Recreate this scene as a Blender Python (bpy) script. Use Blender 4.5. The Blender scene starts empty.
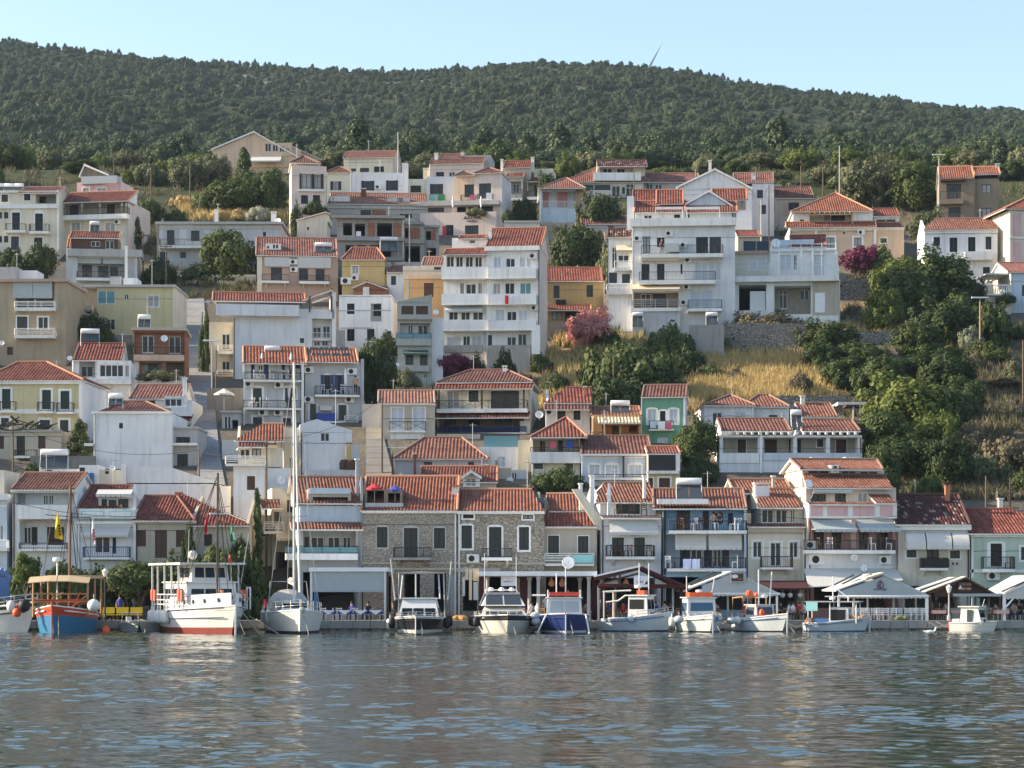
# Greek harbour town: setting, houses, trees, boats and quay life, built object by object
import bpy,bmesh,math,random
import numpy as np
from mathutils import Vector,Matrix,noise as mnoise
R=math.radians
rnd=random.Random(7)
scene=bpy.context.scene
col=scene.collection
F,CX,HZ,CH=2183.0,512.0,586.0,3.0
KN=[(622,150),(611,156),(560,165),(500,178),(450,193),(400,218),(370,232),(320,255),(280,272),(240,292),(200,320),(170,350)]
def prof(yb):
 if yb>=KN[0][0]:return KN[0][1]
 for(a,b),(c,d)in zip(KN,KN[1:]):
  if yb>=c:return b+(a-yb)/(a-c)*(d-b)
 return 350+(170-yb)*3
def zat(py,D):return CH+(HZ-py)/F*D
def xat(px,D):return(px-CX)/F*D
def at(px,py,D):return Vector((xat(px,D),D,zat(py,D)))
def on_ground(px,py):
 D=prof(py);return Vector((xat(px,D),D,zat(py,D)))
TY=[150.0,158.3]+[k[1]for k in KN[2:]]
TZ=[0.2,0.4]+[zat(a,b)for a,b in KN[2:]]
SKY=[(-400,36),(0,41),(60,50),(120,56),(200,63),(300,70),(400,73),(470,70),(540,63),(600,65),(640,69),(700,77),(760,87),(800,92),(860,99),(930,106),(1024,112),(1500,135)]
def ground(x,y):
 if y<=350:return float(np.interp(y,TY,TZ))
 z0=TZ[-1]
 px=CX+x/1200*F
 zr=zat(float(np.interp(px,[s[0]for s in SKY],[s[1]for s in SKY])),1200)
 t=(y-350)/850
 if t>1:return max(20,zr-(y-1200)*.22)
 s=float(np.interp(t,[0,.118,.294,.53,.765,1],[0,.089,.227,.456,.722,1]))
 z=z0+(zr-z0)*s
 a=math.sin(math.pi*min(1,t))*min(1,max(0,(t-.12)/.2))
 z+=a*(9*mnoise.noise(Vector((x/120,y/160,3)))+5*mnoise.noise(Vector((x/45,y/60,9))))
 z+=1.5*min(1,t*6)*mnoise.noise(Vector((x/22,y/22,1)))
 return z
def tag(o,label=None,cat=None,group=None,kind=None):
 if label:o['label']=label
 if cat:o['category']=cat
 if group:o['group']=group
 if kind:o['kind']=kind
 return o
def empty(name,loc=(0,0,0),rz=0):
 o=bpy.data.objects.new(name,None);col.objects.link(o)
 o.location=loc;o.rotation_euler=(0,0,rz);o.empty_display_size=.3
 return o
def link(name,me,parent=None):
 o=bpy.data.objects.new(name,me);col.objects.link(o);o.parent=parent
 return o
KIDS={}
def copy_tree(o,parent=None):
 c=o.copy();col.objects.link(c);c.parent=parent
 for ch in list(o.children):copy_tree(ch,c)
 return c
class MB:
 def __init__(s):s.v=[];s.f=[];s.m=[];s.uv={}
 def quad(s,*p,m=0):
  i=len(s.v);s.v.extend(tuple(q)for q in p);s.f.append(tuple(range(i,i+len(p))));s.m.append(m)
 def box(s,x0,x1,y0,y1,z0,z1,m=0):
  i=len(s.v)
  s.v+=[(x0,y0,z0),(x1,y0,z0),(x1,y1,z0),(x0,y1,z0),(x0,y0,z1),(x1,y0,z1),(x1,y1,z1),(x0,y1,z1)]
  for q in((0,3,2,1),(4,5,6,7),(0,1,5,4),(1,2,6,5),(2,3,7,6),(3,0,4,7)):
   s.f.append(tuple(i+k for k in q));s.m.append(m)
 def prism(s,poly,d,m=0):
  """closed solid: planar polygon poly, extruded by vector d"""
  n=len(poly);i=len(s.v);d=Vector(d)
  s.v+=[tuple(p)for p in poly]+[tuple(Vector(p)+d)for p in poly]
  s.f.append(tuple(i+k for k in range(n)));s.m.append(m)
  s.f.append(tuple(i+n+k for k in reversed(range(n))));s.m.append(m)
  for k in range(n):
   s.f.append((i+(k+1)%n,i+k,i+n+k,i+n+(k+1)%n));s.m.append(m)
 def tube(s,pts,r,n=6,m=0,cap=True):
  pts=[Vector(p)for p in pts];k=len(pts)
  rs=r if isinstance(r,(list,tuple))else[r]*k
  i0=len(s.v);up=None
  for j,p in enumerate(pts):
   d=(pts[min(j+1,k-1)]-pts[max(j-1,0)])
   d=d.normalized()if d.length>1e-9 else Vector((0,0,1))
   a=d.cross(Vector((0,0,1)))if abs(d.z)<.95 else d.cross(Vector((0,1,0)))
   a.normalize();b=d.cross(a)
   for q in range(n):
    t=2*math.pi*q/n
    s.v.append(tuple(p+(a*math.cos(t)+b*math.sin(t))*rs[j]))
  for j in range(k-1):
   for q in range(n):
    A=i0+j*n+q;B=i0+j*n+(q+1)%n
    s.f.append((A,B,B+n,A+n));s.m.append(m)
  if cap:
   s.f.append(tuple(i0+q for q in reversed(range(n))));s.m.append(m)
   s.f.append(tuple(i0+(k-1)*n+q for q in range(n)));s.m.append(m)
 def bar(s,a,b,w,m=0):s.tube([a,b],w*.7,4,m)
 def lathe(s,prof_,c,n=12,m=0,axis='z'):
  i0=len(s.v);c=Vector(c)
  for r,h in prof_:
   for q in range(n):
    t=2*math.pi*q/n;a,b=r*math.cos(t),r*math.sin(t)
    s.v.append(tuple(c+(Vector((a,b,h))if axis=='z'else Vector((a,h,b))if axis=='y'else Vector((h,a,b)))))
  for j in range(len(prof_)-1):
   for q in range(n):
    A=i0+j*n+q;B=i0+j*n+(q+1)%n
    s.f.append((A,B,B+n,A+n));s.m.append(m)
 def ball(s,c,r,n=10,m=0,sc=(1,1,1)):
  c=Vector(c);i0=len(s.v);k=max(4,n//2)
  for j in range(k+1):
   a=-math.pi/2+math.pi*j/k
   for q in range(n):
    t=2*math.pi*q/n
    s.v.append((c.x+sc[0]*r*math.cos(a)*math.cos(t),c.y+sc[1]*r*math.cos(a)*math.sin(t),c.z+sc[2]*r*math.sin(a)))
  for j in range(k):
   for q in range(n):
    A=i0+j*n+q;B=i0+j*n+(q+1)%n
    s.f.append((A,B,B+n,A+n));s.m.append(m)
 def build(s,name,mats,parent=None,smooth=False,fix=False):
  if not isinstance(mats,(list,tuple)):mats=[mats]
  me=bpy.data.meshes.new(name);me.from_pydata(s.v,[],s.f)
  for x in mats:me.materials.append(x)
  if len(mats)>1:me.polygons.foreach_set('material_index',s.m)
  if smooth:me.polygons.foreach_set('use_smooth',[True]*len(s.f))
  if s.uv:
   l=me.uv_layers.new(name='UVMap');a=np.zeros((len(me.loops),2),np.float32)
   for pi,uvs in s.uv.items():
    st=me.polygons[pi].loop_start
    for k,u in enumerate(uvs):a[st+k]=u
   l.data.foreach_set('uv',a.ravel())
  me.update()
  if fix:
   bm=bmesh.new();bm.from_mesh(me);bmesh.ops.remove_doubles(bm,verts=bm.verts,dist=1e-4)
   bmesh.ops.recalc_face_normals(bm,faces=bm.faces);bm.to_mesh(me);bm.free()
  return link(name,me,parent)
M={}
def node_mat(name):
 m=bpy.data.materials.new(name);m.use_nodes=True
 nt=m.node_tree;b=nt.nodes['Principled BSDF']
 return m,nt,b
def N(nt,t,**k):
 n=nt.nodes.new(t)
 for a,v in k.items():
  if a.startswith('i_'):n.inputs[a[2:].replace('_',' ')].default_value=v
  else:setattr(n,a,v)
 return n
def ramp(nt,fac,stops):
 r=nt.nodes.new('ShaderNodeValToRGB');nt.links.new(fac,r.inputs[0])
 el=r.color_ramp.elements
 while len(el)<len(stops):el.new(.5)
 for e,(p,c)in zip(el,stops):e.position=p;e.color=(*c,1)if len(c)==3 else c
 return r
def mixc(nt,fac,a,b,mode='MIX'):
 n=nt.nodes.new('ShaderNodeMix');n.data_type='RGBA';n.blend_type=mode
 if isinstance(fac,(int,float)):n.inputs[0].default_value=fac
 else:nt.links.new(fac,n.inputs[0])
 for k,v in((6,a),(7,b)):
  if isinstance(v,tuple):n.inputs[k].default_value=(*v,1)
  else:nt.links.new(v,n.inputs[k])
 return n.outputs[2]
def noise(nt,vec,scale,detail=3,rough=.55):
 n=N(nt,'ShaderNodeTexNoise');n.inputs['Scale'].default_value=scale
 n.inputs['Detail'].default_value=detail;n.inputs['Roughness'].default_value=rough
 if vec is not None:nt.links.new(vec,n.inputs['Vector'])
 return n.outputs['Fac']
def mapping(nt,vec,sc):
 n=N(nt,'ShaderNodeMapping');n.inputs['Scale'].default_value=sc;nt.links.new(vec,n.inputs[0]);return n.outputs[0]
def bump(nt,b,h,strength=.3,dist=.05):
 n=N(nt,'ShaderNodeBump');n.inputs['Strength'].default_value=strength;n.inputs['Distance'].default_value=dist
 nt.links.new(h,n.inputs['Height']);nt.links.new(n.outputs[0],b.inputs['Normal'])
def sc3(c,k):return tuple(min(1,x*k)for x in c)
def plaster(name,c,dirt=.55,rough=.9):
 m,nt,b=node_mat(name);tc=N(nt,'ShaderNodeTexCoord').outputs['Object']
 n1=noise(nt,tc,.45,4);n2=noise(nt,mapping(nt,tc,(1.6,1.6,.16)),1.5,4,.6)
 n3=noise(nt,tc,5,3)
 c1=mixc(nt,ramp(nt,n1,[(.35,(0,0,0)),(.7,(1,1,1))]).outputs[0],sc3(c,.9),sc3(c,1.05))
 d=ramp(nt,n2,[(.5,(0,0,0)),(.74,(dirt,dirt,dirt))]).outputs[0]
 c2=mixc(nt,d,c1,(c[0]*.55+.02,c[1]*.52+.02,c[2]*.5+.02))
 c3=mixc(nt,ramp(nt,n3,[(.3,(.12,.12,.12)),(.6,(0,0,0))]).outputs[0],c2,sc3(c,.7))
 nt.links.new(c3,b.inputs['Base Color']);b.inputs['Roughness'].default_value=rough
 b.inputs['Specular IOR Level'].default_value=.25
 bump(nt,b,n3,.25,.03)
 M[name]=m;return m
def simple(name,c,rough=.6,metal=0,var=.12,spec=.4):
 m,nt,b=node_mat(name);tc=N(nt,'ShaderNodeTexCoord').outputs['Object']
 n1=noise(nt,tc,2.2,3)
 c1=mixc(nt,n1,sc3(c,1-var),sc3(c,1+var))
 nt.links.new(c1,b.inputs['Base Color']);b.inputs['Roughness'].default_value=rough;b.inputs['Metallic'].default_value=metal
 b.inputs['Specular IOR Level'].default_value=spec
 M[name]=m;return m
def tile(name,ca,cb,cc,spots=None):
 m,nt,b=node_mat(name);uv=N(nt,'ShaderNodeUVMap').outputs[0]
 fl=N(nt,'ShaderNodeVectorMath',operation='FLOOR');nt.links.new(uv,fl.inputs[0])
 wn=N(nt,'ShaderNodeTexWhiteNoise',noise_dimensions='2D');nt.links.new(fl.outputs[0],wn.inputs['Vector'])
 st=[(0,ca),(.45,cb),(.8,cc)]
 if spots:st+=[(.87,spots),(1,spots)]
 r=ramp(nt,wn.outputs['Value'],st)
 if spots:r.color_ramp.interpolation='CONSTANT'
 tc=N(nt,'ShaderNodeTexCoord').outputs['Object']
 n1=noise(nt,tc,.5,5,.65)
 c1=mixc(nt,ramp(nt,n1,[(.45,(0,0,0)),(.75,(.55,.55,.55))]).outputs[0],r.outputs[0],sc3(ca,.5))
 n2=noise(nt,tc,3,3)
 c2=mixc(nt,ramp(nt,n2,[(.6,(0,0,0)),(.8,(.35,.35,.35))]).outputs[0],c1,(.45,.36,.28))
 nt.links.new(c2,b.inputs['Base Color']);b.inputs['Roughness'].default_value=.85
 b.inputs['Specular IOR Level'].default_value=.2
 fr=N(nt,'ShaderNodeSeparateXYZ');nt.links.new(uv,fr.inputs[0])
 ft=N(nt,'ShaderNodeMath',operation='FRACT');nt.links.new(fr.outputs[1],ft.inputs[0])
 bump(nt,b,ft.outputs[0],.5,.04)
 M[name]=m;return m
def stone(name,ca,cb,mortar,scale=2.2,w=.06):
 m,nt,b=node_mat(name);tc0=N(nt,'ShaderNodeTexCoord').outputs['Object']
 tc=mapping(nt,tc0,(1,1,1.5))
 v=N(nt,'ShaderNodeTexVoronoi');v.inputs['Scale'].default_value=scale;nt.links.new(tc,v.inputs['Vector'])
 e=N(nt,'ShaderNodeTexVoronoi',feature='DISTANCE_TO_EDGE');e.inputs['Scale'].default_value=scale;nt.links.new(tc,e.inputs['Vector'])
 sp=N(nt,'ShaderNodeSeparateXYZ');nt.links.new(v.outputs['Color'],sp.inputs[0])
 c0=mixc(nt,sp.outputs[0],ca,cb)
 c1=mixc(nt,noise(nt,tc0,6,4),c0,sc3(ca,.8),'MIX')
 k=ramp(nt,e.outputs['Distance'],[(0,(1,1,1)),(w,(1,1,1)),(w+.04,(0,0,0))])
 c2=mixc(nt,k.outputs[0],c1,mortar)
 nt.links.new(c2,b.inputs['Base Color']);b.inputs['Roughness'].default_value=.95;b.inputs['Specular IOR Level'].default_value=.2
 bump(nt,b,ramp(nt,e.outputs['Distance'],[(0,(0,0,0)),(.15,(1,1,1))]).outputs[0],.6,.06)
 M[name]=m;return m
def leaf(name,ca,cb,trans=.25):
 m,nt,b=node_mat(name)
 at_=N(nt,'ShaderNodeAttribute',attribute_name='tint');oi=N(nt,'ShaderNodeObjectInfo')
 f=N(nt,'ShaderNodeMath',operation='MULTIPLY_ADD');nt.links.new(oi.outputs['Random'],f.inputs[0]);f.inputs[1].default_value=.45
 g=N(nt,'ShaderNodeMath',operation='MULTIPLY');nt.links.new(at_.outputs['Fac'],g.inputs[0]);g.inputs[1].default_value=.6
 nt.links.new(g.outputs[0],f.inputs[2])
 c=mixc(nt,f.outputs[0],ca,cb)
 nt.links.new(c,b.inputs['Base Color']);b.inputs['Roughness'].default_value=.65;b.inputs['Specular IOR Level'].default_value=.25
 t=N(nt,'ShaderNodeBsdfTranslucent');nt.links.new(c,t.inputs[0])
 mx=N(nt,'ShaderNodeMixShader');mx.inputs[0].default_value=trans
 nt.links.new(b.outputs[0],mx.inputs[1]);nt.links.new(t.outputs[0],mx.inputs[2])
 nt.links.new(mx.outputs[0],nt.nodes['Material Output'].inputs[0])
 M[name]=m;return m
def glassy(name,c,rough=.08,coat=0):
 m,nt,b=node_mat(name);b.inputs['Base Color'].default_value=(*c,1);b.inputs['Roughness'].default_value=rough
 b.inputs['Specular IOR Level'].default_value=.2;M[name]=m;return m
def paint(name,c,rough=.3):
 m,nt,b=node_mat(name);tc=N(nt,'ShaderNodeTexCoord').outputs['Object']
 n2=noise(nt,mapping(nt,tc,(2,2,.5)),2,4,.65);n3=noise(nt,tc,9,3)
 d=ramp(nt,n2,[(.5,(0,0,0)),(.8,(.4,.4,.4))]).outputs[0]
 c1=mixc(nt,d,c,(c[0]*.6+.04,c[1]*.55+.03,c[2]*.5+.02))
 nt.links.new(c1,b.inputs['Base Color']);b.inputs['Roughness'].default_value=rough
 nt.links.new(ramp(nt,n3,[(0,(rough,rough,rough)),(1,(rough+.3,)*3)]).outputs[0],b.inputs['Roughness'])
 M[name]=m;return m
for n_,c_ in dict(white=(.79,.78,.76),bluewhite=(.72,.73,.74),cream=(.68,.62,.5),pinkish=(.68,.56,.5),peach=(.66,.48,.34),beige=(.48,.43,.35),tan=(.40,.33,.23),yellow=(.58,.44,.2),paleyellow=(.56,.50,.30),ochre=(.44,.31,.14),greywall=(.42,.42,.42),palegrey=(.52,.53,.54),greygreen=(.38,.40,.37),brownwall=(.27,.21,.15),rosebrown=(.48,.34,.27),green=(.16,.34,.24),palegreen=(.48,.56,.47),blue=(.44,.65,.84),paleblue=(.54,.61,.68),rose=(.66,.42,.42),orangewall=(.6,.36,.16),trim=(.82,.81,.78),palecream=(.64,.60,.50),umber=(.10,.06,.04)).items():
 plaster(n_,c_)
plaster('concrete',(.33,.32,.30),.7);plaster('dirtyconcrete',(.22,.21,.19),.8);plaster('lightconcrete',(.45,.44,.42),.5)
plaster('path',(.27,.27,.27),.8)
tile('orange',(.185,.064,.040),(.225,.082,.051),(.265,.112,.074))
tile('red',(.145,.047,.035),(.185,.063,.046),(.23,.094,.068))
tile('darkred',(.13,.04,.03),(.18,.055,.04),(.24,.085,.06))
tile('orange_b',(.15,.062,.042),(.19,.08,.055),(.23,.115,.085));tile('orange_c',(.21,.095,.066),(.25,.12,.085),(.29,.16,.125));tile('red_b',(.12,.05,.038),(.15,.062,.048),(.19,.095,.075));tile('red_c',(.17,.07,.054),(.21,.09,.07),(.25,.13,.105))
tile('awnbeige_t',(.50,.40,.28),(.55,.45,.32),(.6,.48,.34))
tile('mottled',(.06,.022,.02),(.08,.03,.026),(.11,.04,.035),(.27,.22,.20))
stone('stone',(.46,.41,.33),(.24,.21,.17),(.15,.13,.11),2.9,.03)
stone('stonegrey',(.46,.41,.34),(.30,.265,.215),(.19,.165,.135),4.0,.03)
stone('drystone',(.30,.28,.25),(.16,.15,.13),(.06,.055,.045),2.2,.03)
stone('brick',(.38,.15,.085),(.30,.11,.06),(.3,.25,.2),5,.02)
for n_,c_,r_ in[('wframe',(.75,.75,.73),.5),('kframe',(.02,.02,.022),.5),('brown',(.085,.04,.025),.6),('gshut',(.012,.04,.03),.5),('wshut',(.54,.57,.62),.6),('bshut',(.03,.05,.16),.5),('rshut',(.45,.2,.2),.6),('iron',(.025,.025,.028),.5),('curtain',(.36,.36,.35),.8),('greycurtain',(.022,.024,.027),.25),('awnwhite',(.52,.52,.50),.8),('awngrey',(.38,.42,.43),.8),('awnbeige',(.62,.50,.34),.8),('awngreen',(.03,.08,.07),.8),('plast',(.78,.78,.78),.4),('wood',(.18,.09,.045),.7),('palewood',(.42,.25,.12),.7),('polewood',(.13,.095,.065),.85),('maroon',(.06,.012,.014),.7),('acwhite',(.7,.7,.68),.5),('red_cloth',(.55,.03,.05),.8),('pink_cloth',(.6,.12,.2),.8),('blue_cloth',(.04,.07,.30),.8),('towel',(.55,.62,.85),.9),('green_cloth',(.02,.25,.08),.8),('teal_cloth',(.15,.42,.45),.8),('yellow_cloth',(.75,.48,.02),.8),('blackp',(.012,.012,.013),.6),('bluetank',(.03,.12,.28),.5),('galv',(.36,.38,.40),.45),('steel',(.5,.5,.5),.3),('terracotta',(.45,.18,.09),.8),('skin',(.45,.26,.17),.6),('hair',(.02,.014,.01),.7),('jeans',(.04,.06,.12),.8),('shirtw',(.7,.7,.7),.8),('bark',(.10,.075,.05),.9),('cabl',(.015,.015,.015),.6),('rope',(.35,.30,.22),.9),('fender',(.72,.72,.68),.45),('orangep',(.75,.11,.03),.5),('tanvas',(.48,.36,.22),.85),('greycanvas',(.36,.36,.34),.85),('signwhite',(.75,.75,.78),.6),('signtext',(.18,.06,.12),.6),('blacktext',(.015,.015,.02),.6),('pinktable',(.62,.36,.32),.8),('lamp',(.75,.73,.68),.4),('yellowp',(.62,.48,.03),.6),('net',(.42,.24,.10),.95),('tealp',(.30,.62,.62),.5),('rust',(.18,.06,.025),.9)]:
 simple(n_,c_,r_)
M['steel'].node_tree.nodes['Principled BSDF'].inputs['Metallic'].default_value=.9
glassy('glass',(.012,.016,.02));glassy('bluegl',(.05,.12,.2),.1);glassy('panel',(.05,.065,.08),.12);glassy('tealgl',(.12,.26,.30),.1)
glassy('dark',(.012,.011,.010),.9)  # near-black backs of openings, interior darkness put into the colour
for n_,c_ in dict(hullwhite=(.60,.60,.57),hullblue=(.012,.03,.14),hullblack=(.012,.014,.022),hullcaique=(.03,.17,.34),lifered=(.58,.16,.11),hullred=(.50,.06,.02),antifoul=(.22,.035,.025),gelcoat=(.64,.62,.57),deckpale=(.55,.50,.40),bluep=(.05,.17,.42),skyp=(.30,.50,.60),woodp=(.24,.11,.05),palehull=(.50,.54,.56),cabinwhite=(.66,.66,.65),redp=(.55,.05,.03)).items():
 paint(n_,c_)
leaf('leafdark',(.025,.045,.015),(.075,.105,.03));leaf('leafmid',(.036,.064,.017),(.10,.13,.038));leaf('leaflight',(.065,.10,.02),(.15,.18,.042))
leaf('leafolive',(.08,.095,.045),(.18,.19,.10));leaf('leafforest',(.018,.042,.021),(.105,.135,.062),.1);leaf('leafmag',(.07,.012,.035),(.20,.03,.09))
leaf('leafpink',(.46,.16,.15),(.70,.36,.34));leaf('leafdry',(.40,.29,.12),(.62,.48,.22));leaf('leafscrub',(.09,.08,.05),(.20,.165,.10));leaf('leafcyp',(.02,.045,.015),(.06,.10,.03))
leaf('leafwhite',(.12,.15,.06),(.5,.5,.4))
cam=bpy.data.cameras.new('camera');co=bpy.data.objects.new('camera',cam);col.objects.link(co)
cam.sensor_width=36;cam.lens=F/1024*36;cam.shift_y=(HZ-384)/1024
co.location=(0,0,CH);co.rotation_euler=(R(90),0,0);cam.clip_end=12000;cam.clip_start=.5
scene.camera=co
EL,BEH=25.0,3.0
sdir=Vector((-math.cos(R(EL))*math.cos(R(BEH)),math.cos(R(EL))*math.sin(R(BEH)),math.sin(R(EL))))
sl=bpy.data.lights.new('sun','SUN');so=bpy.data.objects.new('sun',sl);col.objects.link(so)
sl.energy=5.0;sl.angle=R(.5);sl.color=(1,.83,.61)
so.rotation_euler=sdir.to_track_quat('Z','Y').to_euler()
w=bpy.data.worlds.new('World');scene.world=w;w.use_nodes=True
nt=w.node_tree;bg=nt.nodes['Background'];sk=nt.nodes.new('ShaderNodeTexSky');sk.sky_type='NISHITA';sk.sun_disc=False
sk.sun_elevation=R(EL);sk.sun_rotation=math.atan2(sdir.x,sdir.y)
sk.air_density=1.0;sk.dust_density=1.0;sk.ozone_density=.9
nt.links.new(sk.outputs[0],bg.inputs[0]);bg.inputs[1].default_value=.135
vs=scene.view_settings;vs.view_transform='Standard';vs.look='None';vs.gamma=1;vs.use_curve_mapping=False;vs.exposure=1.12
scene.cycles.max_bounces=6;scene.cycles.diffuse_bounces=3;scene.cycles.glossy_bounces=3;scene.cycles.transmission_bounces=3
scene.cycles.volume_bounces=0;scene.cycles.transparent_max_bounces=6
def terrain():
 xs=np.concatenate([np.linspace(-1500,-400,24),np.linspace(-390,390,131),np.linspace(400,1500,24)])
 ys=np.concatenate([np.array([150.,152,154,156,158,160]),np.linspace(162,350,64),np.linspace(356,1240,150),np.linspace(1260,3200,40)])
 v=[(x,y,ground(x,y))for y in ys for x in xs]
 nx=len(xs)
 f=[(j*nx+i,j*nx+i+1,(j+1)*nx+i+1,(j+1)*nx+i)for j in range(len(ys)-1)for i in range(nx-1)]
 me=bpy.data.meshes.new('hillside_ground');me.from_pydata(v,[],f)
 me.polygons.foreach_set('use_smooth',[True]*len(f))
 m,nt,b=node_mat('hillground');tc=N(nt,'ShaderNodeTexCoord').outputs['Object']
 sp=N(nt,'ShaderNodeSeparateXYZ');nt.links.new(tc,sp.inputs[0])
 n1=noise(nt,tc,.09,5,.6);n2=noise(nt,tc,.9,5,.65);n3=noise(nt,tc,.035,4)
 town=mixc(nt,ramp(nt,n1,[(.42,(0,0,0)),(.58,(1,1,1))]).outputs[0],(.115,.10,.08),(.165,.14,.10))
 town=mixc(nt,ramp(nt,n2,[(.45,(0,0,0)),(.65,(1,1,1))]).outputs[0],town,(.12,.11,.095))  # town ground colour darkened to carry the shade of gaps between houses
 dr=N(nt,'ShaderNodeAttribute',attribute_name='dry');town=mixc(nt,dr.outputs['Fac'],town,mixc(nt,n2,(.30,.21,.09),(.42,.31,.15)))
 far=mixc(nt,ramp(nt,n3,[(.4,(0,0,0)),(.65,(1,1,1))]).outputs[0],(.032,.045,.018),(.07,.075,.036))
 geo=N(nt,'ShaderNodeNewGeometry');a=N(nt,'ShaderNodeAttribute',attribute_name='rock')
 rk=mixc(nt,n2,(.15,.135,.12),(.27,.25,.23))
 far=mixc(nt,a.outputs['Fac'],far,rk)
 mr=N(nt,'ShaderNodeMapRange');nt.links.new(sp.outputs[1],mr.inputs[0])
 mr.inputs[1].default_value=296;mr.inputs[2].default_value=325
 c=mixc(nt,mr.outputs[0],town,far)
 nt.links.new(c,b.inputs['Base Color']);b.inputs['Roughness'].default_value=.95;b.inputs['Specular IOR Level'].default_value=.15
 bump(nt,b,n2,.6,.4)
 me.materials.append(m)
 at_=me.attributes.new('rock','FLOAT','POINT');at_.data.foreach_set('value',[rock(x,y)for x,y,z in v])
 at_=me.attributes.new('dry','FLOAT','POINT');at_.data.foreach_set('value',[dry(x,y)for x,y,z in v])
 return tag(link('hillside_ground',me),kind='structure')
def dry(x,y):
 px=CX+x/y*F;py=HZ-F*(ground(x,y)-CH)/y;k=0
 for a,b,c,d in((690,835,322,408),(540,640,345,400),(180,300,200,224),(840,900,300,334)):
  k=max(k,min(1,max(0,min(px-a,b-px)/14))*min(1,max(0,min(py-c,d-py)/6)))
 return k
def rock(x,y):
 """bare pale rock outcrops: a band high on the left half of the hill, a few spots on the right"""
 if y<420:return 0.
 px=CX+x/y*F
 n=mnoise.noise(Vector((x/30,y/26,5)))*.6+mnoise.noise(Vector((x/9,y/9,2)))*.4
 band=math.exp(-((y-1120-20*math.sin(x/60))/34)**2)*(1 if 215<px<410 else.55 if 90<px<460 else.25)
 low=math.exp(-((y-640)/60)**2)*(.55 if 540<px<720 else.1)
 return max(0,min(1,(band+low)*.95+n*1.9-.45))
terr=terrain()
def water():
 rw=np.random.RandomState(3)
 ys=[-300.,-60,0,12,20];y=24.
 while y<147.6:ys.append(y);y+=min(.1,max(.06,y*y/(F*3.)*.6))
 ys+=[148.2,149.5]
 ys=np.array(ys)
 sx=np.concatenate([[-30,-10,-4,-2,-1.3],np.linspace(-1,1,640),[1.3,2,4,10,30]])
 SX,Y=np.meshgrid(sx,ys);X=SX*(np.maximum(Y,20)*.33+3);Z=np.zeros_like(X)
 X=X.astype(np.float32);Y=Y.astype(np.float32);Z=Z.astype(np.float32)
 for i in range(70):
  if i<60:lam=.27*(5.5**rw.rand());sd_,sl_=.62,.0155
  else:lam=2*(2**rw.rand());sd_,sl_=.5,.006
  ang=R(90)+rw.randn()*sd_;k=2*math.pi/lam;amp=sl_/k*(.6+.8*rw.rand());ph=rw.rand()*6.283
  Z+=amp*np.sin((k*math.cos(ang))*X+(k*math.sin(ang))*Y+ph)
 Z*=.9+.45*np.sin(X*.31+.22*Y+1.7*np.sin(Y*.19))*np.sin(Y*.37+.08*X+1.3*np.sin(X*.13))+.2*np.sin(Y*1.1+2*np.sin(X*.4))
 fade=np.clip((1.25-np.abs(SX))/.2,0,1)*np.clip((Y-20)/6,0,1);Z*=fade
 ny,nx=X.shape
 co_=np.stack([X,Y,Z],-1).reshape(-1,3).astype(np.float32)
 idx=np.arange(ny*nx).reshape(ny,nx)
 q=np.stack([idx[:-1,:-1],idx[:-1,1:],idx[1:,1:],idx[1:,:-1]],-1).reshape(-1,4)
 me=bpy.data.meshes.new('sea_water');me.vertices.add(len(co_));me.vertices.foreach_set('co',co_.ravel())
 me.loops.add(q.size);me.loops.foreach_set('vertex_index',q.ravel().astype(np.int32))
 me.polygons.add(len(q));me.polygons.foreach_set('loop_start',(np.arange(len(q))*4).astype(np.int32))
 me.polygons.foreach_set('loop_total',np.full(len(q),4,np.int32));me.polygons.foreach_set('use_smooth',np.ones(len(q),bool))
 me.update(calc_edges=True);me.validate()
 m,nt,b=node_mat('water');b.inputs['Base Color'].default_value=(.020,.036,.030,1)
 b.inputs['Roughness'].default_value=.03;b.inputs['IOR'].default_value=1.33;b.inputs['Specular IOR Level'].default_value=.5
 tc=N(nt,'ShaderNodeTexCoord').outputs['Object']
 bump(nt,b,noise(nt,mapping(nt,tc,(1.0,2.0,1)),3.4,3,.6),.15,.03)
 me.materials.append(m)
 tag(link('sea_water',me),kind='structure')
water()
q=MB();q.box(-420,420,147,158.1,-1.2,.6)
qo=tag(q.build('quay_promenade',M['concrete']),kind='structure')
qs=MB()
x=-60.
while x<60:
 w_=rnd.uniform(1.1,2.2);qs.box(x+.02,x+w_-.02,146.86+rnd.uniform(-.05,.03),147.02,-.7,.12+rnd.uniform(-.05,.05))
 qs.box(x+.015,x+w_-.015,146.8+rnd.uniform(-.03,.03),147.6,.16,.68,m=1);x+=w_
tag(qs.build('quay_edge',[M['drystone'],M['concrete']]),kind='structure')
def lane(name,rows,mat,dz=.12):
 L=MB();prev=None
 for k in range(len(rows)-1):
  (ya,la,ra),(yb,lb,rb)=rows[k],rows[k+1]
  n=14
  for j in range(n):
   t0,t1=j/n,(j+1)/n
   def P(t):
    y=ya+(yb-ya)*t;D=prof(y);z=ground(0,D)+dz
    return(xat(la+(lb-la)*t,D),D,z),(xat(ra+(rb-ra)*t,D),D,z)
   A,B=P(t0);C,E=P(t1)
   st=.03 if j%3==0 else 0
   A,B=(A[0],A[1],A[2]+st),(B[0],B[1],B[2]+st)
   L.quad(A,B,E,C)
   if st:L.quad((A[0],A[1],A[2]-.12),(B[0],B[1],B[2]-.12),B,A)
   for s_,(a_,b_)in((0,(A,C)),(1,(B,E))):
    L.quad((a_[0],a_[1],a_[2]-1),(b_[0],b_[1],a_[2]-1),(b_[0],b_[1],a_[2]),a_)
 return tag(L.build(name,mat),kind='structure')
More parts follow.
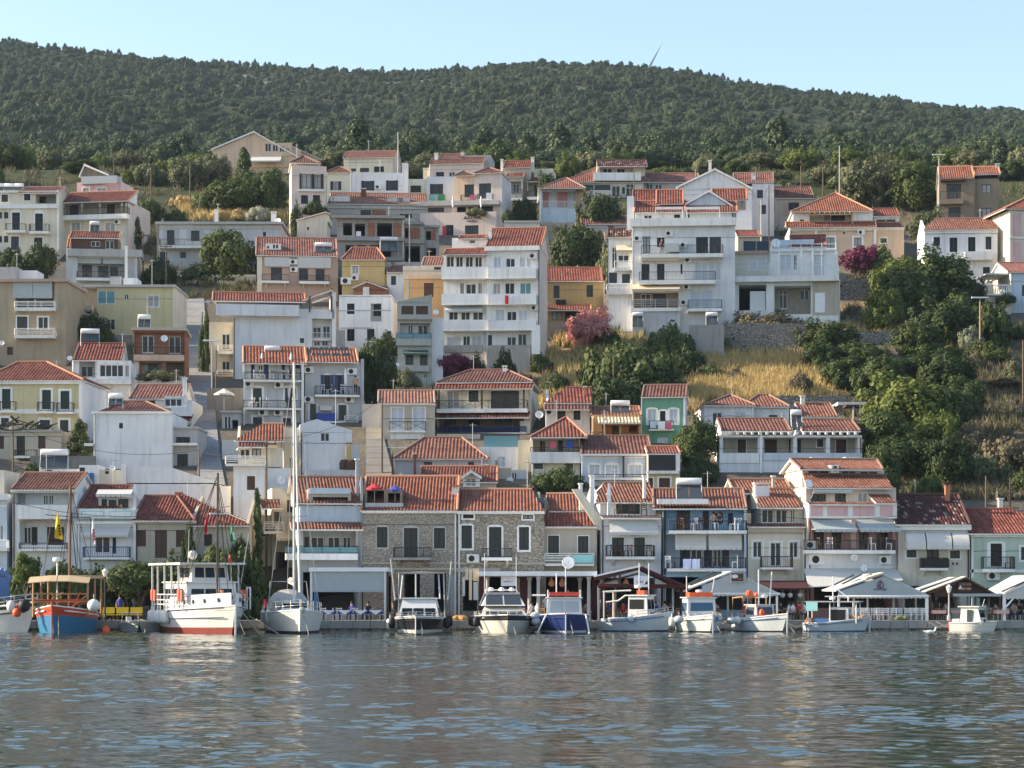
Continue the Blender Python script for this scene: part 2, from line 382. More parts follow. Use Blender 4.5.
lane('stepped_path',[(500,200,228),(470,197,222),(440,194,218),(400,189,214),(360,187,210),(330,184,206),(300,180,204)],M['path'])
lane('alley_path',[(490,366,396),(455,366,388),(425,366,380),(400,366,377)],M['dirtyconcrete'])
def tube_line(pts,r,mat,name,parent,n=6):
 b=MB();b.tube(pts,r,n);return b.build(name,mat,parent)
def tile_face(mb,pts,period=.3,h=.055,off=0.):
 """corrugated pantile sheet over a convex polygon; pts[0]->pts[1] is the eave"""
 P=[Vector(p)for p in pts];ex=(P[1]-P[0]).normalized()
 n=ex.cross(P[-1]-P[0]).normalized()
 if n.z<0:n=-n
 ey=n.cross(ex)
 if ey.z<0:ey=-ey
 Q=[((p-P[0]).dot(ex),(p-P[0]).dot(ey))for p in P]
 s0,s1=min(q[0]for q in Q),max(q[0]for q in Q)
 def rng(s):
  ts=[]
  for(a,b),(c,d)in zip(Q,Q[1:]+Q[:1]):
   if abs(c-a)<1e-9:
    if abs(s-a)<1e-6:ts+=[b,d]
    continue
   k=(s-a)/(c-a)
   if-1e-6<=k<=1+1e-6:ts.append(b+(d-b)*k)
  return(min(ts),max(ts))if ts else None
 off0=(P[0].x+P[0].y)*3.1
 S=[]
 k=0
 while s0+k*period<s1:
  for x,hh in((0,0),(.15,.72),(.35,1),(.55,.72),(.7,0)):S.append((s0+(k+x)*period,hh,k))
  k+=1
 S=[q for q in S if q[0]<s1-1e-4]+[(s1,0,k)]
 prev=None
 for s,hh,k in S:
  r_=rng(s)
  if r_ is None:prev=None;continue
  a=P[0]+ex*s+ey*r_[0]+n*(hh*h);b=P[0]+ex*s+ey*r_[1]+n*(hh*h)
  cur=(a,b,s,r_,k)
  if prev:
   if prev[3][1]-prev[3][0]+r_[1]-r_[0]>1e-4:
    mb.quad(prev[0],a,b,prev[1])
    kk=prev[4]+.5+off0//1
    mb.uv[len(mb.f)-1]=[(kk,prev[3][0]/.42+.01),(kk,r_[0]/.42+.01),(kk,r_[1]/.42),(kk,prev[3][1]/.42)]
  prev=cur
 d=n*-.1
 mb.prism([p+n*-.012 for p in P],d,m=1)
STY=dict(w=('wframe','glass',None,2),k=('kframe','glass',None,2),k1=('kframe','glass',None,1),b=('brown','glass',None,2),bl=('bshut','glass',None,2),wc=('wframe','curtain',None,2),wg=('wframe','greycurtain',None,2),kc=('kframe','curtain',None,2),kg=('kframe','greycurtain',None,2),wt=('wframe','tealgl',None,2),w3=('wframe','glass',None,3),w4=('wframe','greycurtain',None,4),k4=('kframe','greycurtain',None,4),w5=('wframe','glass',None,5),k3=('kframe','glass',None,3),cg=('gshut','gshut',None,2),cw=('wframe','wshut',None,2),cb=('brown','brown',None,2),cr=('rshut','rshut',None,1),cbl=('bshut','bshut',None,2),ck=('kframe','kframe',None,2),cgy=('galv','awngrey',None,1))
class Fac:
 def __init__(s,h,w,u0,u1,z0,z1,mat):
  s.h,s.w,s.u0,s.u1,s.z0,s.z1,s.mat=h,w,u0,u1,z0,z1,mat
  s.holes=[];s.kids=[];s.block=None
 def rect(s,x0,y0,x1,y1,m=.03):
  a,zt=s.h.f(x0,y0,s.w);b,zb=s.h.f(x1,y1,s.w)
  return max(a,s.u0+m),min(b,s.u1-m),max(zb,s.z0+.01),min(zt,s.z1-m)
 def free(s,r):
  for q in s.holes:
   if r[0]<q[1]and r[1]>q[0]and r[2]<q[3]and r[3]>q[2]:return False
  return r[1]-r[0]>.1 and r[3]-r[2]>.1
 def loggia(s,x0,y0,x1,y1,d=1.5,mat=None):
  r=s.rect(x0,y0,x1,y1)
  if not s.free(r):print('clash loggia',s.h.o.name,x0,y0)
  k=Fac(s.h,s.w+d,*r,mat or s.mat);s.holes.append((*r,d));s.kids.append(k);return k
 def hole(s,x0,y0,x1,y1,d=2.5):return s.loggia(x0,y0,x1,y1,d,'dark')  # back wall painted near-black to stand in for unlit depth
 def win(s,st,*rs,trim=None,tw=.13,arch=False,shut=None,door=False,dep=.16,label=None):
  for r0 in rs:s._win(st,s.rect(*r0),trim,tw,arch,shut,door,dep,label)
  return s
 def _win(s,st,r,trim,tw,arch,shut,door,dep,label):
  if not s.free(r):print('clash win',s.h.o.get('label'),[round(v,2)for v in r]);return
  s.holes.append((*r,dep));u0,u1,z0,z1=r;w=s.w
  fr,pane,_,nm=STY[st];fw=.055 if u1-u0<1.2 else.07
  b=MB();y0,y1=w+dep-.07,w+dep-.005
  b.box(u0,u0+fw,y0,y1,z0,z1);b.box(u1-fw,u1,y0,y1,z0,z1)
  b.box(u0+fw,u1-fw,y0,y1,z1-fw,z1);b.box(u0+fw,u1-fw,y0,y1,z0,z0+fw*(2 if door else 1))
  for k in range(1,nm):
   c=u0+(u1-u0)*k/nm;b.box(c-fw*.6,c+fw*.6,y0+.004,y1,z0+fw,z1-fw)
  if z1-z0>2.1 and st[0]!='c':b.box(u0+fw,u1-fw,y0+.01,y1,z0+(z1-z0)*.74,z0+(z1-z0)*.74+fw)
  isdoor=door or(z1-z0)>1.9
  o=b.build('door'if isdoor else 'window',M[fr],s.h.o)
  if label:o['label']=label
  p=MB()
  if st[0]=='c'and st!='cgy':
   n=max(3,int((z1-z0)/.16))
   for k in range(n):
    a=z0+(z1-z0)*k/n;c=z0+(z1-z0)*(k+1)/n
    p.quad((u0+.02,y0+.015,a),(u1-.02,y0+.015,a),(u1-.02,y0+.04,c),(u0+.02,y0+.04,c))
   p.build('shutter',M[pane],o)
  else:
   y=w+dep-.03
   p.box(u0+.02,u1-.02,y,y+.02,z0+.02,z1-.02)
   if pane=='glass'and rnd.random()<.3:pane='greycurtain'if rnd.random()<.65 else 'curtain'  # some panes near-black: the unlit room behind is put into their colour
   p.build('pane',M[pane],o)
  if shut:
   sw=(u1-u0)*.48
   for sd in(-1,1):
    q=MB();a=u0-sw-.01 if sd<0 else u1+.01
    q.box(a,a+sw,w-.055,w-.012,z0-.02,z1+.02)
    for k in range(int((z1-z0)/.2)):q.box(a+.06,a+sw-.06,w-.066,w-.056,z0+.1+k*.2,z0+.2+k*.2)
    q.build('shutter',M[shut],o)
  if trim:
   q=MB();g=w-.035
   q.box(u0-tw,u0,g,w+.01,z0-(0 if isdoor else tw),z1);q.box(u1,u1+tw,g,w+.01,z0-(0 if isdoor else tw),z1)
   if not isdoor:q.box(u0,u1,g,w+.01,z0-tw,z0)
   if arch:
    n=10;c=(u0+u1)/2;rx=(u1-u0)/2+tw;rz=rx*(.8 if arch is True else arch)
    q.prism([(c+rx*math.cos(math.pi*k/n),g,z1+.001+rz*math.sin(math.pi*k/n))for k in range(n+1)],(0,.045,0))
   else:q.box(u0-tw,u1+tw,g,w+.01,z1,z1+tw)
   q.build('surround',M[trim],o)
 def emit(s,mb,ml):
  if s.mat not in ml:ml.append(s.mat)
  m=ml.index(s.mat)
  us=sorted({s.u0,s.u1,*[h[0]for h in s.holes],*[h[1]for h in s.holes]})
  zs=sorted({s.z0,s.z1,*[h[2]for h in s.holes],*[h[3]for h in s.holes]})
  for a,b in zip(us,us[1:]):
   if b-a<1e-5:continue
   for c,d in zip(zs,zs[1:]):
    if d-c<1e-5:continue
    x,z=(a+b)/2,(c+d)/2
    if any(h[0]<x<h[1]and h[2]<z<h[3]for h in s.holes):continue
    mb.quad((a,s.w,c),(b,s.w,c),(b,s.w,d),(a,s.w,d),m=m)
  for(a,b,c,d,dp)in s.holes:
   w,e=s.w,s.w+dp
   mb.quad((a,w,c),(a,w,d),(a,e,d),(a,e,c),m=m);mb.quad((b,w,d),(b,w,c),(b,e,c),(b,e,d),m=m)
   mb.quad((a,w,d),(b,w,d),(b,e,d),(a,e,d),m=m);mb.quad((a,w,c),(a,e,c),(b,e,c),(b,w,c),m=m)
  for k in s.kids:k.emit(mb,ml)
 def balcony(s,x0,x1,y0,y1,proj=1.1,rail='bars',yr=None,mat='trim',rmat=None,brackets=False,rails=True):
  h=s.h;w=s.w-proj
  a,zt=h.f(x0,y0,w);b,zb=h.f(x1,y1,w)
  if zt-zb<.1:zb=zt-.1
  m=MB();m.box(a,b,w,s.w+.04,zb,zt)
  if brackets:
   for t in(.15,.85):
    c=a+(b-a)*t;m.prism([(c-.08,s.w+.03,zb-.45),(c-.08,s.w+.03,zb+.01),(c-.08,w+.15,zb+.01)],(.16,0,0))
  o=m.build('balcony',M[mat],h.o)
  zr=h.f(x0,yr,w)[1]if yr else zt+.95
  h.rail(o,a,b,w,s.w,zt,zr,rail,rmat)
  return o
 def awning(s,x0,x1,y0,y1,proj=1.3,mat='awnwhite',val=.22,curved=False,name='awning'):
  h=s.h;w=s.w
  a,zt=h.f(x0,y0,w);b,_=h.f(x1,y0,w);a2,zb=h.f(x0,y1,w-proj);b2,_=h.f(x1,y1,w-proj)
  zb+=val;m=MB();n=8 if curved else 4
  pts=[]
  for k in range(n+1):
   t=k/n
   if curved:y=w-.02-(proj-.02)*math.sin(t*math.pi/2);z=zb+(zt-zb)*math.cos(t*math.pi/2)
   else:y=w-.02-(proj-.02)*t;z=zt+(zb-zt)*t-.06*math.sin(t*math.pi)
   pts.append((y,z))
  for(ya,za),(yb,zb_)in zip(pts,pts[1:]):
   m.prism([(a,ya,za),(b,ya,za),(b,yb,zb_),(a,yb,zb_)],(0,.005,-.025))
  nv=max(4,int((b-a)/.35))
  for k in range(nv):
   u=a+(b-a)*k/nv;v=a+(b-a)*(k+1)/nv
   m.prism([(u,pts[-1][0]-.004,zb+.01),(v,pts[-1][0]-.004,zb+.01),(v-.03,pts[-1][0]-.004,zb-val),(u+.03,pts[-1][0]-.004,zb-val)],(0,.012,0))
  if curved:
   for uu in(a,b):m.prism([(uu,w-.02,zb)]+[(uu,y,z)for y,z in pts],(.015 if uu==a else-.015,0,0))
  o=m.build(name,M[mat],h.o)
  if not curved:
   f_=MB();f_.tube([(a+.02,w,zt-.7),(a+.02,pts[-1][0],zb-.02)],.02,5);f_.tube([(b-.02,w,zt-.7),(b-.02,pts[-1][0],zb-.02)],.02,5)
   f_.tube([(a,pts[-1][0]+.02,zb-.01),(b,pts[-1][0]+.02,zb-.01)],.03,5);f_.build('frame',M['wframe'],o)
  return o
 def panel(s,x0,y0,x1,y1,mat,t=.05,name='panel',w=None):
  u0,u1,z0,z1=s.rect(x0,y0,x1,y1,-50);b=MB()
  W_=s.w if w is None else w
  b.box(u0,u1,W_-t,W_+.02,z0,z1);return b.build(name,M[mat],s.h.o)
 def ac(s,*ps,k=1.0):
  for px,py in ps:
   u,z=s.h.f(px,py,s.w-.2);b=MB();W_=.45*k
   b.box(u-W_,u+W_,s.w-.36,s.w-.06,z-.3*k,z+.3*k)
   b.box(u-.3,u-.25,s.w-.06,s.w,z-.34,z-.2);b.box(u+.25,u+.3,s.w-.06,s.w,z-.34,z-.2)
   o=b.build('air_conditioner',M['acwhite'],s.h.o)
   q=MB();q.lathe([(0,-.012),(.2*k,-.012),(.22*k,0),(.24*k,.01)],(u-.1,s.w-.362,z),14,axis='y');q.build('fan_grille',M['blackp'],o)
 def bands(s,x0,x1,y0,y1,mat='trim',t=.07,name='cornice'):
  return s.panel(x0,y0,x1,y1,mat,t,name)
 def col(s,x0,x1,y0,y1,mat='trim',w=None,t=.3,name='column'):
  W_=s.w if w is None else w
  a,zt=s.h.f(x0,y0,W_);b,zb=s.h.f(x1,y1,W_);m=MB();m.box(a,b,W_+.003,W_+t,zb,zt)
  return m.build(name,M[mat],s.h.o)
class House:
 def __init__(s,name,label,x0,x1,yb,D=None,yaw=0,cat='house',group=None):
  s.D=D or prof(yb);s.yaw=R(yaw);s.P0=at((x0+x1)/2,yb,s.D)
  s.ex=Vector((math.cos(s.yaw),math.sin(s.yaw),0));s.ey=Vector((-math.sin(s.yaw),math.cos(s.yaw),0))
  s.o=empty(name,s.P0,s.yaw);tag(s.o,label,cat,group);s.facs=[];s.period=.24 if s.D<182 else.30
 def age(s,mat):
  if mat not in('orange','red'):return mat
  return mat+random.Random(s.o['label']).choice(('','','_b','_b','_c'))
 def f(s,px,py,w=0):
  O=s.P0+s.ey*w;k=(px-CX)/F
  u=(k*O.y-O.x)/(s.ex.x-k*s.ex.y)
  Y=O.y+u*s.ex.y
  return u,CH+(HZ-py)/F*Y-s.P0.z
 def pt(s,px,py,w=0):
  u,z=s.f(px,py,w);return s.P0+s.ex*u+s.ey*w+Vector((0,0,z))
 def local(s,px,py,w=0):
  u,z=s.f(px,py,w);return Vector((u,w,z))
 def block(s,x0,x1,yt,yb=None,dep=8,w=0,mat='white',side=None):  # side: return walls, often with sunlit warmth put into their colour
  a,zt=s.f(x0,yt,w);b,_=s.f(x1,yt,w)
  zb=-2.2 if yb is None else s.f(x0,yb,w)[1]
  fc=Fac(s,w,a,b,zb,zt,mat);fc.block=dep;fc.side=side or mat;s.facs.append(fc);return fc
 def rail(s,parent,a,b,w,wb,zt,zr,kind,rmat=None,sides=True):
  m=MB()
  if kind=='none':return
  if kind=='solid':
   m.box(a,b,w,w+.1,zt,zr)
   if sides:m.box(a,a+.1,w+.1,wb,zt,zr);m.box(b-.1,b,w+.1,wb,zt,zr)
   return m.build('parapet',M[rmat or 'trim'],parent)
  segs=[((a,w+.03),(b,w+.03))]+([((a+.02,w+.06),(a+.02,wb)),((b-.02,w+.06),(b-.02,wb))]if sides else[])
  for(p,q)in segs:
   L=math.hypot(q[0]-p[0],q[1]-p[1])
   m.tube([(p[0],p[1],zr),(q[0],q[1],zr)],.03,4)
   if kind=='bars':
    m.tube([(p[0],p[1],zt+.08),(q[0],q[1],zt+.08)],.018,4)
    n=max(2,int(L/.13))
    for k in range(n+1):
     t=k/n;x,y=p[0]+(q[0]-p[0])*t,p[1]+(q[1]-p[1])*t
     m.tube([(x,y,zt),(x,y,zr)],.012 if k%8 else.025,4,cap=False)
   elif kind=='x':
    n=max(1,int(L/1.1))
    for k in range(n+1):
     t=k/n;x,y=p[0]+(q[0]-p[0])*t,p[1]+(q[1]-p[1])*t
     m.tube([(x,y,zt),(x,y,zr)],.025,4,cap=False)
     if k<n:
      t2=(k+1)/n;x2,y2=p[0]+(q[0]-p[0])*t2,p[1]+(q[1]-p[1])*t2
      m.tube([(x,y,zt+.1),(x2,y2,zr)],.016,4,cap=False);m.tube([(x2,y2,zt+.1),(x,y,zr)],.016,4,cap=False)
   elif kind=='rails':
    for zz in(.3,.55,.8):m.tube([(p[0],p[1],zt+(zr-zt)*zz),(q[0],q[1],zt+(zr-zt)*zz)],.035,4)
    n=max(1,int(L/1.2))
    for k in range(n+1):
     t=k/n;m.tube([(p[0]+(q[0]-p[0])*t,p[1]+(q[1]-p[1])*t,zt),(p[0]+(q[0]-p[0])*t,p[1]+(q[1]-p[1])*t,zr)],.035,4,cap=False)
   elif kind=='balusters':
    m.box(min(p[0],q[0])-.05,max(p[0],q[0])+.05,min(p[1],q[1])-.06,max(p[1],q[1])+.06,zr-.1,zr)
    n=max(2,int(L/.26))
    for k in range(n+1):
     t=k/n;m.lathe([(.05,0),(.085,(zr-zt)*.35),(.04,(zr-zt)*.7),(.06,zr-zt-.1)],(p[0]+(q[0]-p[0])*t,p[1]+(q[1]-p[1])*t,zt),6)
   elif kind=='glass':
    n=max(1,int(L/1.2))
    for k in range(n+1):
     t=k/n;m.tube([(p[0]+(q[0]-p[0])*t,p[1]+(q[1]-p[1])*t,zt),(p[0]+(q[0]-p[0])*t,p[1]+(q[1]-p[1])*t,zr)],.022,4,cap=False)
  o=m.build('railing',M[rmat or 'iron'],parent)
  if kind=='glass':
   g=MB();g.box(a+.03,b-.03,w+.035,w+.05,zt+.1,zr-.08);g.build('glass_panel',M['tealgl'],o)
  return o
 def gx(s,x0,x1,ye,yr,we=0,rd=4,mat='red',ov=.35,back=True,fill=None,x0r=None,x1r=None,ridge=True,eave=None,gov=.25):
  mat=s.age(mat)
  u0,ze=s.f(x0,ye,we-ov);u1,_=s.f(x1,ye,we-ov);v0,zr=s.f(x0r if x0r is not None else x0,yr,we+rd);v1,_=s.f(x1r if x1r is not None else x1,yr,we+rd)
  if x0r is None:v0=u0
  if x1r is None:v1=u1
  m=MB();tile_face(m,[(u0,we-ov,ze),(u1,we-ov,ze),(v1,we+rd,zr),(v0,we+rd,zr)],s.period)
  if back:
   k=rd+ov;tile_face(m,[(u1,we+rd+k,ze),(u0,we+rd+k,ze),(v0,we+rd,zr),(v1,we+rd,zr)],s.period)
  o=m.build('roof',[M[mat],M[eave or 'trim']],s.o)
  if ridge:
   r_=MB();r_.tube([(v0,we+rd,zr+.04),(v1,we+rd,zr+.04)],.12,8)
   if x0r is None:r_.tube([(u0+.06,we-ov,ze+.05),(v0+.06,we+rd,zr+.05)],.09,6);r_.tube([(u1-.06,we-ov,ze+.05),(v1-.06,we+rd,zr+.05)],.09,6)
   r_.build('ridge_tiles',M[mat+'_cap'],o)
  if fill:
   A,B=u0+gov,u1-gov;sl_=(zr-ze)/(rd+ov);z_e=ze+sl_*ov-.13;zt_=zr-.13
   for a_ in(A,B-.2):
    poly=[(a_,we+.001,z_e),(a_,we+rd,zt_)]+([(a_,we+2*rd,z_e)]if back else[(a_,we+rd,z_e)])
    if zt_>z_e+.05:g=MB();g.prism(poly,(.2,0,0));g.build('gable',M[fill],s.o)
   if not back:g=MB();g.box(A+.2,B-.2,we+rd-.2,we+rd-.003,z_e,zt_);g.build('gable',M[fill],s.o)
  return o
 def hip(s,x0,x1,ye,xa,xb,yr,we=0,rd=4,mat='red',ov=.4,eave=None):
  mat=s.age(mat)
  u0,ze=s.f(x0,ye,we-ov);u1,_=s.f(x1,ye,we-ov);a,zr=s.f(xa,yr,we+rd);b,_=s.f(xb,yr,we+rd)
  b=max(b,a+.05);k=we+2*rd+ov;f0=we-ov;c=we+rd;m=MB()
  tile_face(m,[(u0,f0,ze),(u1,f0,ze),(b,c,zr),(a,c,zr)],s.period);tile_face(m,[(u1,k,ze),(u0,k,ze),(a,c,zr),(b,c,zr)],s.period)
  tile_face(m,[(u0,k,ze),(u0,f0,ze),(a,c,zr)],s.period);tile_face(m,[(u1,f0,ze),(u1,k,ze),(b,c,zr)],s.period)
  o=m.build('roof',[M[mat],M[eave or 'trim']],s.o)
  r_=MB()
  for p in((u0,f0),(u0,k)):r_.tube([(p[0],p[1],ze+.05),(a,c,zr+.06)],.1,6)
  for p in((u1,f0),(u1,k)):r_.tube([(p[0],p[1],ze+.05),(b,c,zr+.06)],.1,6)
  r_.tube([(a,c,zr+.06),(b,c,zr+.06)],.11,6);r_.build('ridge_tiles',M[mat+'_cap'],o)
  return o
 def gy(s,xa,ya,xl,yl,xr,yr,we=0,dep=8,mat='red',ov=.3,fill=None,yb=None,trim=True):
  mat=s.age(mat)
  a,za=s.f(xa,ya,we);l,zl=s.f(xl,yl,we);r,zr=s.f(xr,yr,we);f0,k=we-ov,we+dep;m=MB()
  tile_face(m,[(l,k,zl),(l,f0,zl),(a,f0,za),(a,k,za)],s.period);tile_face(m,[(r,f0,zr),(r,k,zr),(a,k,za),(a,f0,za)],s.period)
  o=m.build('roof',[M[mat],M['trim']],s.o)
  t=MB();t.tube([(a,f0,za+.06),(a,k,za+.06)],.11,6)
  t.build('ridge_tiles',M[mat+'_cap'],o)
  if trim:
   b=MB();b.prism([(l,f0-.03,zl-.22),(l,f0-.03,zl+.02),(a,f0-.03,za+.02),(r,f0-.03,zr+.02),(r,f0-.03,zr-.22),(a,f0-.03,za-.22)],(0,.03,0));b.build('bargeboard',M['trim'],o)
  if fill:
   g=MB();zb=s.f(xl,yb,we)[1]if yb else min(zl,zr)-.3;i=.25
   g.prism([(l+i,we-.004,zb),(l+i,we-.004,zl-.15),(a,we-.004,za-.15),(r-i,we-.004,zr-.15),(r-i,we-.004,zb)],(0,dep-.1,0));g.build('gable',M[fill],s.o)
  return o
 def flat(s,x0,x1,yt,yb,we=0,dep=8,mat='trim',ov=.3,name='roof'):
  u0,zt=s.f(x0,yt,we-ov);u1,zb=s.f(x1,yb,we-ov);m=MB();m.box(u0,u1,we-ov,we+dep+.1,min(zb,zt-.12),zt);return m.build(name,M[mat],s.o)
 def parapet(s,x0,x1,yt,yb,w=0,dep=2.5,mat='trim',t=.15,name='parapet'):
  u0,zt=s.f(x0,yt,w);u1,zb=s.f(x1,yb,w);m=MB();m.box(u0,u1,w,w+t,zb,zt)
  if dep:m.box(u0,u0+t,w+t,w+dep,zb,zt);m.box(u1-t,u1,w+t,w+dep,zb,zt)
  return m.build(name,M[mat],s.o)
 def chim(s,x0,x1,yt,yb,w=3,mat='trim',parent=None,cap='trim'):
  a,zt=s.f(x0,yt,w);b,zb=s.f(x1,yb,w);m=MB();d=max(.4,(b-a)*.8)
  m.box(a,b,w,w+d,zb-.6,zt-.25)
  for p in((a,w),(b-.1,w),(a,w+d-.1),(b-.1,w+d-.1)):m.box(p[0],p[0]+.1,p[1],p[1]+.1,zt-.25,zt-.1,m=0)
  m.box(a-.06,b+.06,w-.06,w+d+.06,zt-.1,zt,m=1)
  return m.build('chimney',[M[mat],M[cap]],parent or s.o)
 def dish(s,px,py,r,w=-.3,up=20,az=0):
  u,z=s.f(px,py,w);r=r/F*s.D;m=MB()
  m.lathe([(r*k/6,-.28*r*(1-(k/6)**2))for k in range(7)]+[(r*.98,.0),(r*.97,.02)]+[(r*k/6,-.28*r*(1-(k/6)**2)+.02)for k in range(5,-1,-1)],(0,0,0),18)
  q=Matrix.Rotation(R(az),3,'Z')@Matrix.Rotation(R(90-up),3,'X')
  m.v=[tuple(q@Vector(p)+Vector((u,w,z)))for p in m.v]
  o=m.build('satellite_dish',M['plast'],s.o,smooth=True)
  a=MB();a.tube([(u,w+.12,z-r*1.3),(u,w+.12,z)],.03,5);c=q@Vector((0,0,r*.9))+Vector((u,w,z));a.tube([q@Vector((0,-r*.9,0))+Vector((u,w,z)),c],.015,4);a.ball(c,.05,6)
  a.build('dish_arm',M['galv'],o);return o
 def solar(s,x0,x1,y0,y1,w=2,tank=True,tilt=.55):
  a,zt=s.f(x0,y0,w+.5);b,zb=s.f(x1,y1,w);e=MB();d=max(.3,(zt-zb)*tilt)
  e.tube([(a,w,zb-.5),(a,w+d,zt-.1)],.025,4);e.tube([(b,w,zb-.5),(b,w+d,zt-.1)],.025,4);e.tube([(a,w+d,zb-.6),(a,w+d,zt)],.025,4);e.tube([(b,w+d,zb-.6),(b,w+d,zt)],.025,4)
  o=e.build('solar_heater',M['galv'],s.o);g=.5 if tank else 0
  n=2;zt2=zt-g
  for k in range(n):
   p0=a+(b-a)*k/n+.03;p1=a+(b-a)*(k+1)/n-.03;m=MB();m.prism([(p0,w,zb),(p1,w,zb),(p1,w+d,zt2),(p0,w+d,zt2)],(0,.03,-.08));m.build('solar_panel',M['panel'],o)
  if tank:
   t=MB();r_=.26;c=(a,w+d,zt-r_);L=b-a
   t.lathe([(0,0),(r_*.8,.0),(r_,.08),(r_,L-.08),(r_*.8,L),(0,L)],c,12,axis='x');t.build('water_tank',M['plast'],o,smooth=True)
  return o
 def pane_roof(s,x0,x1,y0,y1,we,rd,ye,yr,n=4,mat='panel',lift=.14):
  """roof light / panel row lying on a front slope between rows"""
  pass
 def done(s):
  r=random.Random(s.o.get('label',''));fc=s.facs[0];L=fc.u1-fc.u0
  if L>4 and s.D<340:
   if r.random()<.75:
    u=fc.u0+L*r.uniform(.15,.85);w=fc.w+fc.block*r.uniform(.55,.95);z=fc.z1;H=r.uniform(2.2,4.2);m=MB();m.tube([(u,w,z-.1),(u,w,z+H)],.025,4)
    for k in range(5):m.tube([(u-.1-.06*k,w-.3+.16*k,z+H-.15),(u+.1+.06*k,w-.3+.16*k,z+H-.15)],.012,3)
    m.tube([(u,w-.35,z+H-.15),(u,w+.45,z+H-.15)],.015,4);m.build('tv_antenna',M['galv'],s.o)
   if r.random()<.7:
    u=fc.u0+.12 if r.random()<.5 else fc.u1-.12;m=MB();m.tube([(u,fc.w-.06,fc.z1-.1),(u,fc.w-.06,max(fc.z0,-.5))],.05,6);m.build('drainpipe',M[r.choice(('galv','plast','brown'))],s.o)
   if r.random()<.6:
    m=MB();u=fc.u0+.1;zc=fc.z1-r.uniform(.5,1.5);m.tube([(fc.u0+L*k/6,fc.w-.03,zc+(.05 if k%2 else 0))for k in range(7)],.014,4);m.build('wall_cable',M['cabl'],s.o)
  for fc in s.facs:
   mb=MB();ml=[fc.mat];fc.emit(mb,ml)
   if fc.side not in ml:ml.append(fc.side)
   m=ml.index(fc.side);a,b,c,d,w,e=fc.u0,fc.u1,fc.z0,fc.z1,fc.w,fc.w+fc.block
   mb.quad((a,e,c),(a,w,c),(a,w,d),(a,e,d),m=m);mb.quad((b,w,c),(b,e,c),(b,e,d),(b,w,d),m=m)
   mb.quad((b,e,c),(a,e,c),(a,e,d),(b,e,d),m=m);mb.quad((a,w,d),(b,w,d),(b,e,d),(a,e,d),m=m)
   mb.quad((a,w,c),(a,e,c),(b,e,c),(b,w,c),m=m)
   mb.build('wall',[M[k]for k in ml],s.o)
for k_,c_ in dict(orange=(.52,.26,.15),red=(.40,.18,.11),darkred=(.22,.09,.06),mottled=(.10,.05,.04),awnbeige_t=(.5,.4,.3),orange_b=(.26,.15,.11),orange_c=(.36,.23,.17),red_b=(.22,.12,.09),red_c=(.30,.18,.14)).items():simple(k_+'_cap',c_,.85)
def HS(label,x0,x1,yb,name='town_house',**k):return House(name,label,x0,x1,yb,**k)
GH=None
h=HS('cream three-storey house with an orange arched window, at the top left beneath solar panels',-14,59,262,yaw=-2)
a=h.block(-14,58,191,dep=9,mat='cream');h.gx(18,58,193,187.5,0,4,'red',fill='cream');h.flat(-14,18.5,190.5,192.5)
a.win('cb',(1.5,194.5,8,202),trim='trim',arch=True);a.win('k',(24,194,30.5,200.5),trim='trim',tw=.08)
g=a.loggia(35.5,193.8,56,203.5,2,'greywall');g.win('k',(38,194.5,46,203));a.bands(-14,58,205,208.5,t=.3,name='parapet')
a.win('k',(12,212.5,20,230),(35,213.5,43,231),trim='trim',arch=True,door=True);a.win('k',(-3,212,2,218.5),(4,212,8.2,218.5),(-3,236,2,242.5),(4,236,8.2,242.5))
a.balcony(5,25,230,232.5,.9,'bars',223.5);a.balcony(29,48.5,231,233.5,.9,'bars',224)
a.win('kg',(11,236.5,19,250),trim='trim',arch=True,door=True);a.win('b',(34,237.5,42.5,249),trim='trim')
a.col(57,59,190,250,'trim',-.08,.1,'pilaster')
for x0,x1 in((-8,3),(4.5,13.5),(15,23)):h.solar(x0,x1,183.5,188.5,2.5,True)
h.done()
h=HS('pale house with red-tiled veranda and pink set-back penthouse storey above it',59,139,256,yaw=-9)
a=h.block(59,128,202,dep=9,mat='cream',side='pinkish');b=h.block(77,121,182.5,203,dep=5,w=3,mat='rose',side='pinkish')
h.gx(60,129,202.5,193.5,-1.1,3.6,'red',back=False,fill='trim')
g=a.loggia(62,203,126,215,1.6,'cream');g.win('cb',(69.5,204,78.5,215),(107,204,115,215),trim='trim',door=True)
a.balcony(60,127,215.3,218.3,1.1,'bars',208.5);
for x in(62,81,99,121,125):a.col(x,x+1.6,203,215.4,'beige',-1.0,.2,'veranda_post')
b.win('wc',(83,188,89,194),(97,188,106,193.5),trim='trim');a.win('wc',(71,222.5,80,232),(105,222.5,115,232),trim='trim');a.win('k',(62,225,64.5,228));a.ac((117.5,222));h.dish(120,232.5,2.6,-.5,az=25)
c=h.block(82.5,106,171,183,dep=3.5,w=3.2,mat='brownwall');c.win('kg',(84,174,92,183),(94,174,104,183));h.gy(85,164.5,79.5,177,109,174.5,3,4,'red',fill='brownwall');h.parapet(81,117,176.5,183,2.6,2,'awngrey')
h.done()
h=HS('grey-white house with brown veranda floor and grey roll blinds above its balcony',64,142,292,yaw=6)
a=h.block(66,137,249,dep=9,mat='palegrey',side='cream');b=h.block(71,118,236,250,dep=5,w=1.4,mat='brown',side='brownwall');b.win('wg',(91,241,100,246.5),(105.5,240.5,114,249))
h.gx(69,119.5,237.5,231.5,1.2,2.6,'red',back=False,fill='brownwall');h.parapet(67.5,142,248.5,257,-.7,4,'lightconcrete',.25)
g=a.loggia(77.5,257.5,126,278,1.4,'greywall');g.win('kg',(82,265,92,277.5),(98,266,108.5,277.5),(110,267,118,277.5))
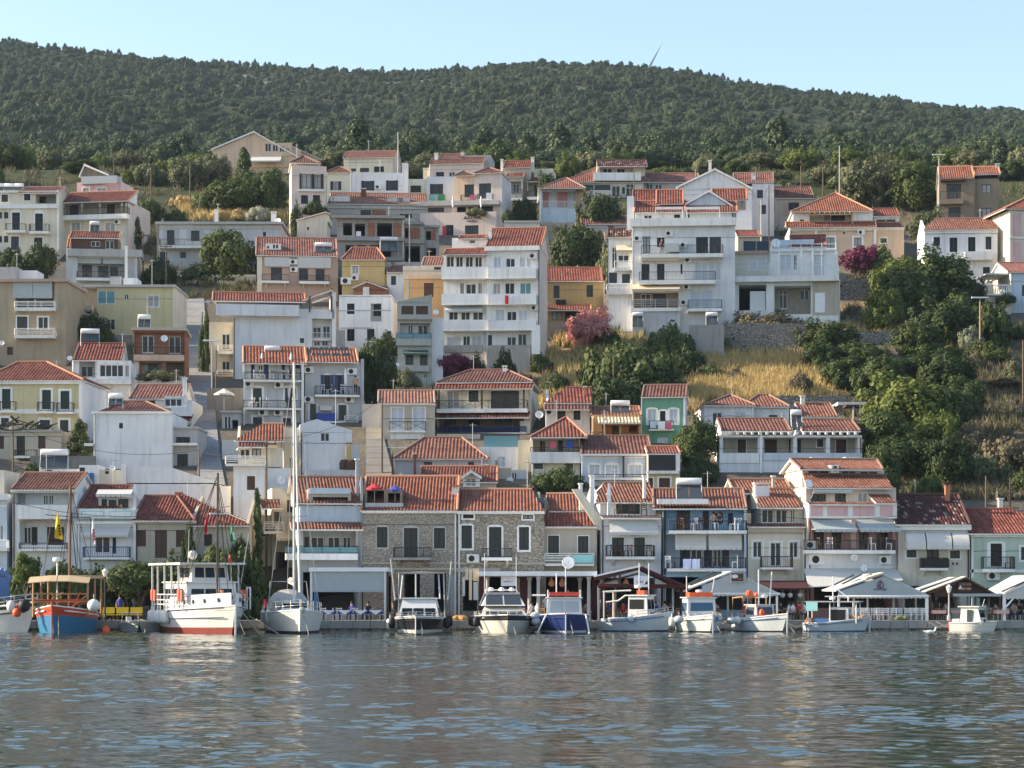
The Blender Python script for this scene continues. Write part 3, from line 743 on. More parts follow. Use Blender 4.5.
g.panel(78,257,102,265,'awngrey',.1,'roll_blind',w=h.facs[0].w+.3);g.panel(103.5,257,125,265.5,'awngrey',.1,'roll_blind',w=.3)
a.balcony(76.5,126,277.5,281,1,'bars',271);a.col(124.5,127.2,257,280,'trim',-.7,.35)
h.gx(66.5,70,248,236,.3,2.3,'red',fill='pinkish');h.solar(90,99,220.5,232,3.4,True);h.done()
h=HS('long grey flat-roofed house with two storeys of shutters and a balcony, behind round tree',155,283,270)
a=h.block(157,281,223.5,dep=9,mat='palegrey');h.flat(155,283,221.5,224,0,9,'lightconcrete',.5)
a.win('kg',(167,230,174.5,245),(191,230.5,199.5,241),shut='galv');a.win('kg',(263,232,266,237));a.win('k',(230,232,236,240),(180,252,186,258),(212,252,218,259),(250,251,258,259));a.win('kg',(160,252,167,265),door=True)
a.balcony(159,205,245.5,248,1.2,'bars',239);h.chim(271,276,211.5,223,4);h.chim(214.5,218,209,223,5);h.dish(278,221,3.2,.2,az=-20);h.done()
h=HS('peach house with wide red gable and white awning at the top of town',210,322,176,yaw=-3,D=346)
a=h.block(214,300,150,dep=9,mat='peach');h.gy(254,131.5,211,149.5,304,160,-.2,10,'red',fill='peach',yb=168)
h.gy(292,146,290,149,322,160,1.6,6,'red',fill='peach',yb=168,trim=False)
a.win('w',(230,149.8,235,152));b=h.block(262,292,143,156,dep=.2,w=-.35,mat='peach');b.win('wg',(265,143.5,271,151.5),(272.5,144.5,278,151.5),(279.5,146,284,152),(285,148,289,152))
b=h.block(288,318,161,dep=6,w=1.8,mat='peach');a.awning(252,282,155,162,1.6,'awnwhite');a.win('k',(266,163,273,168));a.bands(214,252,153,155,t=.2);h.done()
h=HS('tall pinkish house with black-shuttered double window and curtains, lit left wall',284,327,243,yaw=8)
a=h.block(291.5,326.5,165.5,dep=7.5,mat='pinkish',side='cream');h.hip(290,319,162.5,303,304,156.3,1.2,3,'red');h.block(293,317,162.3,166,dep=5,w=1.6,mat='cream')
a.win('kc',(302,174,311,188.5),(315,174.5,320.5,188.5),shut=None,door=True);a.panel(299.5,173.5,301.6,189,'kframe',name='shutter');a.panel(311.3,174,314.6,189,'kframe',name='shutter');a.panel(320.8,174,323.5,189,'kframe',name='shutter')
a.balcony(298,324,189.3,191.5,.35,'none');a.win('ck',(301,195,308,204),(313,195,320,204));h.done()
h=HS('small cream cottage wall with crumbling plaster, beneath ivy of the pinkish house',296,330,240,D=284)
a=h.block(297,327,219,dep=5,mat='palecream');h.gy(326,212,296,220,331,214,0,5,'red',fill='palecream',yb=222,trim=False);a.win('kg',(307,227,309,230));h.done()
h=HS('cream house with little red hip roof and black-shuttered window, right of tall pinkish house',326,353,215,D=318)
a=h.block(327,351,172,dep=6,mat='cream');h.hip(326,352.5,172.5,338,341,167,0,2.6,'red');a.win('kc',(333,181.5,338.5,190),shut='kframe');h.done()
h=HS('cream house with straight red roof and roof terrace, beside tall bare pole',342,399,195,D=330,yaw=-5)
a=h.block(343.5,394.5,158.5,dep=7,mat='cream',side='pinkish');h.gx(342.5,395.5,158,152,0,3.4,'red',fill='pinkish');a.win('k',(374,166.5,384,172),(351,168.5,356,171.5));a.win('kg',(360,168,369,172));h.done()
h=HS('white terrace house with two black-shuttered windows and a broad white chimney pillar',348,409,215,D=308)
a=h.block(350,402,173,dep=6,mat='bluewhite');h.block(402,408,163,dep=1.2,mat='white');a.win('kg',(364.5,181,371,190.5),(389,180.5,395,190.5),shut='kframe');a.ac((378,187))
b=h.block(408,427,179,dep=6,w=2,mat='cream');b.win('ck',(407.5+3,185.5,421,192.5));a.panel(357.5,175,358.8,190,'trim',name='pipe');h.done()
h=HS('white house under long orange roof with white roof dormer, above the unfinished concrete block',324,428,240,D=296,yaw=4)
a=h.block(328,427,203,dep=8,mat='lightconcrete',side='cream');h.gx(327.5,427.5,203.5,193,-.3,4,'orange',fill='cream',x0r=331)
a.bands(328,427,203.5,209.5,'palegrey',.25,'parapet');b=h.block(389,410,197.5,204,dep=2,w=.3,mat='palegrey');b.win('k',(397.5,198,403,204));b=h.block(330,350,196,203,dep=1.5,w=.2,mat='white');b.win('wg',(332,197,334,201))
a.win('k',(360.5,210,371,216),(400,214,412,218));a.panel(372,210,386,216,'brick',.03,'brick_infill');h.chim(361,366,188,197,2,'rust');h.done()
h=HS('unfinished concrete building with brick infill and empty openings',331,440,278,yaw=3)
a=h.block(337,404,217,dep=8,mat='concrete',side='orangewall');a.bands(332,405,216,219.5,'concrete',.9,'slab');a.bands(337,404,237,241.5,'concrete',.5,'slab');a.bands(337,404,258,261,'concrete',.4,'slab')
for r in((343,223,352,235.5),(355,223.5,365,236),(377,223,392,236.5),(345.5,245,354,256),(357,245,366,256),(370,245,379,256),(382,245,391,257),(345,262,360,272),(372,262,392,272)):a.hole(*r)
for r in((368,222.5,375,236.5),(393,223,401,237.5)):a.panel(*r,'brick',.03,'brick_infill')
a.panel(356,231,361,236.5,'plast',.04,'white_board',w=.2);b=h.block(404,424,222,dep=7,w=1.5,mat='concrete');c=h.block(424,439,226,dep=6,w=2.5,mat='concrete')
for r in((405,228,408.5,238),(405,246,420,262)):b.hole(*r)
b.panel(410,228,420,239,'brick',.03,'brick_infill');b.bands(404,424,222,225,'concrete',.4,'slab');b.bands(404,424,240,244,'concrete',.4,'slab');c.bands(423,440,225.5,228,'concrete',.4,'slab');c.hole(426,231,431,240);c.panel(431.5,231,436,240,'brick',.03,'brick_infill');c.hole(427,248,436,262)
h.solar(380,398,236,251,-1.5,True);h.done()
h=HS('light blue house front with towel-hung balcony, joined to the peach villa',426,456,225,D=302)
a=h.block(427,455,176.5,dep=6,mat='paleblue');a.win('kg',(430,184,443,194),shut=None);a.panel(430,184,433,194,'kframe',name='shutter');a.panel(440,184,443,194,'kframe',name='shutter');a.balcony(429,445,200.5,203.3,.8,'bars',194.5)
a.win('kg',(428,206,444,212));a.bands(425,455,204.2,206,'lightconcrete',.8,'slab');h.done()
h=HS('cream house with long red roof and white chimney, behind peach villa',424,498,190,D=322,yaw=-5)
a=h.block(429,482,164,dep=6,mat='pinkish',side='cream');h.gx(429,483,164,158.3,0,3.2,'red',fill='pinkish');h.gx(439,462,158.5,154.5,3,2,'red',fill='pinkish');h.block(461,491,155.5,dep=6,w=4,mat='greywall')
a.win('k',(436,172,444,177));a.win('wg',(449,172,455,177));h.chim(434.5,438,153,164,2);h.chim(461,464,152.5,160,4);h.chim(423,429,168,178,1,'cream');h.done()
h=HS('peach villa with two black balcony doors and a pinkish lower wall lettered near its top',454,516,245,D=296,yaw=-9)
a=h.block(474.5,502,173.5,245,dep=8,mat='pinkish',side='palegrey');b=h.block(454.5,474.5,175.5,206,dep=6,mat='peach');h.hip(474,503.5,173.2,489,490,168,0,2.6,'red');h.hip(454,475.2,175.8,464,465,171.5,0,2.2,'red')
b.win('kg',(464.5,184.5,474,197),door=True);a.win('kg',(479,183.5,491,198),door=True);b.balcony(460.5,475,200.8,203,.8,'bars',195);a.balcony(477,492.5,199.5,201.8,.8,'bars',194)
a.bands(413,501,204,206,'lightconcrete',1.6,'pergola_slab');c=h.block(420,496,213.5,dep=5,w=-1.6,mat='pinkish');c.win('k',(446,225,453.5,241),(465,225.5,478.5,236));d=h.block(455,474.4,206.5,214,dep=4,w=.6,mat='pinkish');d.win('k',(457,207,466,213.3),(468,207,473,213.3));a.win('k',(478,206.5,493,213))
h.sign=(c,463.5,216.5,480,220.2);h.done();HVILLA=h
h=HS('narrow beige apartment house with stacked porches and small dark red roofs, right of peach villa',500,553,240,D=318,yaw=-6)
a=h.block(504,530,168,dep=7,mat='beige',side='cream');h.gx(503,531,167.8,161.5,0,3,'darkred',fill='beige');h.chim(500.5,503,159,170,1);h.chim(531,534,157,168,2)
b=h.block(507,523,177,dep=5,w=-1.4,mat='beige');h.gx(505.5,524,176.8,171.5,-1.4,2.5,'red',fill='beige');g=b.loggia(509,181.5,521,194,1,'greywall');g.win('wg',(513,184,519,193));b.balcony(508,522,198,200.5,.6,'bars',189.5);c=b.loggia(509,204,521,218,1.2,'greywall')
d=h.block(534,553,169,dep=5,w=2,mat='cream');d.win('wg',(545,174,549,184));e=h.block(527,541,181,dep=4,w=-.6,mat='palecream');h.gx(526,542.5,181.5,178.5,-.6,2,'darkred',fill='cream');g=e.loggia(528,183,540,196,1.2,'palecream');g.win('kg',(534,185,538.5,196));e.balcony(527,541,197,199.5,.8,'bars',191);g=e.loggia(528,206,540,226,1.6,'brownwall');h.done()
h=HS('house with pink shutter panels behind a white balcony under red hip roof',537,588,224,D=300)
a=h.block(541,576,190,dep=8,mat='bluewhite');h.hip(538,586,188.3,565,567,178.3,-1.2,5,'red');g=a.loggia(542.5,191,575,208.5,1,'palegrey');g.panel(543,192,548.8,208,'rshut',.08,'shutter');g.panel(557.5,192,567,208,'rshut',.08,'shutter');g.win('cw',(549.5,192.5,556.8,208),(568,192.5,574.5,208))
a.bands(541.5,576,208,223.5,'paleblue',.4,'parapet');b=h.block(576,586,190,dep=6,w=1.2,mat='rosebrown');b.hole(576.8,209,580,219,1);h.rail(a.h.o,*h.f(541.5,208,-.6)[:1],*h.f(576,208,-.6)[:1],-.5,0,h.f(541,208,-.6)[1],h.f(541,201,-.6)[1],'bars','plast');a.col(539.5,541,190,240,'trim',-1.2,.2);h.done()
h=HS('large house with red hip roof and grey-tiled top veranda, highest beside the ridge trees',564,702,222,D=322)
a=h.block(572,644,181,dep=9,mat='cream');h.hip(562,650,182,598,632,167,0,5,'red');b=h.block(597,645,165.5,181,dep=4,w=1.5,mat='cream');h.gx(597,649.5,166,160.5,0,3,'beige',back=False,fill='cream',gov=.4)if False else h.gx(597.5,648,166.2,160.3,.2,3.5,'mottled',fill='cream')
g=b.loggia(600,167,634,176.5,1,'palegrey');g.win('wg',(603,168,612,176),(617,168,625,176));a.balcony(594,641,178,180.5,.8,'solid',172.5,rails=True);a.win('wg',(577,184,611,190.5));a.win('wg',(612,186,620,197),(626,184,634,199),door=True);a.win('kg',(622,187,625,194))
c=h.block(644,698,182,dep=7,w=1,mat='greywall');h.gx(644,701,182,173.5,1,4,'red',fill='greywall');c.win('wg',(646,184,653,190),(655,184,662,190));c.panel(663,183.5,668,190,'rosebrown',.03,'brick_infill');a.balcony(610,644,200,202.5,1,'bars',195);a.win('kg',(614,204,622,212),(630,204,640,214));h.done()
h=HS('low shed with long red roof hidden between two round trees',580,628,232,D=288)
a=h.block(583,627,224,dep=5,mat='greywall');h.gx(581,627,224,217,0,3,'red',fill='greywall',back=False);a.win('k',(608,226,614,231));h.done()
h=HS('white house with broad plain gable to the sea and red roof wing at right',676,776,235,D=292,yaw=-6)
a=h.block(679,752,187.5,dep=11,mat='bluewhite',side='white');h.gy(715,168.8,676,187.5,753,188.5,-.1,11,'red',fill='bluewhite',yb=190)
h.chim(708.5,711.5,160,178,4);b=h.block(752,774,184,dep=6,w=3,mat='white');h.gx(733,774,183,173.5,3.2,3.5,'red',fill='cream');h.chim(751.5,755.5,173.5,184,4);b.win('kg',(757,190,763,198),(760,205,766,214));a.win('wg',(754,200,760,210));h.done()
h=HS('beige stone house with low red roofs and dark doorway, beside tall wooden poles',756,818,235,D=298)
a=h.block(759,813,198,dep=7,mat='beige');h.gx(757,815,198,187,0,4,'red',fill='beige');a.win('k',(788.5,202.5,799,210.5),(770.5,202,774.5,212));a.panel(783,203,788,216,'rosebrown',.03,'shutter');h.flat(760,782,184.5,186.5,4,3,'lightconcrete');h.done()
h=HS('villa with large red hip roof and pergola above a peach lower storey, behind bougainvillea',786,906,266,yaw=-3)
a=h.block(790,876,226,dep=9,mat='peach',side='cream');b=h.block(793,873,211,227,dep=7,w=1.2,mat='white');h.hip(791,873,211.5,834.5,836.5,193.5,.8,6,'orange')
g=b.loggia(809,212.5,852,224,1.4,'cream');g.win('k',(824,215,829.5,223),(831,215.5,845,222.5));b.win('k',(800,219.5,804,223));h.gx(786,877,227.5,222.5,-.2,1.3,'red',back=False);a.bands(790,876,228,230,t=.12)
a.win('b',(827,237.5,834.5,248),(854,237.5,861.5,246),trim='trim',tw=.25);a.ac((861,232.5));a.win('k',(843,232,845,234));a.panel(789.5,230,791,262,'trim',.1,'pilaster');a.panel(873.5,228,876,264,'trim',.1,'pilaster');a.panel(815,229.5,817,262,'trim',.1,'pilaster')
c=h.block(876,904,228,dep=6,w=1,mat='peach');d=h.block(874,899,216,228,dep=5,w=2.4,mat='white');h.gx(873,900,216,209,2.4,3,'darkred',fill='white');h.gx(875,903,227.5,223,.8,1.5,'red',back=False);c.win('wg',(880,238,887,243),trim='trim');c.bands(876,904,228,230,t=.12);d.win('wg',(876,219,896,223.5))
m=MB()
for x in range(810,854,5):
 p=h.local(x,212.5,.3);m.box(p.x-.06,p.x+.06,-.2,1.3,p.z-.15,p.z)
p=h.local(809,213,-.1);q=h.local(853,213,-.1);m.box(p.x,q.x,-.2,-.08,p.z-.3,p.z-.15)
for x in(809.5,852.5):p=h.local(x,224,-.1);m.box(p.x-.07,p.x+.07,-.2,-.06,p.z,p.z+1.7)
m.build('pergola',M['palewood'],h.o);h.done()
h=HS('brown two-storey house with orange roof and glazed balcony doors on the right ridge',937,1007,228,yaw=-8)
a=h.block(975,999,179,dep=7,mat='brownwall',side='umber');b=h.block(939.5,975,179,dep=7,w=-.6,mat='brownwall');h.gx(939,974.5,178.5,167.3,-.6,4,'orange',fill='brownwall');h.gx(974.5,1001,174.5,167.3,.1,3.8,'orange',fill='brownwall')
b.win('kg',(946.5,184,961,198.5),(948.5,207.5,960.5,220),door=True);a.win('kc',(982,184.5,991,193),(982,208,991,216.8));b.balcony(939.5,963.5,199,203.5,.9,'bars',191.5,mat='brownwall');b.balcony(939.5,963.5,220,224,.9,'bars',213,mat='brownwall');h.chim(996,1000,163.5,172,3,'beige');b.bands(940,965,180,181.5,'umber',.9,'lintel');h.done()
h=HS('white house with four tall black windows and bright orange roof, right hillside',921,1005,284,yaw=-4)
a=h.block(924.5,997.5,230,dep=8,mat='bluewhite',side='white');h.gx(923,998,230,219,0,4.4,'orange',fill='bluewhite',x0r=935)
a.win('k',(933.5,237,940,246),(949.5,237.5,957.5,252),(968,237,975.5,252),(985.5,236.5,991.5,249.5),trim='trim',tw=.1);a.win('k',(983,267,990,276));a.balcony(965,993,253,259.5,1,'solid',251.5);a.bands(924,998,231,233,'white',.15);b=h.block(997.5,1004,221,dep=5,w=1.5,mat='white');h.chim(998,1001,214,224,3);h.done()
h=HS('pink-panelled building with lit cream left wall at the right edge',1003,1060,285,D=268,yaw=9)
a=h.block(1010,1060,210,dep=8,mat='cream',side='palecream');h.hip(1005,1062,208.5,1030,1040,196,0,4.5,'red');a.panel(1013,213,1021,236,'rose',.06,'wall_panel');a.panel(1013,241.5,1021,264.5,'rose',.06,'wall_panel');a.panel(1027,213,1038,236,'rose',.06,'wall_panel');a.panel(1027,241.5,1038,264.5,'rose',.06,'wall_panel');a.bands(1009,1060,237,240,t=.15);h.done()
h=HS('light blue house front with red roof edge, below the pink-panelled building',1006,1056,330,D=258,yaw=5)
a=h.block(1011,1056,272,dep=7,mat='paleblue',side='cream');h.gx(1008,1058,272,263,0,4,'red',fill='paleblue');a.win('kg',(1022,285,1030,296));b=h.block(985,1011,294,dep=5,w=-.5,mat='cream');b.balcony(984.5,1011,293.5,295.5,.6,'balusters',284.5,rmat='trim');b.win('k',(996,300,1004,311));h.flat(986,1012,273,275,1,4,'awnwhite');h.done()
h=HS('distant white villa with orange gable roof among trees on the hill',668,716,163,D=470)
a=h.block(671,710,156,dep=9,mat='white');h.gx(670,712,156.5,149.5,0,5,'mottled',fill='white');h.gy(698,151,688,157,706,157,-1.5,6,'orange',fill='white',yb=162);a.win('kg',(674,157.5,678,160),(681,157.5,686,161));h.done()
h=HS('tan flat-roofed house with grey roll blind over glazed balcony, at left edge',-12,68,366,yaw=-2)
a=h.block(-12,66,281,dep=9,mat='tan');h.flat(-13,67,279,281.5,0,9,'rosebrown',.4);h.block(-10,17,267,279.5,dep=3,w=3,mat='greywall');h.block(18,37,270.5,279.5,dep=3,w=4,mat='white')
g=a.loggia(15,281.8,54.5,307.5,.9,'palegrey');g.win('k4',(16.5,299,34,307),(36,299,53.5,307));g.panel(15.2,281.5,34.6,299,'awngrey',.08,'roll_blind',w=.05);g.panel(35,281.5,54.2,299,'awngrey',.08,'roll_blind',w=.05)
a.balcony(14.5,54.5,307.5,310.5,.7,'rails',301.5,rmat='wframe');a.win('b',(17,316.5,27.5,330),trim='trim',door=True);a.win('w',(38,317,48,330),trim='trim',door=True);a.balcony(14.5,54,335,338,1,'rails',328.5,rmat='wframe');a.win('cb',(7,347,13,355));h.dish(2,343,2.5,-.3);h.done()
h=HS('yellow flat-roofed house with teal and white windows, above the brick-fronted house',84,180,346)
a=h.block(97,175,286,dep=9,mat='paleyellow',side='cream');b=h.block(85,97,290,dep=6,w=2,mat='cream');h.flat(84,175.5,284.5,287,0,9,'lightconcrete',.35)
a.win('wt',(97.5,290.5,115,304));a.win('wg',(124,294,128.5,299.5));a.win('wc',(147.5,295.5,159,307),trim='trim',tw=.06);a.win('w',(106,319,115,330));h.block(123.5,137,278,286,dep=3,w=3,mat='white');h.block(110,121,276.5,286,dep=2,w=4,mat='greywall');h.chim(124.8,127,246,280,3.5,'white');h.done()
h=HS('narrow brick-fronted house with satellite dish above plant-hung porch',128,187,392,yaw=5)
a=h.block(134,185,330,dep=7,mat='brick',side='brick');h.flat(131,187,327,330.5,0,7,'beige',.5);g=a.loggia(134.5,332.5,184,354,.5,'brick');g.win('wg',(142,335.5,154,353.5),(169,336.5,180.5,354),door=True);a.balcony(133.5,184,354.5,361,.5,'bars',347,mat='peach');a.panel(134,361.5,139,385,'palecream',.06,'pilaster')
g=a.loggia(141,363,161.5,375,1,'greywall');g.win('kg',(148,364,158,374.5));g=a.loggia(166,362.5,183,377,1.4,'brownwall');a.panel(134,376,186,400,'palecream',.1,'lower_wall');h.dish(164.3,338.3,3.6,-.5);h.solar(138,150,314,327,2,True);h.done()
h=HS('white house with red roof and two glazed rooms beside white slanted stair wall',62,133,414,yaw=6)
a=h.block(72,131,360,dep=8,mat='bluewhite',side='white');h.gx(73,121.5,360,343.5,0,5.5,'darkred',fill='white');g=a.loggia(79,360.5,95,377.5,1,'palegrey');g.win('wg',(81,366,93,377));b=h.block(97,131,361.5,379,dep=3,w=-.7,mat='white');b.win('w4',(99.5,364.5,123.5,377));b.win('wg',(125,365,129,377));a.bands(94,132,380,385,'bluewhite',1,'parapet')
a.win('kg',(87,395,94,405.5),(98,395,106,405.5));h.solar(81,99,328.5,341,4,True,.4);h.dish(70,358,2.6,-1);h.done()
h=HS('yellow neoclassical house with tall dark green shutters and red hip roof',-12,84,448,yaw=-3)
a=h.block(-12,82,381,dep=9,mat='paleyellow',side='white');h.hip(-20,83.5,380.5,18,47,362.5,0,4.6,'red');a.bands(-12,82,381.5,384,t=.25)
a.win('cg',(2,389,10.5,409),(42,390,51,410),(60.5,391,69.5,411),trim='trim',tw=.2);a.win('kg',(40,420,50,429),(1,418,9,428),trim='trim',tw=.2);a.win('kg',(60,420,68.5,441),trim='trim',tw=.2,door=True)
for x0,x1,y in((-1,15,410.5),(37,53,411.3),(56.5,73,411.8)):a.balcony(x0,x1,y,y+2,.6,'bars',y-9)
a.bands(-12,82,409.5,413.5,t=.08);a.panel(79,382,82.2,446,'trim',.1,'pilaster');a.panel(73.5,430,76,446,'greywall',.05,'drain');h.done()
h=HS('roofless old tan house with collapsed dark roof timbers and shuttered doors',-12,64,478,D=190,yaw=-4)
a=h.block(-12,61,431,dep=7,mat='beige');a.bands(-12,62,430,432,'concrete',.15);a.win('k',(16.5,436,25,455.5),door=True);a.win('cb',(38,436,45.5,448.5),(-2,436,4,449));a.balcony(14,36,456,458,.6,'bars',450);a.win('k',(15.5,466,25,474));a.bands(-12,61,461,463,'concrete',.1)
m=MB();rr=random.Random(5)
for k in range(60):
 u0=rr.uniform(*sorted((h.f(-10,430)[0],h.f(46,430)[0])));w_=rr.uniform(.3,6);z0=h.f(0,430)[1]+rr.uniform(-.2,.9)*max(0,1-abs(u0+1.2)/3.6);d=Vector((rr.uniform(-1.6,1.6),rr.uniform(-1,1),rr.uniform(-.3,.6)))
 m.tube([(u0,w_,z0),(u0+d.x,w_+d.y,z0+d.z)],rr.uniform(.05,.1),4)
m.build('collapsed_roof',M['blackp'],h.o);h.done()
h=HS('big blank grey-white house wall with one tiny window and red hip roof',92,176,482,D=187)
a=h.block(93.5,172,413,dep=9,mat='bluewhite');h.hip(99,170,412.5,124,146,402,.5,4.5,'red');a.bands(91.5,173,411.5,413.8,t=.2);a.win('kg',(119,423,123,428.5));a.bands(85,93.5,443.5,446,'white',.4,'ledge');h.solar(109,122,393,405,1.5,True,.5);h.done()
h=HS('white terraced house with red roof strip and tall white chimney, by the stepped lane',128,194,440,D=203)
a=h.block(131,192,400,dep=7,mat='white');h.gx(128.5,184,398.5,385,0,4,'red',fill='white');a.win('kg',(164,398.6+2,172,407));b=h.block(164,186,396,408,dep=2,w=-.7,mat='white');b.win('w3',(164.5,398.5,182,406.5));c=h.block(171,191,407,416,dep=2,w=-.9,mat='white');h.gx(173,191,421.5,415.5,-.8,1,'darkred',back=False);a.win('k',(174,435,192,442));h.chim(182.5,186.2,377.5,400,.3);h.chim(125.5,129,386,400,2,'cream');a.win('cb',(142,400.7,155,404));a.win('k',(173,425,190,432));h.done()
h=HS('low white building with long sloping blank wall and cluttered roof terrace, above the quay houses',38,220,520,D=172)
a=h.block(127,217.5,483,dep=7,mat='bluewhite');g=MB();P=[h.local(x,y,0)for x,y in((127,484),(127,466),(170,467),(217.5,482.5),(217.5,484))];g.prism([tuple(p)for p in P],(0,6.9,0));g.build('wall',M['bluewhite'],h.o)
b=h.block(40,80,469,dep=4,w=1,mat='white');c=h.block(79,98,465,dep=3,w=.4,mat='white');d=h.block(98,127,470,dep=4,w=.8,mat='palecream');c.win('cb',(79.5,467.5,85,476));c.panel(92,474,93.5,484,'kframe',.1,'pipe');b.win('k',(45,468.6+1,52,471));b.win('kg',(58,471,60,474));d.win('kg',(105,465+6,109,474));a.col(121,126,464,492,'white',-.3,.5,'chimney');a.bands(95,127,485.5,487,'white',.3)
h.solar(41,67,449,466,1.5,True,.35);h.dish(112.5,468,3,-.2);h.done()
h=HS('tall white house with blank wall and tiled roof terrace, right of stepped lane',207,338,402,D=228,yaw=7)
a=h.block(233,312,317,dep=9,mat='bluewhite',side='cream');b=h.block(311,334,318,dep=8,w=1.2,mat='bluewhite');a.bands(216,299,305,317.5,'bluewhite',1,'parapet');b.bands(299,334,310,320,'bluewhite',1,'parapet')
h.gx(212,306,300.5,292.5,0,3,'red',fill='white',back=False);c=h.block(219,300,301,306,dep=4,w=2,mat='greywall');d=h.block(299,312,302,312,dep=4,w=1.6,mat='greywall');h.gy(332,290,303,300,334,293,.2,5,'darkred',trim=False);h.block(332,336,292,dep=7,w=.2,mat='white')
for x in(309,331):a.col(x,x+1.5,296,312,'brown',-.2,.15,'post')
b.win('wg',(313,327,321,338),(323,326,330,338),(314,341,320,346),(322,341,328,346));b.balcony(311,331,338.5,340.5,.6,'bars',332.5,rmat='wframe');a.win('kg',(300,338,304,343));
e=h.block(209,233,322,dep=8,w=3.5,mat='cream',side='cream');e.win('w',(222,334,230,350),(222,361,230,375),door=True);e.balcony(218,233,351,354,1,'rails',345,rmat='wframe');e.balcony(217,233,377,380,1,'rails',370,rmat='wframe');h.done()
h=HS('small white flat-roofed house with three dark windows, left of pinkish-brown house',176,258,312,D=270)
a=h.block(181.5,256,276,dep=7,mat='cream');h.flat(180,256,274.5,276.8,0,7,'white',.15);a.win('k',(188,283.5,194.5,301));a.win('k',(202.5,284,207,294.5),(208.5,284,213,293));a.win('kg',(231,286,235,292.5),(236.5,286,240.5,292.5));h.chim(179,183,271,280,2);h.done()
h=HS('pinkish-brown house with two white roll awnings and solar panels on its red roof',250,341,312,D=262,yaw=6)
a=h.block(257,338,256,dep=8,mat='rosebrown',side='cream');h.gx(255.5,338,255,237.5,0,5.5,'red',fill='cream');a.bands(256.5,338,255,257,t=.25)
a.panel(264.5,257.5,290,267,'awnwhite',.3,'roll_blind');a.panel(297.5,257.5,331,268.5,'awnwhite',.3,'roll_blind');a.win('kg',(271,267.5,282,280),(299,268.8,308,280),(315.5,269,324.5,280.5),door=True);a.balcony(262,289,280.5,283,.9,'bars',274,brackets=True);a.balcony(299,329.5,281,284,.9,'bars',275,brackets=True);a.ac((293.5,262),(294,269.5))
b=h.block(265.5,281,243.5,249.5,dep=2,w=1.2,mat='white');b.win('k',(267,246,269,248.5),(273,244.5,275,248.5),(276,244.5,278,248.5));h.solar(315,332,241.5,252.5,.6,True,.8);h.block(257,262,257,dep=1,w=-.1,mat='cream');h.done()
h=HS('yellow house with red hip roof, beside the unfinished concrete block',340,394,318,D=262)
a=h.block(342,384.5,260,dep=7,mat='yellow');h.hip(341,385.5,259.5,352,377,248,0,3.6,'red');a.win('wc',(352,266,358.5,274),trim='trim',tw=.1);a.ac((355,278));b=h.block(384,391,274,dep=5,w=.2,mat='yellow');a.ac((346,281),k=1.4);c=h.block(354,388,286,dep=2,w=-1.4,mat='brick');h.gy(367,281.5,352,288,388,289,-1.5,3,'darkred',fill='brick',yb=290,trim=False);h.block(363,369,287,296,dep=.6,w=-1.9,mat='white');h.block(384,391,262,274,dep=3,w=2,mat='greywall');h.done()
h=HS('plain white modern house with small dark square windows and pipes',336,393,352,D=240,yaw=-2)
a=h.block(339,391.5,296,dep=7,mat='bluewhite');a.win('k',(347,303.5,354.5,314),(347,329,354.5,341),(367,329,374.5,341));g=a.loggia(370.5,303.5,381.5,321.5,.5,'greywall');g.win('k',(373.5,304,381,316));a.win('kg',(387,331,391,335));a.panel(339,310,391,310.8,'galv',.06,'pipe');a.panel(340,327.5,372,328.3,'galv',.06,'pipe');h.parapet(339,391.5,295,297,0,5,'white');h.done()
h=HS('white hotel with blue doors and arched surrounds, tiers of balconies under red roof',236,366,448,D=206,yaw=7)
a=h.block(244,302.5,363,dep=9,mat='palegrey',side='palecream');b=h.block(305,361.5,362,dep=9,w=.3,mat='palegrey',side='palegrey');h.gx(242.5,307,363,346.5,-.8,5,'orange',fill='cream');h.gx(306.5,359,361.5,348.5,-.3,4.6,'orange',fill='palegrey')
h.solar(264.5,280,345.5,353,2.2,True,.9)
for k,x in enumerate((308.5,318.5,328.5,338.5)):h.solar(x+1,x+10,347,352,3.4,False,.9);h.solar(x+3,x+12,353,358,1.3,False,.9)
a.win('cbl',(251,363.8,254.5,379),(264,363.8,268.5,379),(281.5,364,285,379),(295,364.5,300,368.5));a.win('wg',(258,365,263,379),(288.5,365,294,379));a.balcony(244.5,302.5,379.5,382,1.1,'bars',372.5)
a.win('kg',(253,388,262,408),(285,388,296,408),trim='trim',tw=.2,arch=.4,door=True);a.balcony(243.5,302,407.5,410,1.1,'bars',400);a.ac((249,384),(279,385),(263,412.5),(278.5,412.5));a.win('bl',(253,417,262,430),(283,418,291,430),trim='trim',tw=.2);a.col(243.5,244.6,362,446,'trim',-1,.2);a.col(301.5,304,362,446,'trim',-1.1,1.2,'dividing_wall')
b.win('k',(324,375,330.5,394),(337,375,342,394),trim='trim',tw=.2,arch=.35,door=True,shut='bshut');b.balcony(315,359.5,394.5,397,1.1,'bars',386);b.ac((309,370),(352,371.5),(349.5,399.5),(309,399.5));b.win('kg',(310,404,316,420),(338.5,405,346.5,420),trim='trim',tw=.2,arch=.3,door=True);b.balcony(314,345,421,424,.9,'none');b.panel(316,413.5,335,424,'blue_cloth',.85,'canvas_screen');b.panel(320,406,332,411,'awnwhite',.6,'canopy');b.balcony(345,358,424.5,427,1,'rails',415.5,rmat='wframe');b.col(361,364,359,445,'palegrey',.2,5,'side_wall');h.done()
h=HS('old orange house with peeling plaster and single brown shuttered door',398,446,342,D=246,yaw=-3)
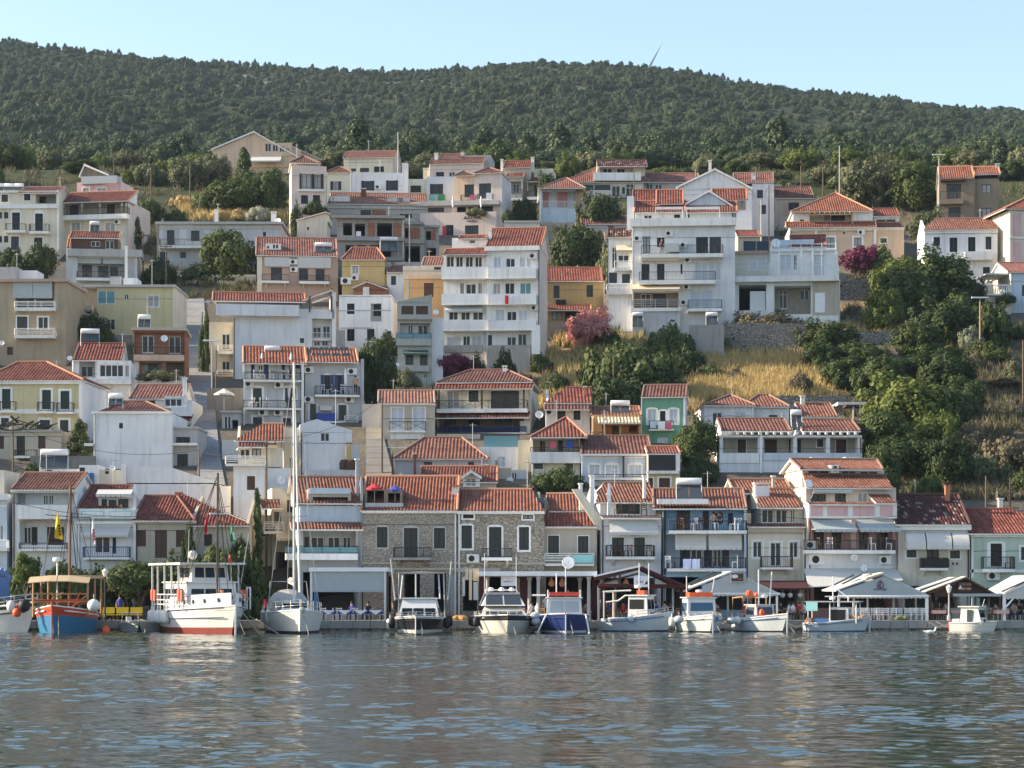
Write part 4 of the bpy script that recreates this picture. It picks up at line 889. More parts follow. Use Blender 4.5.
a=h.block(404,444,276,dep=7,mat='orangewall');h.gx(421,445,265.5,257.5,2,3,'orange',fill='cream');b=h.block(403,444,266,277,dep=4,w=1.5,mat='palecream');a.bands(403,444,275.5,279,'peach',.25);a.bands(403,444,270,272,'beige',.1,'ledge');a.win('cb',(424,283,433.5,297));b.win('k',(434,264+3,441,270));a.panel(405.5,279,409,300,'beige',.06,'pilaster');h.done()
h=HS('narrow grey house with mono-pitch top, glazed balcony and dark green awning',394,446,396,D=222,yaw=3)
a=h.block(397.5,432,302,dep=7,mat='greygreen',side='beige');g=MB();P=[h.local(x,y,0)for x,y in((398,303),(398,301.5),(432,294.5),(432,303))];g.prism([tuple(p)for p in P],(0,6.9,0));g.build('gable',M['greygreen'],h.o)
a.win('cb',(401.5,306,413.5,314.5),(416,306,428,314.5));a.bands(397.5,432,319,321,'brownwall',.2,'ledge');g=a.loggia(400,323,430,345,.9,'palegrey');g.win('wg',(408,325,413,337.5),(418,325,428,338));a.balcony(396,431,338.5,345.5,.5,'glass',333,mat='greygreen');a.awning(403,428,350,355,1,'awngreen');a.win('kg',(405.5,354.5,413.5,365),(420,355,427.5,365.5));a.panel(395,366,429,372,'lightconcrete',.6,'ledge');a.win('wg',(423,373.5,427.5,379));b=h.block(431.5,443,317.5,dep=6,w=.5,mat='bluewhite');h.dish(436,312,3.2,-.2,az=15);h.dish(396.5,365.5,3,-.4);h.done()
h=HS('tall white four-storey block of parapet balconies with striped awning and laundry',441,549,380,D=232,yaw=-6)
a=h.block(486.5,540,248,dep=9,mat='white',side='pinkish');b=h.block(443.5,486.5,256,dep=8,w=.5,mat='white');h.gx(485,542,247,229,0,5.4,'red',fill='pinkish');h.gx(442.5,486,254.5,249.5,-.4,2.2,'red',back=False,fill='white');c=h.block(452,487,238,251,dep=4,w=1.8,mat='white');h.gx(458,486,238.5,236,1.8,1.2,'red',back=False);c.win('k',(469.5,240.5,475,243));h.solar(508.5,534,240.5,246,.9,False,.9);h.chim(488.5,491.5,229,242,2)
a.bands(485,540,247,250.5,'trim',.45)
for y0,y1 in((267.5,278.5),(294,304.5),(320.5,330.5)):b.balcony(441.5,488.5,y1-1.5,y1,1.1,'solid',y0,rmat='bluewhite');a.balcony(489,536,y1-1.8,y1-.3,1.1,'solid',y0+.8,rmat='bluewhite')
b.win('wg',(446.5,256.6,454,267),(456,256.6,463,267),(465.5,256.6,473,267),(475,256.6,482,267));a.win('cw',(494,257,501,267.5));a.win('w',(506,258.5,515,267));a.win('cw',(520,257,525,267),(527,257,530.5,267));a.ac((533,256))
b.win('wg',(460,282.5,464,294),(466,284,476,294),(478,283,482,294),trim='trim',tw=.06);a.win('w',(493.5,283.5,500.5,294),(505,283,514.5,294));a.win('wt',(520,283,531,294));a.ac((534.5,308),k=.9)
b.win('wg',(449,312,458,320),(461,312,470,320),(473,312,483,320));b.awning(446,483,305.5,312,.9,'awnwhite');a.win('cw',(496,310,504.5,320.5),(519,310,527.5,320.5));a.win('w',(507,311.5,516.5,320.5))
b.win('cw',(447,337,461.5,346.5));b.win('wg',(463,336,470,346));b.win('cw',(472,336,481,347));a.win('wg',(507,337,516,345.5),(518,334,526.5,345.5));a.panel(490,346,531,374,'concrete',.8,'retaining_wall');a.panel(445,346,483,353,'concrete',.7,'parapet');a.col(531.5,540,325,354,'bluewhite',-1.1,.3,'stair_wall');a.win('k',(488,335,492,346));h.done();HBLOCK=h
h=HS('ochre house with broken tile roof and two narrow dark windows, behind the oleander',542,607,330,D=252)
a=h.block(545,605,282,dep=7,mat='ochre');h.gx(546,603,281,268,0,4.5,'darkred',fill='ochre');a.bands(545,605,280.8,282.5,'tan',.15);a.win('k',(553.5,285.5,559.5,298),(586.5,285,593,297));h.gx(545.5,592,310,305,-1.8,1.8,'red',back=False);a.win('k',(552,311.5,562,320),(565,311.5,585,321));a.col(545.5,548,308,328,'concrete',-1.7,.3);a.panel(556,300,566,304.5,'blackp',.3,'plant_box');h.done()
h=HS('large white apartment house with three tiers of balconies and beige bottom awning',604,748,326,D=248,yaw=-4)
a=h.block(632,735,226,dep=10,mat='bluewhite',side='white');b=h.block(608.5,632,237,dep=6,w=1,mat='bluewhite');a.bands(630.5,735.5,219.5,226,'trim',.7,'parapet')
t=h.block(636,732,212.5,221,dep=5,w=1.4,mat='bluewhite');h.gx(634,686,212.5,201.5,1.2,3.4,'red',fill='white');h.gx(685,738,212.5,202,1.2,3.4,'red',fill='white');h.gx(656,684,204,190.5,3,3.5,'red',fill='white');h.gx(632,660,202,190.5,6,2.5,'darkred',fill='white');h.gy(709,190.5,685,204,733,206,3.2,5,'red',fill='paleblue',yb=206);h.gx(712,748,200,189.5,6.8,3,'red',fill='white')
t.win('wg',(644,215,652,219.5),(685,213.5,690,219.5));t.win('k',(674,214.5,680,219.5));h.block(627,634,196,dep=4,w=2.4,mat='bluewhite')
for x in(655,682,686,719):a.col(x,x+1.2,207,220,'trim',.2,.15,'pergola_post')
for x0,x1 in((655,683),(686,720)):a.bands(x0,x1,207,209,'trim',-.1,'pergola_beam')
a.win('k',(643,236.5,650,253),(657,237.5,664.5,247));a.win('k',(696,237,708,253.5),(709.5,237,721,253.5),door=True);a.ac((637.5,238.5),(669,233.5));a.balcony(641,723,254,256.8,1.3,'bars',245.5);a.panel(664.5,245,679,253.5,'awnwhite',1.3,'canvas_screen');a.ac((683.5,245))
a.win('k',(641.5,264,649.5,280),(657,263.8,664.5,280));a.win('cw',(695,262.5,708,280),(709,262.5,721,280));a.balcony(639,715.5,280.5,283.5,1.3,'bars',272);a.ac((688,260));a.win('k',(680.5,264,682.5,274));a.panel(641.5,258,679,261,'cream',1,'rolled_awning')
a.awning(632,679.5,283.7,291,1.8,'awnbeige');g=a.loggia(634,292,678.5,307.5,1,'brownwall');g.win('wg',(641,294,650.5,307));g.win('k',(653,294,666,307));a.balcony(631,680,308,311,1.6,'rails',299.5,rmat='galv');a.win('cw',(690,291,712,307));a.ac((687,287),(684,302.5));a.balcony(688,722,308.5,311,1.3,'bars',300)
b.win('wg',(612,247.5,617,268));h.gx(607,633,237,229,.8,2,'mottled',back=False,fill='paleblue');b.awning(616,632,245,252,1,'awnbeige');b.win('wg',(618,255,629,262));b.balcony(614.5,632,267.5,270,.8,'x',261,rmat='wframe');b.win('kg',(609,272.5,617,283),(622,274,630,283));b.balcony(606,632,283.5,294,.6,'balusters',284.2-1,rmat='trim')if False else b.balcony(606.5,632,290,294,.6,'balusters',284,rmat='trim')
h.solar(632.5,643,311.5,326,-3.2,True);h.solar(706,718,311.5,326,-2.6,True);h.block(632,680,311.5,dep=2,w=-1.4,mat='palegrey');h.done()
h=HS('white house with railed roof terrace above dark garage openings and stone base',727,844,322,D=250,yaw=-6)
a=h.block(730,840,283.5,dep=9,mat='white',side='bluewhite');b=h.block(770,838,252,284,dep=6,w=1.2,mat='white',side='bluewhite');c=h.block(732,770,253,284,dep=6,w=1.6,mat='palecream');h.flat(733,768,251,253.5,1.6,6,'rosebrown');a.balcony(729,839,276.5,280.5,.9,'bars',266.5,rmat='wframe')
b.win('cw',(780,255,791.5,270.5),(814,255,824,276),trim='trim',tw=.08);b.win('wg',(793.5,255,797,270));c.win('cw',(748,258,766,270))
for x in(778.5,801,812,821):b.col(x,x+1.3,250,277,'trim',-1.8,.15,'pergola_post')
b.bands(770,836,249,251,'trim',.2,'parapet');h.solar(743.5,769,241,252,2.2,False);h.gx(790,827,247,236,3,3,'darkred',fill='bluewhite');d=h.block(772,814,240,252,dep=5,w=3.4,mat='paleblue')
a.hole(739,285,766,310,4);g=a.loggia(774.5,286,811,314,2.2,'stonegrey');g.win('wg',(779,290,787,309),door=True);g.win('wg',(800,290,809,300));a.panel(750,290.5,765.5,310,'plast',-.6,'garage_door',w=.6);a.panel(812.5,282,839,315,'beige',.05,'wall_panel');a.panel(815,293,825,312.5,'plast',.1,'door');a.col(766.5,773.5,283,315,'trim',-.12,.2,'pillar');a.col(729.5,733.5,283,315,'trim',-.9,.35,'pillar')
h.dish(776,243,5,1.4,az=10)
m=MB()
for x in(731,750,769):m.tube([h.local(x,277,-.85),h.local(x,262,-.85)],.04,5)
for x in(779,791,801,812,822,836):m.tube([h.local(x,277,-.85),h.local(x,243,-.85)],.04,5)
m.tube([h.local(779,249,-.85),h.local(837,249,-.85)],.045,5);m.tube([h.local(779,244,-.85),h.local(837,244,-.85)],.03,5);m.tube([h.local(731,262,-.85),h.local(837,262,-.85)],.03,5)
m.build('terrace_frame',M['wframe'],h.o);h.done()
h=HS('brown-trimmed house with glass balcony doors and dark red hip roof, above small orange roofs',432,541,450,D=202,yaw=-5)
a=h.block(437,531,389,dep=9,mat='palecream',side='cream');h.hip(436,533,382.5,470,507,370.5,-.6,5.5,'red');h.gx(434.5,533,389,382.5,-1.4,.9,'darkred',back=False,ridge=False)
a.win('wc',(447,391,459.5,409),door=True);a.win('k',(468.5,390.5,478.5,402),trim='trim',tw=.1);a.win('kg',(491,391,519,409.5),door=True);a.balcony(436.5,527,409,412.3,1.3,'x',400.5,rmat='brown')
for x in(438,481,523):a.col(x,x+1.6,389,409,'brown',-1.2,.15,'veranda_post')
h.gx(432.5,529,417.8,412.5,-1.5,1.4,'darkred',back=False,ridge=False);g=a.loggia(438,417.5,524,433,1.4,'brownwall');g.win('bl',(444,419,456,428),(468,419.5,480,428));g.win('k',(495,419,512,433));a.balcony(434,526,433,435.5,1.2,'rails',427,rmat='bshut');h.chim(502.5,506.5,365.5,379,4,'white');h.chim(475,484,370.5,373,7.5,'white')
b=h.block(520,530,421,dep=3,w=-1,mat='greywall');h.block(522,531,437,dep=3,w=-2.6,mat='palecream').win('k',(524,441,528,444));h.done()
h=HS('beige house with two white shuttered doors and orange roof, beside the dark alley',377,437,462,D=198,yaw=3)
a=h.block(381.5,435,404,dep=8,mat='beige',side='palecream');h.gx(377.5,435.5,403,391,0,4.5,'orange',fill='beige');a.bands(379,435,403.5,405.5,t=.25);a.win('cw',(391.5,407.5,403.5,430.5),(413,407.5,425,430.5),trim='trim',tw=.08,door=True);a.balcony(389.5,425.5,430.5,432.5,.4,'x',421.5);a.panel(390,433,424,448,'white',.05,'lower_wall');h.done()
h=HS('low house with wide orange hip roof and white eaves, directly behind the stone houses',392,490,486,D=183)
a=h.block(395,487,459,dep=9,mat='palegrey');h.hip(393,488.5,458.5,424,462,438,0,5.5,'orange');a.bands(394,487,458.8,460.5,t=.3);h.gy(411,439,389,449,425,447,-.4,4,'mottled',trim=False)if False else None
a.win('kg',(424,462,432,467),(468,462,474,467));h.chim(413.5,416,453,468,-1.2,'orange');h.done()
h=HS('house with orange roof and small white attic dormer, behind the stone houses',415,502,496,D=176)
a=h.block(420,496,482,dep=7,mat='beige');h.gx(418,498,482,467,0,4.5,'red',fill='beige');b=h.block(463,480,475,487,dep=3,w=-.3,mat='white');b.win('wc',(466,476.5,476,486.5));h.gy(471.5,470.5,461.5,477,482,477,-.3,3,'orange',fill='palecream',yb=479)
h.chim(484.5,489.5,464,478,2,'terracotta');h.chim(436,442,478,483,1.2,'greywall');h.done()
h=HS('white and grey annexes with glazed terrace, right of the wide orange hip roof',473,534,486,D=186)
a=h.block(475,518,447,dep=5,mat='white');h.parapet(484,518,436,447.5,.5,2.5,'tealgl',.08,'glass_screen');b=h.block(518,531,440,dep=5,w=.2,mat='palecream');c=h.block(497,511,468,dep=3,w=-2,mat='beige');d=h.block(511,527,470,dep=3,w=-2,mat='palegrey');d.win('wg',(511.5,472.5,517,490),door=True);a.win('cw',(497,457,505,467));h.dish(509.5,481,4.4,-2.6,az=-30);h.chim(495.3,498,459,492,-2.3,'concrete');h.chim(453,458.5,484,494,-4,'terracotta')if False else None;h.done()
h=HS('white house with brown-red roof and canopy, two dark windows, at the foot of green slope',542,594,448,D=198)
a=h.block(546,590,409,dep=8,mat='white');h.gx(544,592,403,388,0,5,'darkred',fill='white',x1r=592,x0r=565);h.gx(544,590,409.3,404,-1,1,'red',back=False,ridge=False);a.win('b',(557.5,411,565.5,420.5),(573.5,410.5,580.5,420));a.ac((550,412));h.dish(539.5,414.5,4,-.5);h.chim(584,586.5,386,404,2,'terracotta');h.done()
h=HS('white house with red hip roof over open veranda, vine pergola hanging at its foot',529,588,494,D=184)
a=h.block(531.5,580,438,dep=8,mat='palecream',side='cream');h.hip(530.5,587.5,437,565,567,418,-.8,5,'red');g=a.loggia(532,439,579,452,1.5,'palecream');g.win('k',(558,440,563,452));g.win('b',(540,441,545,452));a.balcony(530.5,581,452,463,.7,'bars',447.5,mat='white');a.win('kg',(534,463.5,543,469),(565,461+2.5,573,469),trim='trim',tw=.06);a.win('wg',(552,474,558,490));h.chim(563.5,566,476,496,-1.5,'white');h.done()
h=HS('orange wooden-porched house with corrugated canopy and solar tank on roof',589,643,450,D=196)
a=h.block(592,641,415,dep=8,mat='orangewall');h.gx(591,642,416,407,.4,3.6,'orange',fill='orangewall');h.gx(598.5,641,422.8,416.5,-1.6,1.8,'awnbeige_t',back=False,ridge=False);g=a.loggia(602,424.5,639,437,1.2,'orangewall');g.win('cb',(612,425,619,437),(629,425.5,637,433));
for x in(593,604,619.5,639):a.col(x,x+1.7,418,438,'palewood',-1.3,.15,'veranda_post')
a.balcony(590,641,436.5,439,1.3,'x',432,rmat='wood',mat='palewood');h.solar(611,630,400,413,1.2,True,.7);h.done()
h=HS('green house with white shutters, laundry on the balcony and red roof',639,692,462,D=196,yaw=-6)
a=h.block(642,685,397,dep=7,mat='green',side='white');h.gx(641.5,686.5,397,385.8,0,4,'red',fill='white');a.win('cw',(648,409.5,656,423),(669.5,409.5,677.5,423),trim='trim',tw=.18,arch=.35);a.win('k',(660,411,665.5,421),trim='trim',tw=.18,arch=.35,door=True);a.balcony(649,673.5,429,430.5,.9,'bars',421);a.win('cw',(657.5,437.5,668,447));a.col(641,642,396,455,'trim',-.1,.1,'pilaster');a.col(683.3,685.2,396,455,'trim',-.1,.1,'pilaster');h.done()
h=HS('white-blue house with three arched white shutters under straight red roof',579,655,496,D=182)
a=h.block(582,648,454.5,dep=8,mat='paleblue');h.gx(581,653,453.8,436.5,0,5,'red',fill='paleblue');a.bands(581,653,454,456,t=.4,name='gutter');a.win('cw',(589.5,465,599.5,475.5),(606,465,618,475.5),(629,465,641,475.5),trim='trim',tw=.14,arch=.35);a.bands(582,648,456.5,458,'white',.08);a.balcony(594,648,477.5,480,.6,'bars',474.5);a.col(622.5,624.5,453,485,'brown',-.3,.15,'pole');h.done()
h=HS('narrow yellow house with brown door and dark panel above, left of dense tree',646,682,505,D=180)
a=h.block(648,680,454,dep=7,mat='paleyellow',side='white');h.gx(647,681,453.5,447,0,3,'red',fill='white');a.panel(648.5,455,675,471,'kframe',.3,'dark_screen');a.bands(646.5,678.5,471,474,'white',.5,'ledge');a.panel(675.5,453.5,679.8,471,'white',.35,'pilaster');a.win('cb',(659,478,670,489),trim='trim',tw=.15);a.win('cb',(648.8,478,653,489),trim='trim',tw=.1);h.done()
h=HS('white house with twin orange hip roofs at the foot of yellow grass slope',703,848,448,D=200)
a=h.block(704.5,754,405.5,dep=8,mat='bluewhite');b=h.block(754,789,406.5,dep=7,w=.8,mat='bluewhite');h.hip(703.5,756,405.3,730,731,395.3,0,4.5,'orange');h.hip(742,790,406.5,758,769,395.3,.8,4.5,'orange');a.win('wg',(712.5,412.5,722,427));a.win('cw',(735,412.5,745,419));b.win('kg',(769,415,777.5,419.5));h.chim(801,805,395.5,408,4);c=h.block(801,837,416.5,dep=6,w=.5,mat='white');h.gx(801,838,416.5,403.5,.3,4.2,'orange',fill='white');h.flat(838,868,402,405,2,5,'white',.1);h.flat(846,870,404.5,406.5,0,2,'brown',.1)
for x in(853,860):a.col(x,x+1,406,420,'trim',0,.15,'post')
h.done()
h=HS('long white house with rafter-edged veranda and brown shutters behind square posts',718,866,490,D=186)
a=h.block(719.5,862,436.5,dep=9,mat='bluewhite');h.gx(721.5,792,431,419,.2,4.2,'red',fill='white');h.gx(802,861,431,420,.2,4.2,'red',fill='white');h.solar(791.5,803,409,429,.8,True,.6)
g=a.loggia(723,437.5,758.5,453,1.8,'beige');g.win('cb',(737.5,438.5,746,452.8),trim='trim',tw=.06);g.win('cb',(755,438.5,757,452.8));g=a.loggia(763.5,437.5,793.5,453,1.8,'beige');g.win('cb',(765,438.5,777,452.8));g.win('k',(789,438.5,793,452.8));g=a.loggia(797,437.5,826.5,453,1.8,'beige');g.win('k',(797.5,438.5,801,452.8));g.win('kg',(817,439,823.5,447),trim='trim',tw=.1);g=a.loggia(830,437.5,858,453,1.8,'beige');g.win('cb',(836,439,846.5,453),trim='trim',tw=.06)
for k in range(19):p=h.local(723+k*7.4,433.3,-.5);m=MB();m.box(p.x-.1,p.x+.1,-.5,.0,p.z-.12,p.z+.12);m.build('rafter',M['trim'],h.o)
a.bands(719,862,435.5,437,'trim',.06,'lintel');a.bands(719.5,759,453.3,463,'white',.1,'parapet');a.bands(763.5,862,453.3,460.5,'paleblue',.12,'parapet');a.col(760,762,433,480,'plast',-.15,.12,'drainpipe');h.done()
h=HS('white house with railed terrace and brown window, beside a wooden pole and cypress',224,285,545,D=168,yaw=6)
a=h.block(233.5,265,466,dep=7,mat='bluewhite',side='cream');a.win('cb',(247,476,255,490));a.balcony(225.5,266,463.5,466,.5,'rails',456,rmat='wframe');b=h.block(238,283,447.5,467,dep=4,w=1.4,mat='palecream');b.win('k',(252,448.5,261,457));b.win('wg',(240,449,250,459));h.gx(233.5,284,440.5,424.5,1,5,'orange',fill='cream',x0r=262,x1r=284);h.gx(238,268,446.5,440.5,.2,1,'red',back=False,ridge=False);c=h.block(267,290,468,dep=5,w=.6,mat='bluewhite',side='palecream');h.dish(281,480,4.8,.2,az=20);h.done()
h=HS('white house with plain gable end, small grey window and yellow chimney',282,360,505,D=176,yaw=7)
a=h.block(300,352,432,dep=8,mat='bluewhite',side='cream');g=MB();P=[h.local(x,y,0)for x,y in((300,433),(300,424),(317,419),(352,430.5),(352,433))];g.prism([tuple(p)for p in P],(0,7.9,0));g.build('gable',M['bluewhite'],h.o);a.win('wg',(320.5,432.8,329.5,441.5));b=h.block(350,359,445,dep=6,w=.5,mat='bluewhite');h.chim(346,351.5,442.5,466,-1,'yellow',cap='terracotta');c=h.block(284,300,428,dep=5,w=1,mat='palecream',side='cream');c.win('wg',(289,457,294,469));h.block(305,357,470,dep=4,w=-2,mat='white');h.gx(315,353,478,473.5,-2.5,1.5,'red',back=False)
h.done()
h=HS('cream house with blue-grey terrace wall and tiled canopy over glazed veranda, behind yacht mast',284,363,612,D=157,yaw=9)
a=h.block(298,362,506,dep=9,mat='palegrey',side='cream');h.gx(293.5,362,503,477.5,-.2,5,'orange',fill='cream',x1r=362);b=h.block(308,351,489,506,dep=4,w=-.1,mat='beige');b.hole(313,497,348,506,1.2);b.panel(309,488,350,494,'paleblue',.2,'dormer_lintel');a.bands(300,362,505.5,524,'paleblue',.15,'parapet')
h.gx(291,363.5,529,521.8,-1.3,1.2,'orange',back=False,ridge=False);g=a.loggia(303,531,356,553,1.2,'palegrey');g.win('wg',(311,537,324,549),(328,537,340,549),(343,537,351,549));g.win('kg',(304.5,537,309,549));a.balcony(286,358,553.5,560,1.1,'glass',546);a.panel(360,480,362.5,566,'galv',.2,'drainpipe',w=-.1)
a.hole(303,572,358,611,4);h.chim(356,359,458.5,490,1,'galv');h.done();HCAFE=h
def stone_house(label,x0,x1,yt,**k):pass
h=HS('grey stone house with arched surrounds and roof terrace cut into its red roof',360,458,615,D=157)
a=h.block(363,457,512,dep=9,mat='stonegrey');h.gx(360,458,510.5,477,0,5.6,'orange',fill='stonegrey');a.bands(362,457,510.8,513.3,t=.25);a.win('kg',(377,527,387.5,547.5),(434,528,445,548.5),trim='lightconcrete',tw=.1,arch=.3);a.win('kg',(404,528,417.5,557.5),trim='lightconcrete',tw=.12,arch=.3,door=True);a.balcony(393.5,431,557.5,560,1,'bars',547.5,mat='concrete',brackets=True);a.bands(362,457,562.5,564,'beige',.08);a.bands(362,457,568,570,'beige',.1)
a.hole(404,574,420,612,4);a.hole(434,573,446,612,4);a.win('cgy',(446.5+3,574,456,612));a.hole(384,576,391,612,4);d=h.block(364.5,402,489.5,505.5,dep=3.4,w=.7,mat='brownwall');d.hole(367,490.5,384,503,2);d.hole(388,493,400,504,1.5);h.parapet(365,403,503,507.5,.2,2,'palegrey',.15);h.done()
h=HS('rough stone house with white arched surrounds and oval attic windows',454,545,615,D=157)
a=h.block(457.5,544,512,dep=9,mat='stone');h.gx(455.5,544.5,511,490,0,5.6,'orange',fill='stone',x0r=452,x1r=532);a.bands(457,544.5,510.8,514,t=.28);a.win('k',(463,514.5,473.5,518.3),(523,515,533,519),trim='trim',tw=.12,arch=.25);a.win('kg',(461.5,525.5,472,548.5),(519,527,529,550),trim='trim',tw=.14,arch=.3);a.win('kg',(489,527,501.5,557),trim='trim',tw=.14,arch=.3,door=True);a.balcony(481.5,512,557.5,560.5,.9,'bars',548.5,brackets=True);a.ac((473,558.5));a.bands(457,544,562.5,564.5,'beige',.08);a.bands(457,500,568,572,'lightconcrete',.12)
h.chim(452.5,458.5,485,495,2.4,'white',cap='terracotta');a.hole(463,580,477,611,4);a.hole(483,577,541,611,4);h.done()
h=HS('pale blue-white quay house cut by the left picture edge',-30,9,612,D=158)
a=h.block(-30,7,494,dep=8,mat='paleblue');a.bands(-30,8,494,500,'white',.5,'parapet');b=h.block(-30,4,470,495,dep=5,w=1.5,mat='cream');b.win('cb',(-8,474,-1,490));a.win('wg',(-2,525,3,540));a.bands(-30,7,505,507,'white',.1);a.balcony(-30,7,548,551,.8,'bars',540,rmat='wframe');h.done()
h=HS('white quay house with bright orange roof and white parapet balcony',10,79,612,D=158)
a=h.block(12.5,77,490.5,dep=8,mat='bluewhite');h.gx(10.5,75,489.5,473.5,-.2,4.2,'orange',fill='white');a.bands(11,77,490,492.5,t=.2);g=a.loggia(15,493,74.5,505,1.1,'bluewhite');g.win('wg',(43,495,48,504.8),(48.5,495,53.5,504.8));g.panel(17.5,494,25.5,503.5,'curtain',.04,'blind');a.balcony(18,71,516.5,519,.9,'solid',505);g=a.loggia(19.5,520.5,66,545,1.2,'bluewhite');g.win('wg',(20.5,527,31,545),door=True);g.win('k',(31.5,527,37.5,545),(47,527,64,545),door=True);a.bands(19,66,519.3,520.8,'rosebrown',.12,'lintel');a.balcony(19,66,549,551,.7,'bars',543,rmat='iron');a.hole(20,570,40,606,4);a.hole(46,570,66,606,4);h.done()
h=HS('white quay house with dark red roof and green-edged parapet panels',76,136,612,D=158)
a=h.block(77.5,134.5,508,dep=8,mat='bluewhite');h.gx(77,121,508.5,486,-.1,4.6,'darkred',fill='white');b=h.block(98.5,133,497.5,510,dep=4,w=.1,mat='palegrey');b.win('kg',(101.5,499,107,509),(108.5,500,116.5,509),(118,499,128.5,509));b.awning(98,133,489.5,497,.9,'awnwhite');h.parapet(79,134,509.5,518.5,-.5,1,'white',.15)
for x0,x1 in((81,104),(109,132)):p=h.parapet(x0,x1,510.8,517.2,-.52,0,'tealp',.02,'parapet_trim');h.parapet(x0+1.2,x1-1.2,511.8,516.2,-.54,0,'trim',.02,'parapet_trim')
a.bands(77.5,134.5,521.5,524,'white',.3);a.awning(83,130.5,526.5,537,1,'awnwhite');a.win('wg',(95,537,110,553));a.win('cg',(112.5,537.5,116,553.5));a.balcony(83,129,557.5,559.5,.8,'bars',547,rmat='bshut');a.hole(85,572,125,606,4);a.panel(133.5,485,136,580,'white',.1,'pilaster');h.done()
h=HS('single-storey beige quay house with brown shuttered door between two shuttered windows',132,252,612,D=158)
a=h.block(135,196,521,dep=8,mat='beige');h.gx(132,196,520.5,496.5,-.1,4.8,'darkred',fill='beige',x1r=178);a.win('cb',(137,530,146,546.5),(176,530,185,547),dep=.1);a.win('cb',(155,530,167,558),dep=.1,door=True);b=h.block(194,250,527,dep=7,w=.4,mat='beige');h.gx(187,251,525.5,494,.2,5,'darkred',fill='beige',x0r=175,x1r=183);b.win('k',(204,534,212,546));a.bands(134,196,521.5,523.5,'cream',.2);a.hole(140,572,190,606,4);b.win('k',(200,560,240,606),door=True);h.done()
h=HS('beige quay house with two-level red roof and large white dish, beside the rough stone house',542,600,612,D=158)
a=h.block(544,597,528,dep=8,mat='beige');h.gx(545,597,526.5,511,0,2.2,'red',back=False,ridge=False,x0r=543,x1r=589);h.gx(549,589,511,494.5,2.2,3.4,'orange',fill='beige',x0r=546,x1r=579);h.block(546,592,511.5,529,dep=5,w=2.4,mat='beige');a.bands(543,597,526.5,529,'palecream',.2);a.win('kg',(548,535.5,559,556),door=True,trim='trim',tw=.06);a.win('kg',(578,536,588.5,553),trim='trim',tw=.06);a.balcony(544.5,594,563.5,566,.8,'rails',553.5,rmat='trim');a.panel(572.5,555.5,593,563,'tealp',.86,'canvas_screen');a.hole(546,577,594,611,4);h.dish(568.3,562.5,6.3,-1.8,up=12);h.solar(536.5,545,498,507,1.2,False);h.done()
h=HS('white quay house with roof terrace furniture and black iron balcony, lit sloping wall at left',596,664,612,D=158,yaw=5)
a=h.block(601,661,519,dep=8,mat='bluewhite',side='cream');h.gx(595,655,502,483.5,2,4.2,'orange',fill='white',x0r=603,x1r=650);b=h.block(600,656,502,519,dep=4.5,w=2.4,mat='bluewhite');h.parapet(602,661,516,520,-.2,2.6,'white',.15);h.gx(602,661,517.5,515.5,-.2,.3,'red',back=False,ridge=False);b.win('kg',(616,504,640,514));a.awning(609,657,520.5,535,.9,'awnwhite');a.win('kg',(612,537.5,624,557),(634,537.5,645,557),trim='trim',tw=.1,door=True);a.balcony(607,655,556.5,559.5,.9,'bars',545.5,brackets=True);a.panel(600.5,520,602,566,'galv',.1,'drainpipe')
g=MB();P=[h.local(x,y,0)for x,y in((572,489),(580,489),(602,519),(602,530),(598,530))];g.prism([tuple(p)for p in P],(0,.3,0));g.build('stair_wall',M['cream'],h.o);h.chim(590.5,594.5,475,500,.5,'white');h.chim(579.5,582.5,483,502,.4,'white');h.chim(643.5,646,475,490,2,'white');h.chim(608,610.5,493,507,.6,'white');a.hole(604,578,658,611,4);h.done()
h=HS('blue quay house with two balcony floors, pale roll awnings and dark blue shutters',660,750,612,D=158,yaw=-3)
a=h.block(663,746.5,507,dep=8,mat='blue',side='blue');h.gx(653,747.5,508.5,489.5,-.3,4.8,'orange',fill='blue');h.solar(676.5,702,477.5,499,1.1,True,.7);a.bands(657,708,499.5,504.5,'trim',1.1,'canopy');g=a.loggia(665,509.5,744,530.5,1.4,'blue');g.win('bl',(676.5,510.5,690,530),(702.5,511,709,530),(728,513,733,526),door=True);g.win('wg',(712,512,724,524));a.balcony(669,747,530.5,533.5,1,'bars',521,rmat='iron',mat='trim')
g=a.loggia(666,534.5,745,568,1.3,'paleblue');g.win('bl',(680,549.5,690,567),(704,550,712,567),(722,549.5,729,567),door=True);g.win('wg',(691,549.5,702,567),(713.5,549.5,721,567));a.awning(675,706,534.5,550,.6,'awnwhite');a.awning(708.5,741.5,534.5,550,.6,'awnwhite');a.balcony(667,746,568.5,571.5,1,'bars',558,mat='trim');a.col(663.5,666,507,575,'kframe',-.15,.1,'drainpipe');a.hole(666,577,702,610,4);a.hole(706,577,744,610,4);h.done()
h=HS('cream-yellow quay house with glazed attic, orange roof and curved iron balcony',746,808,612,D=158,yaw=4)
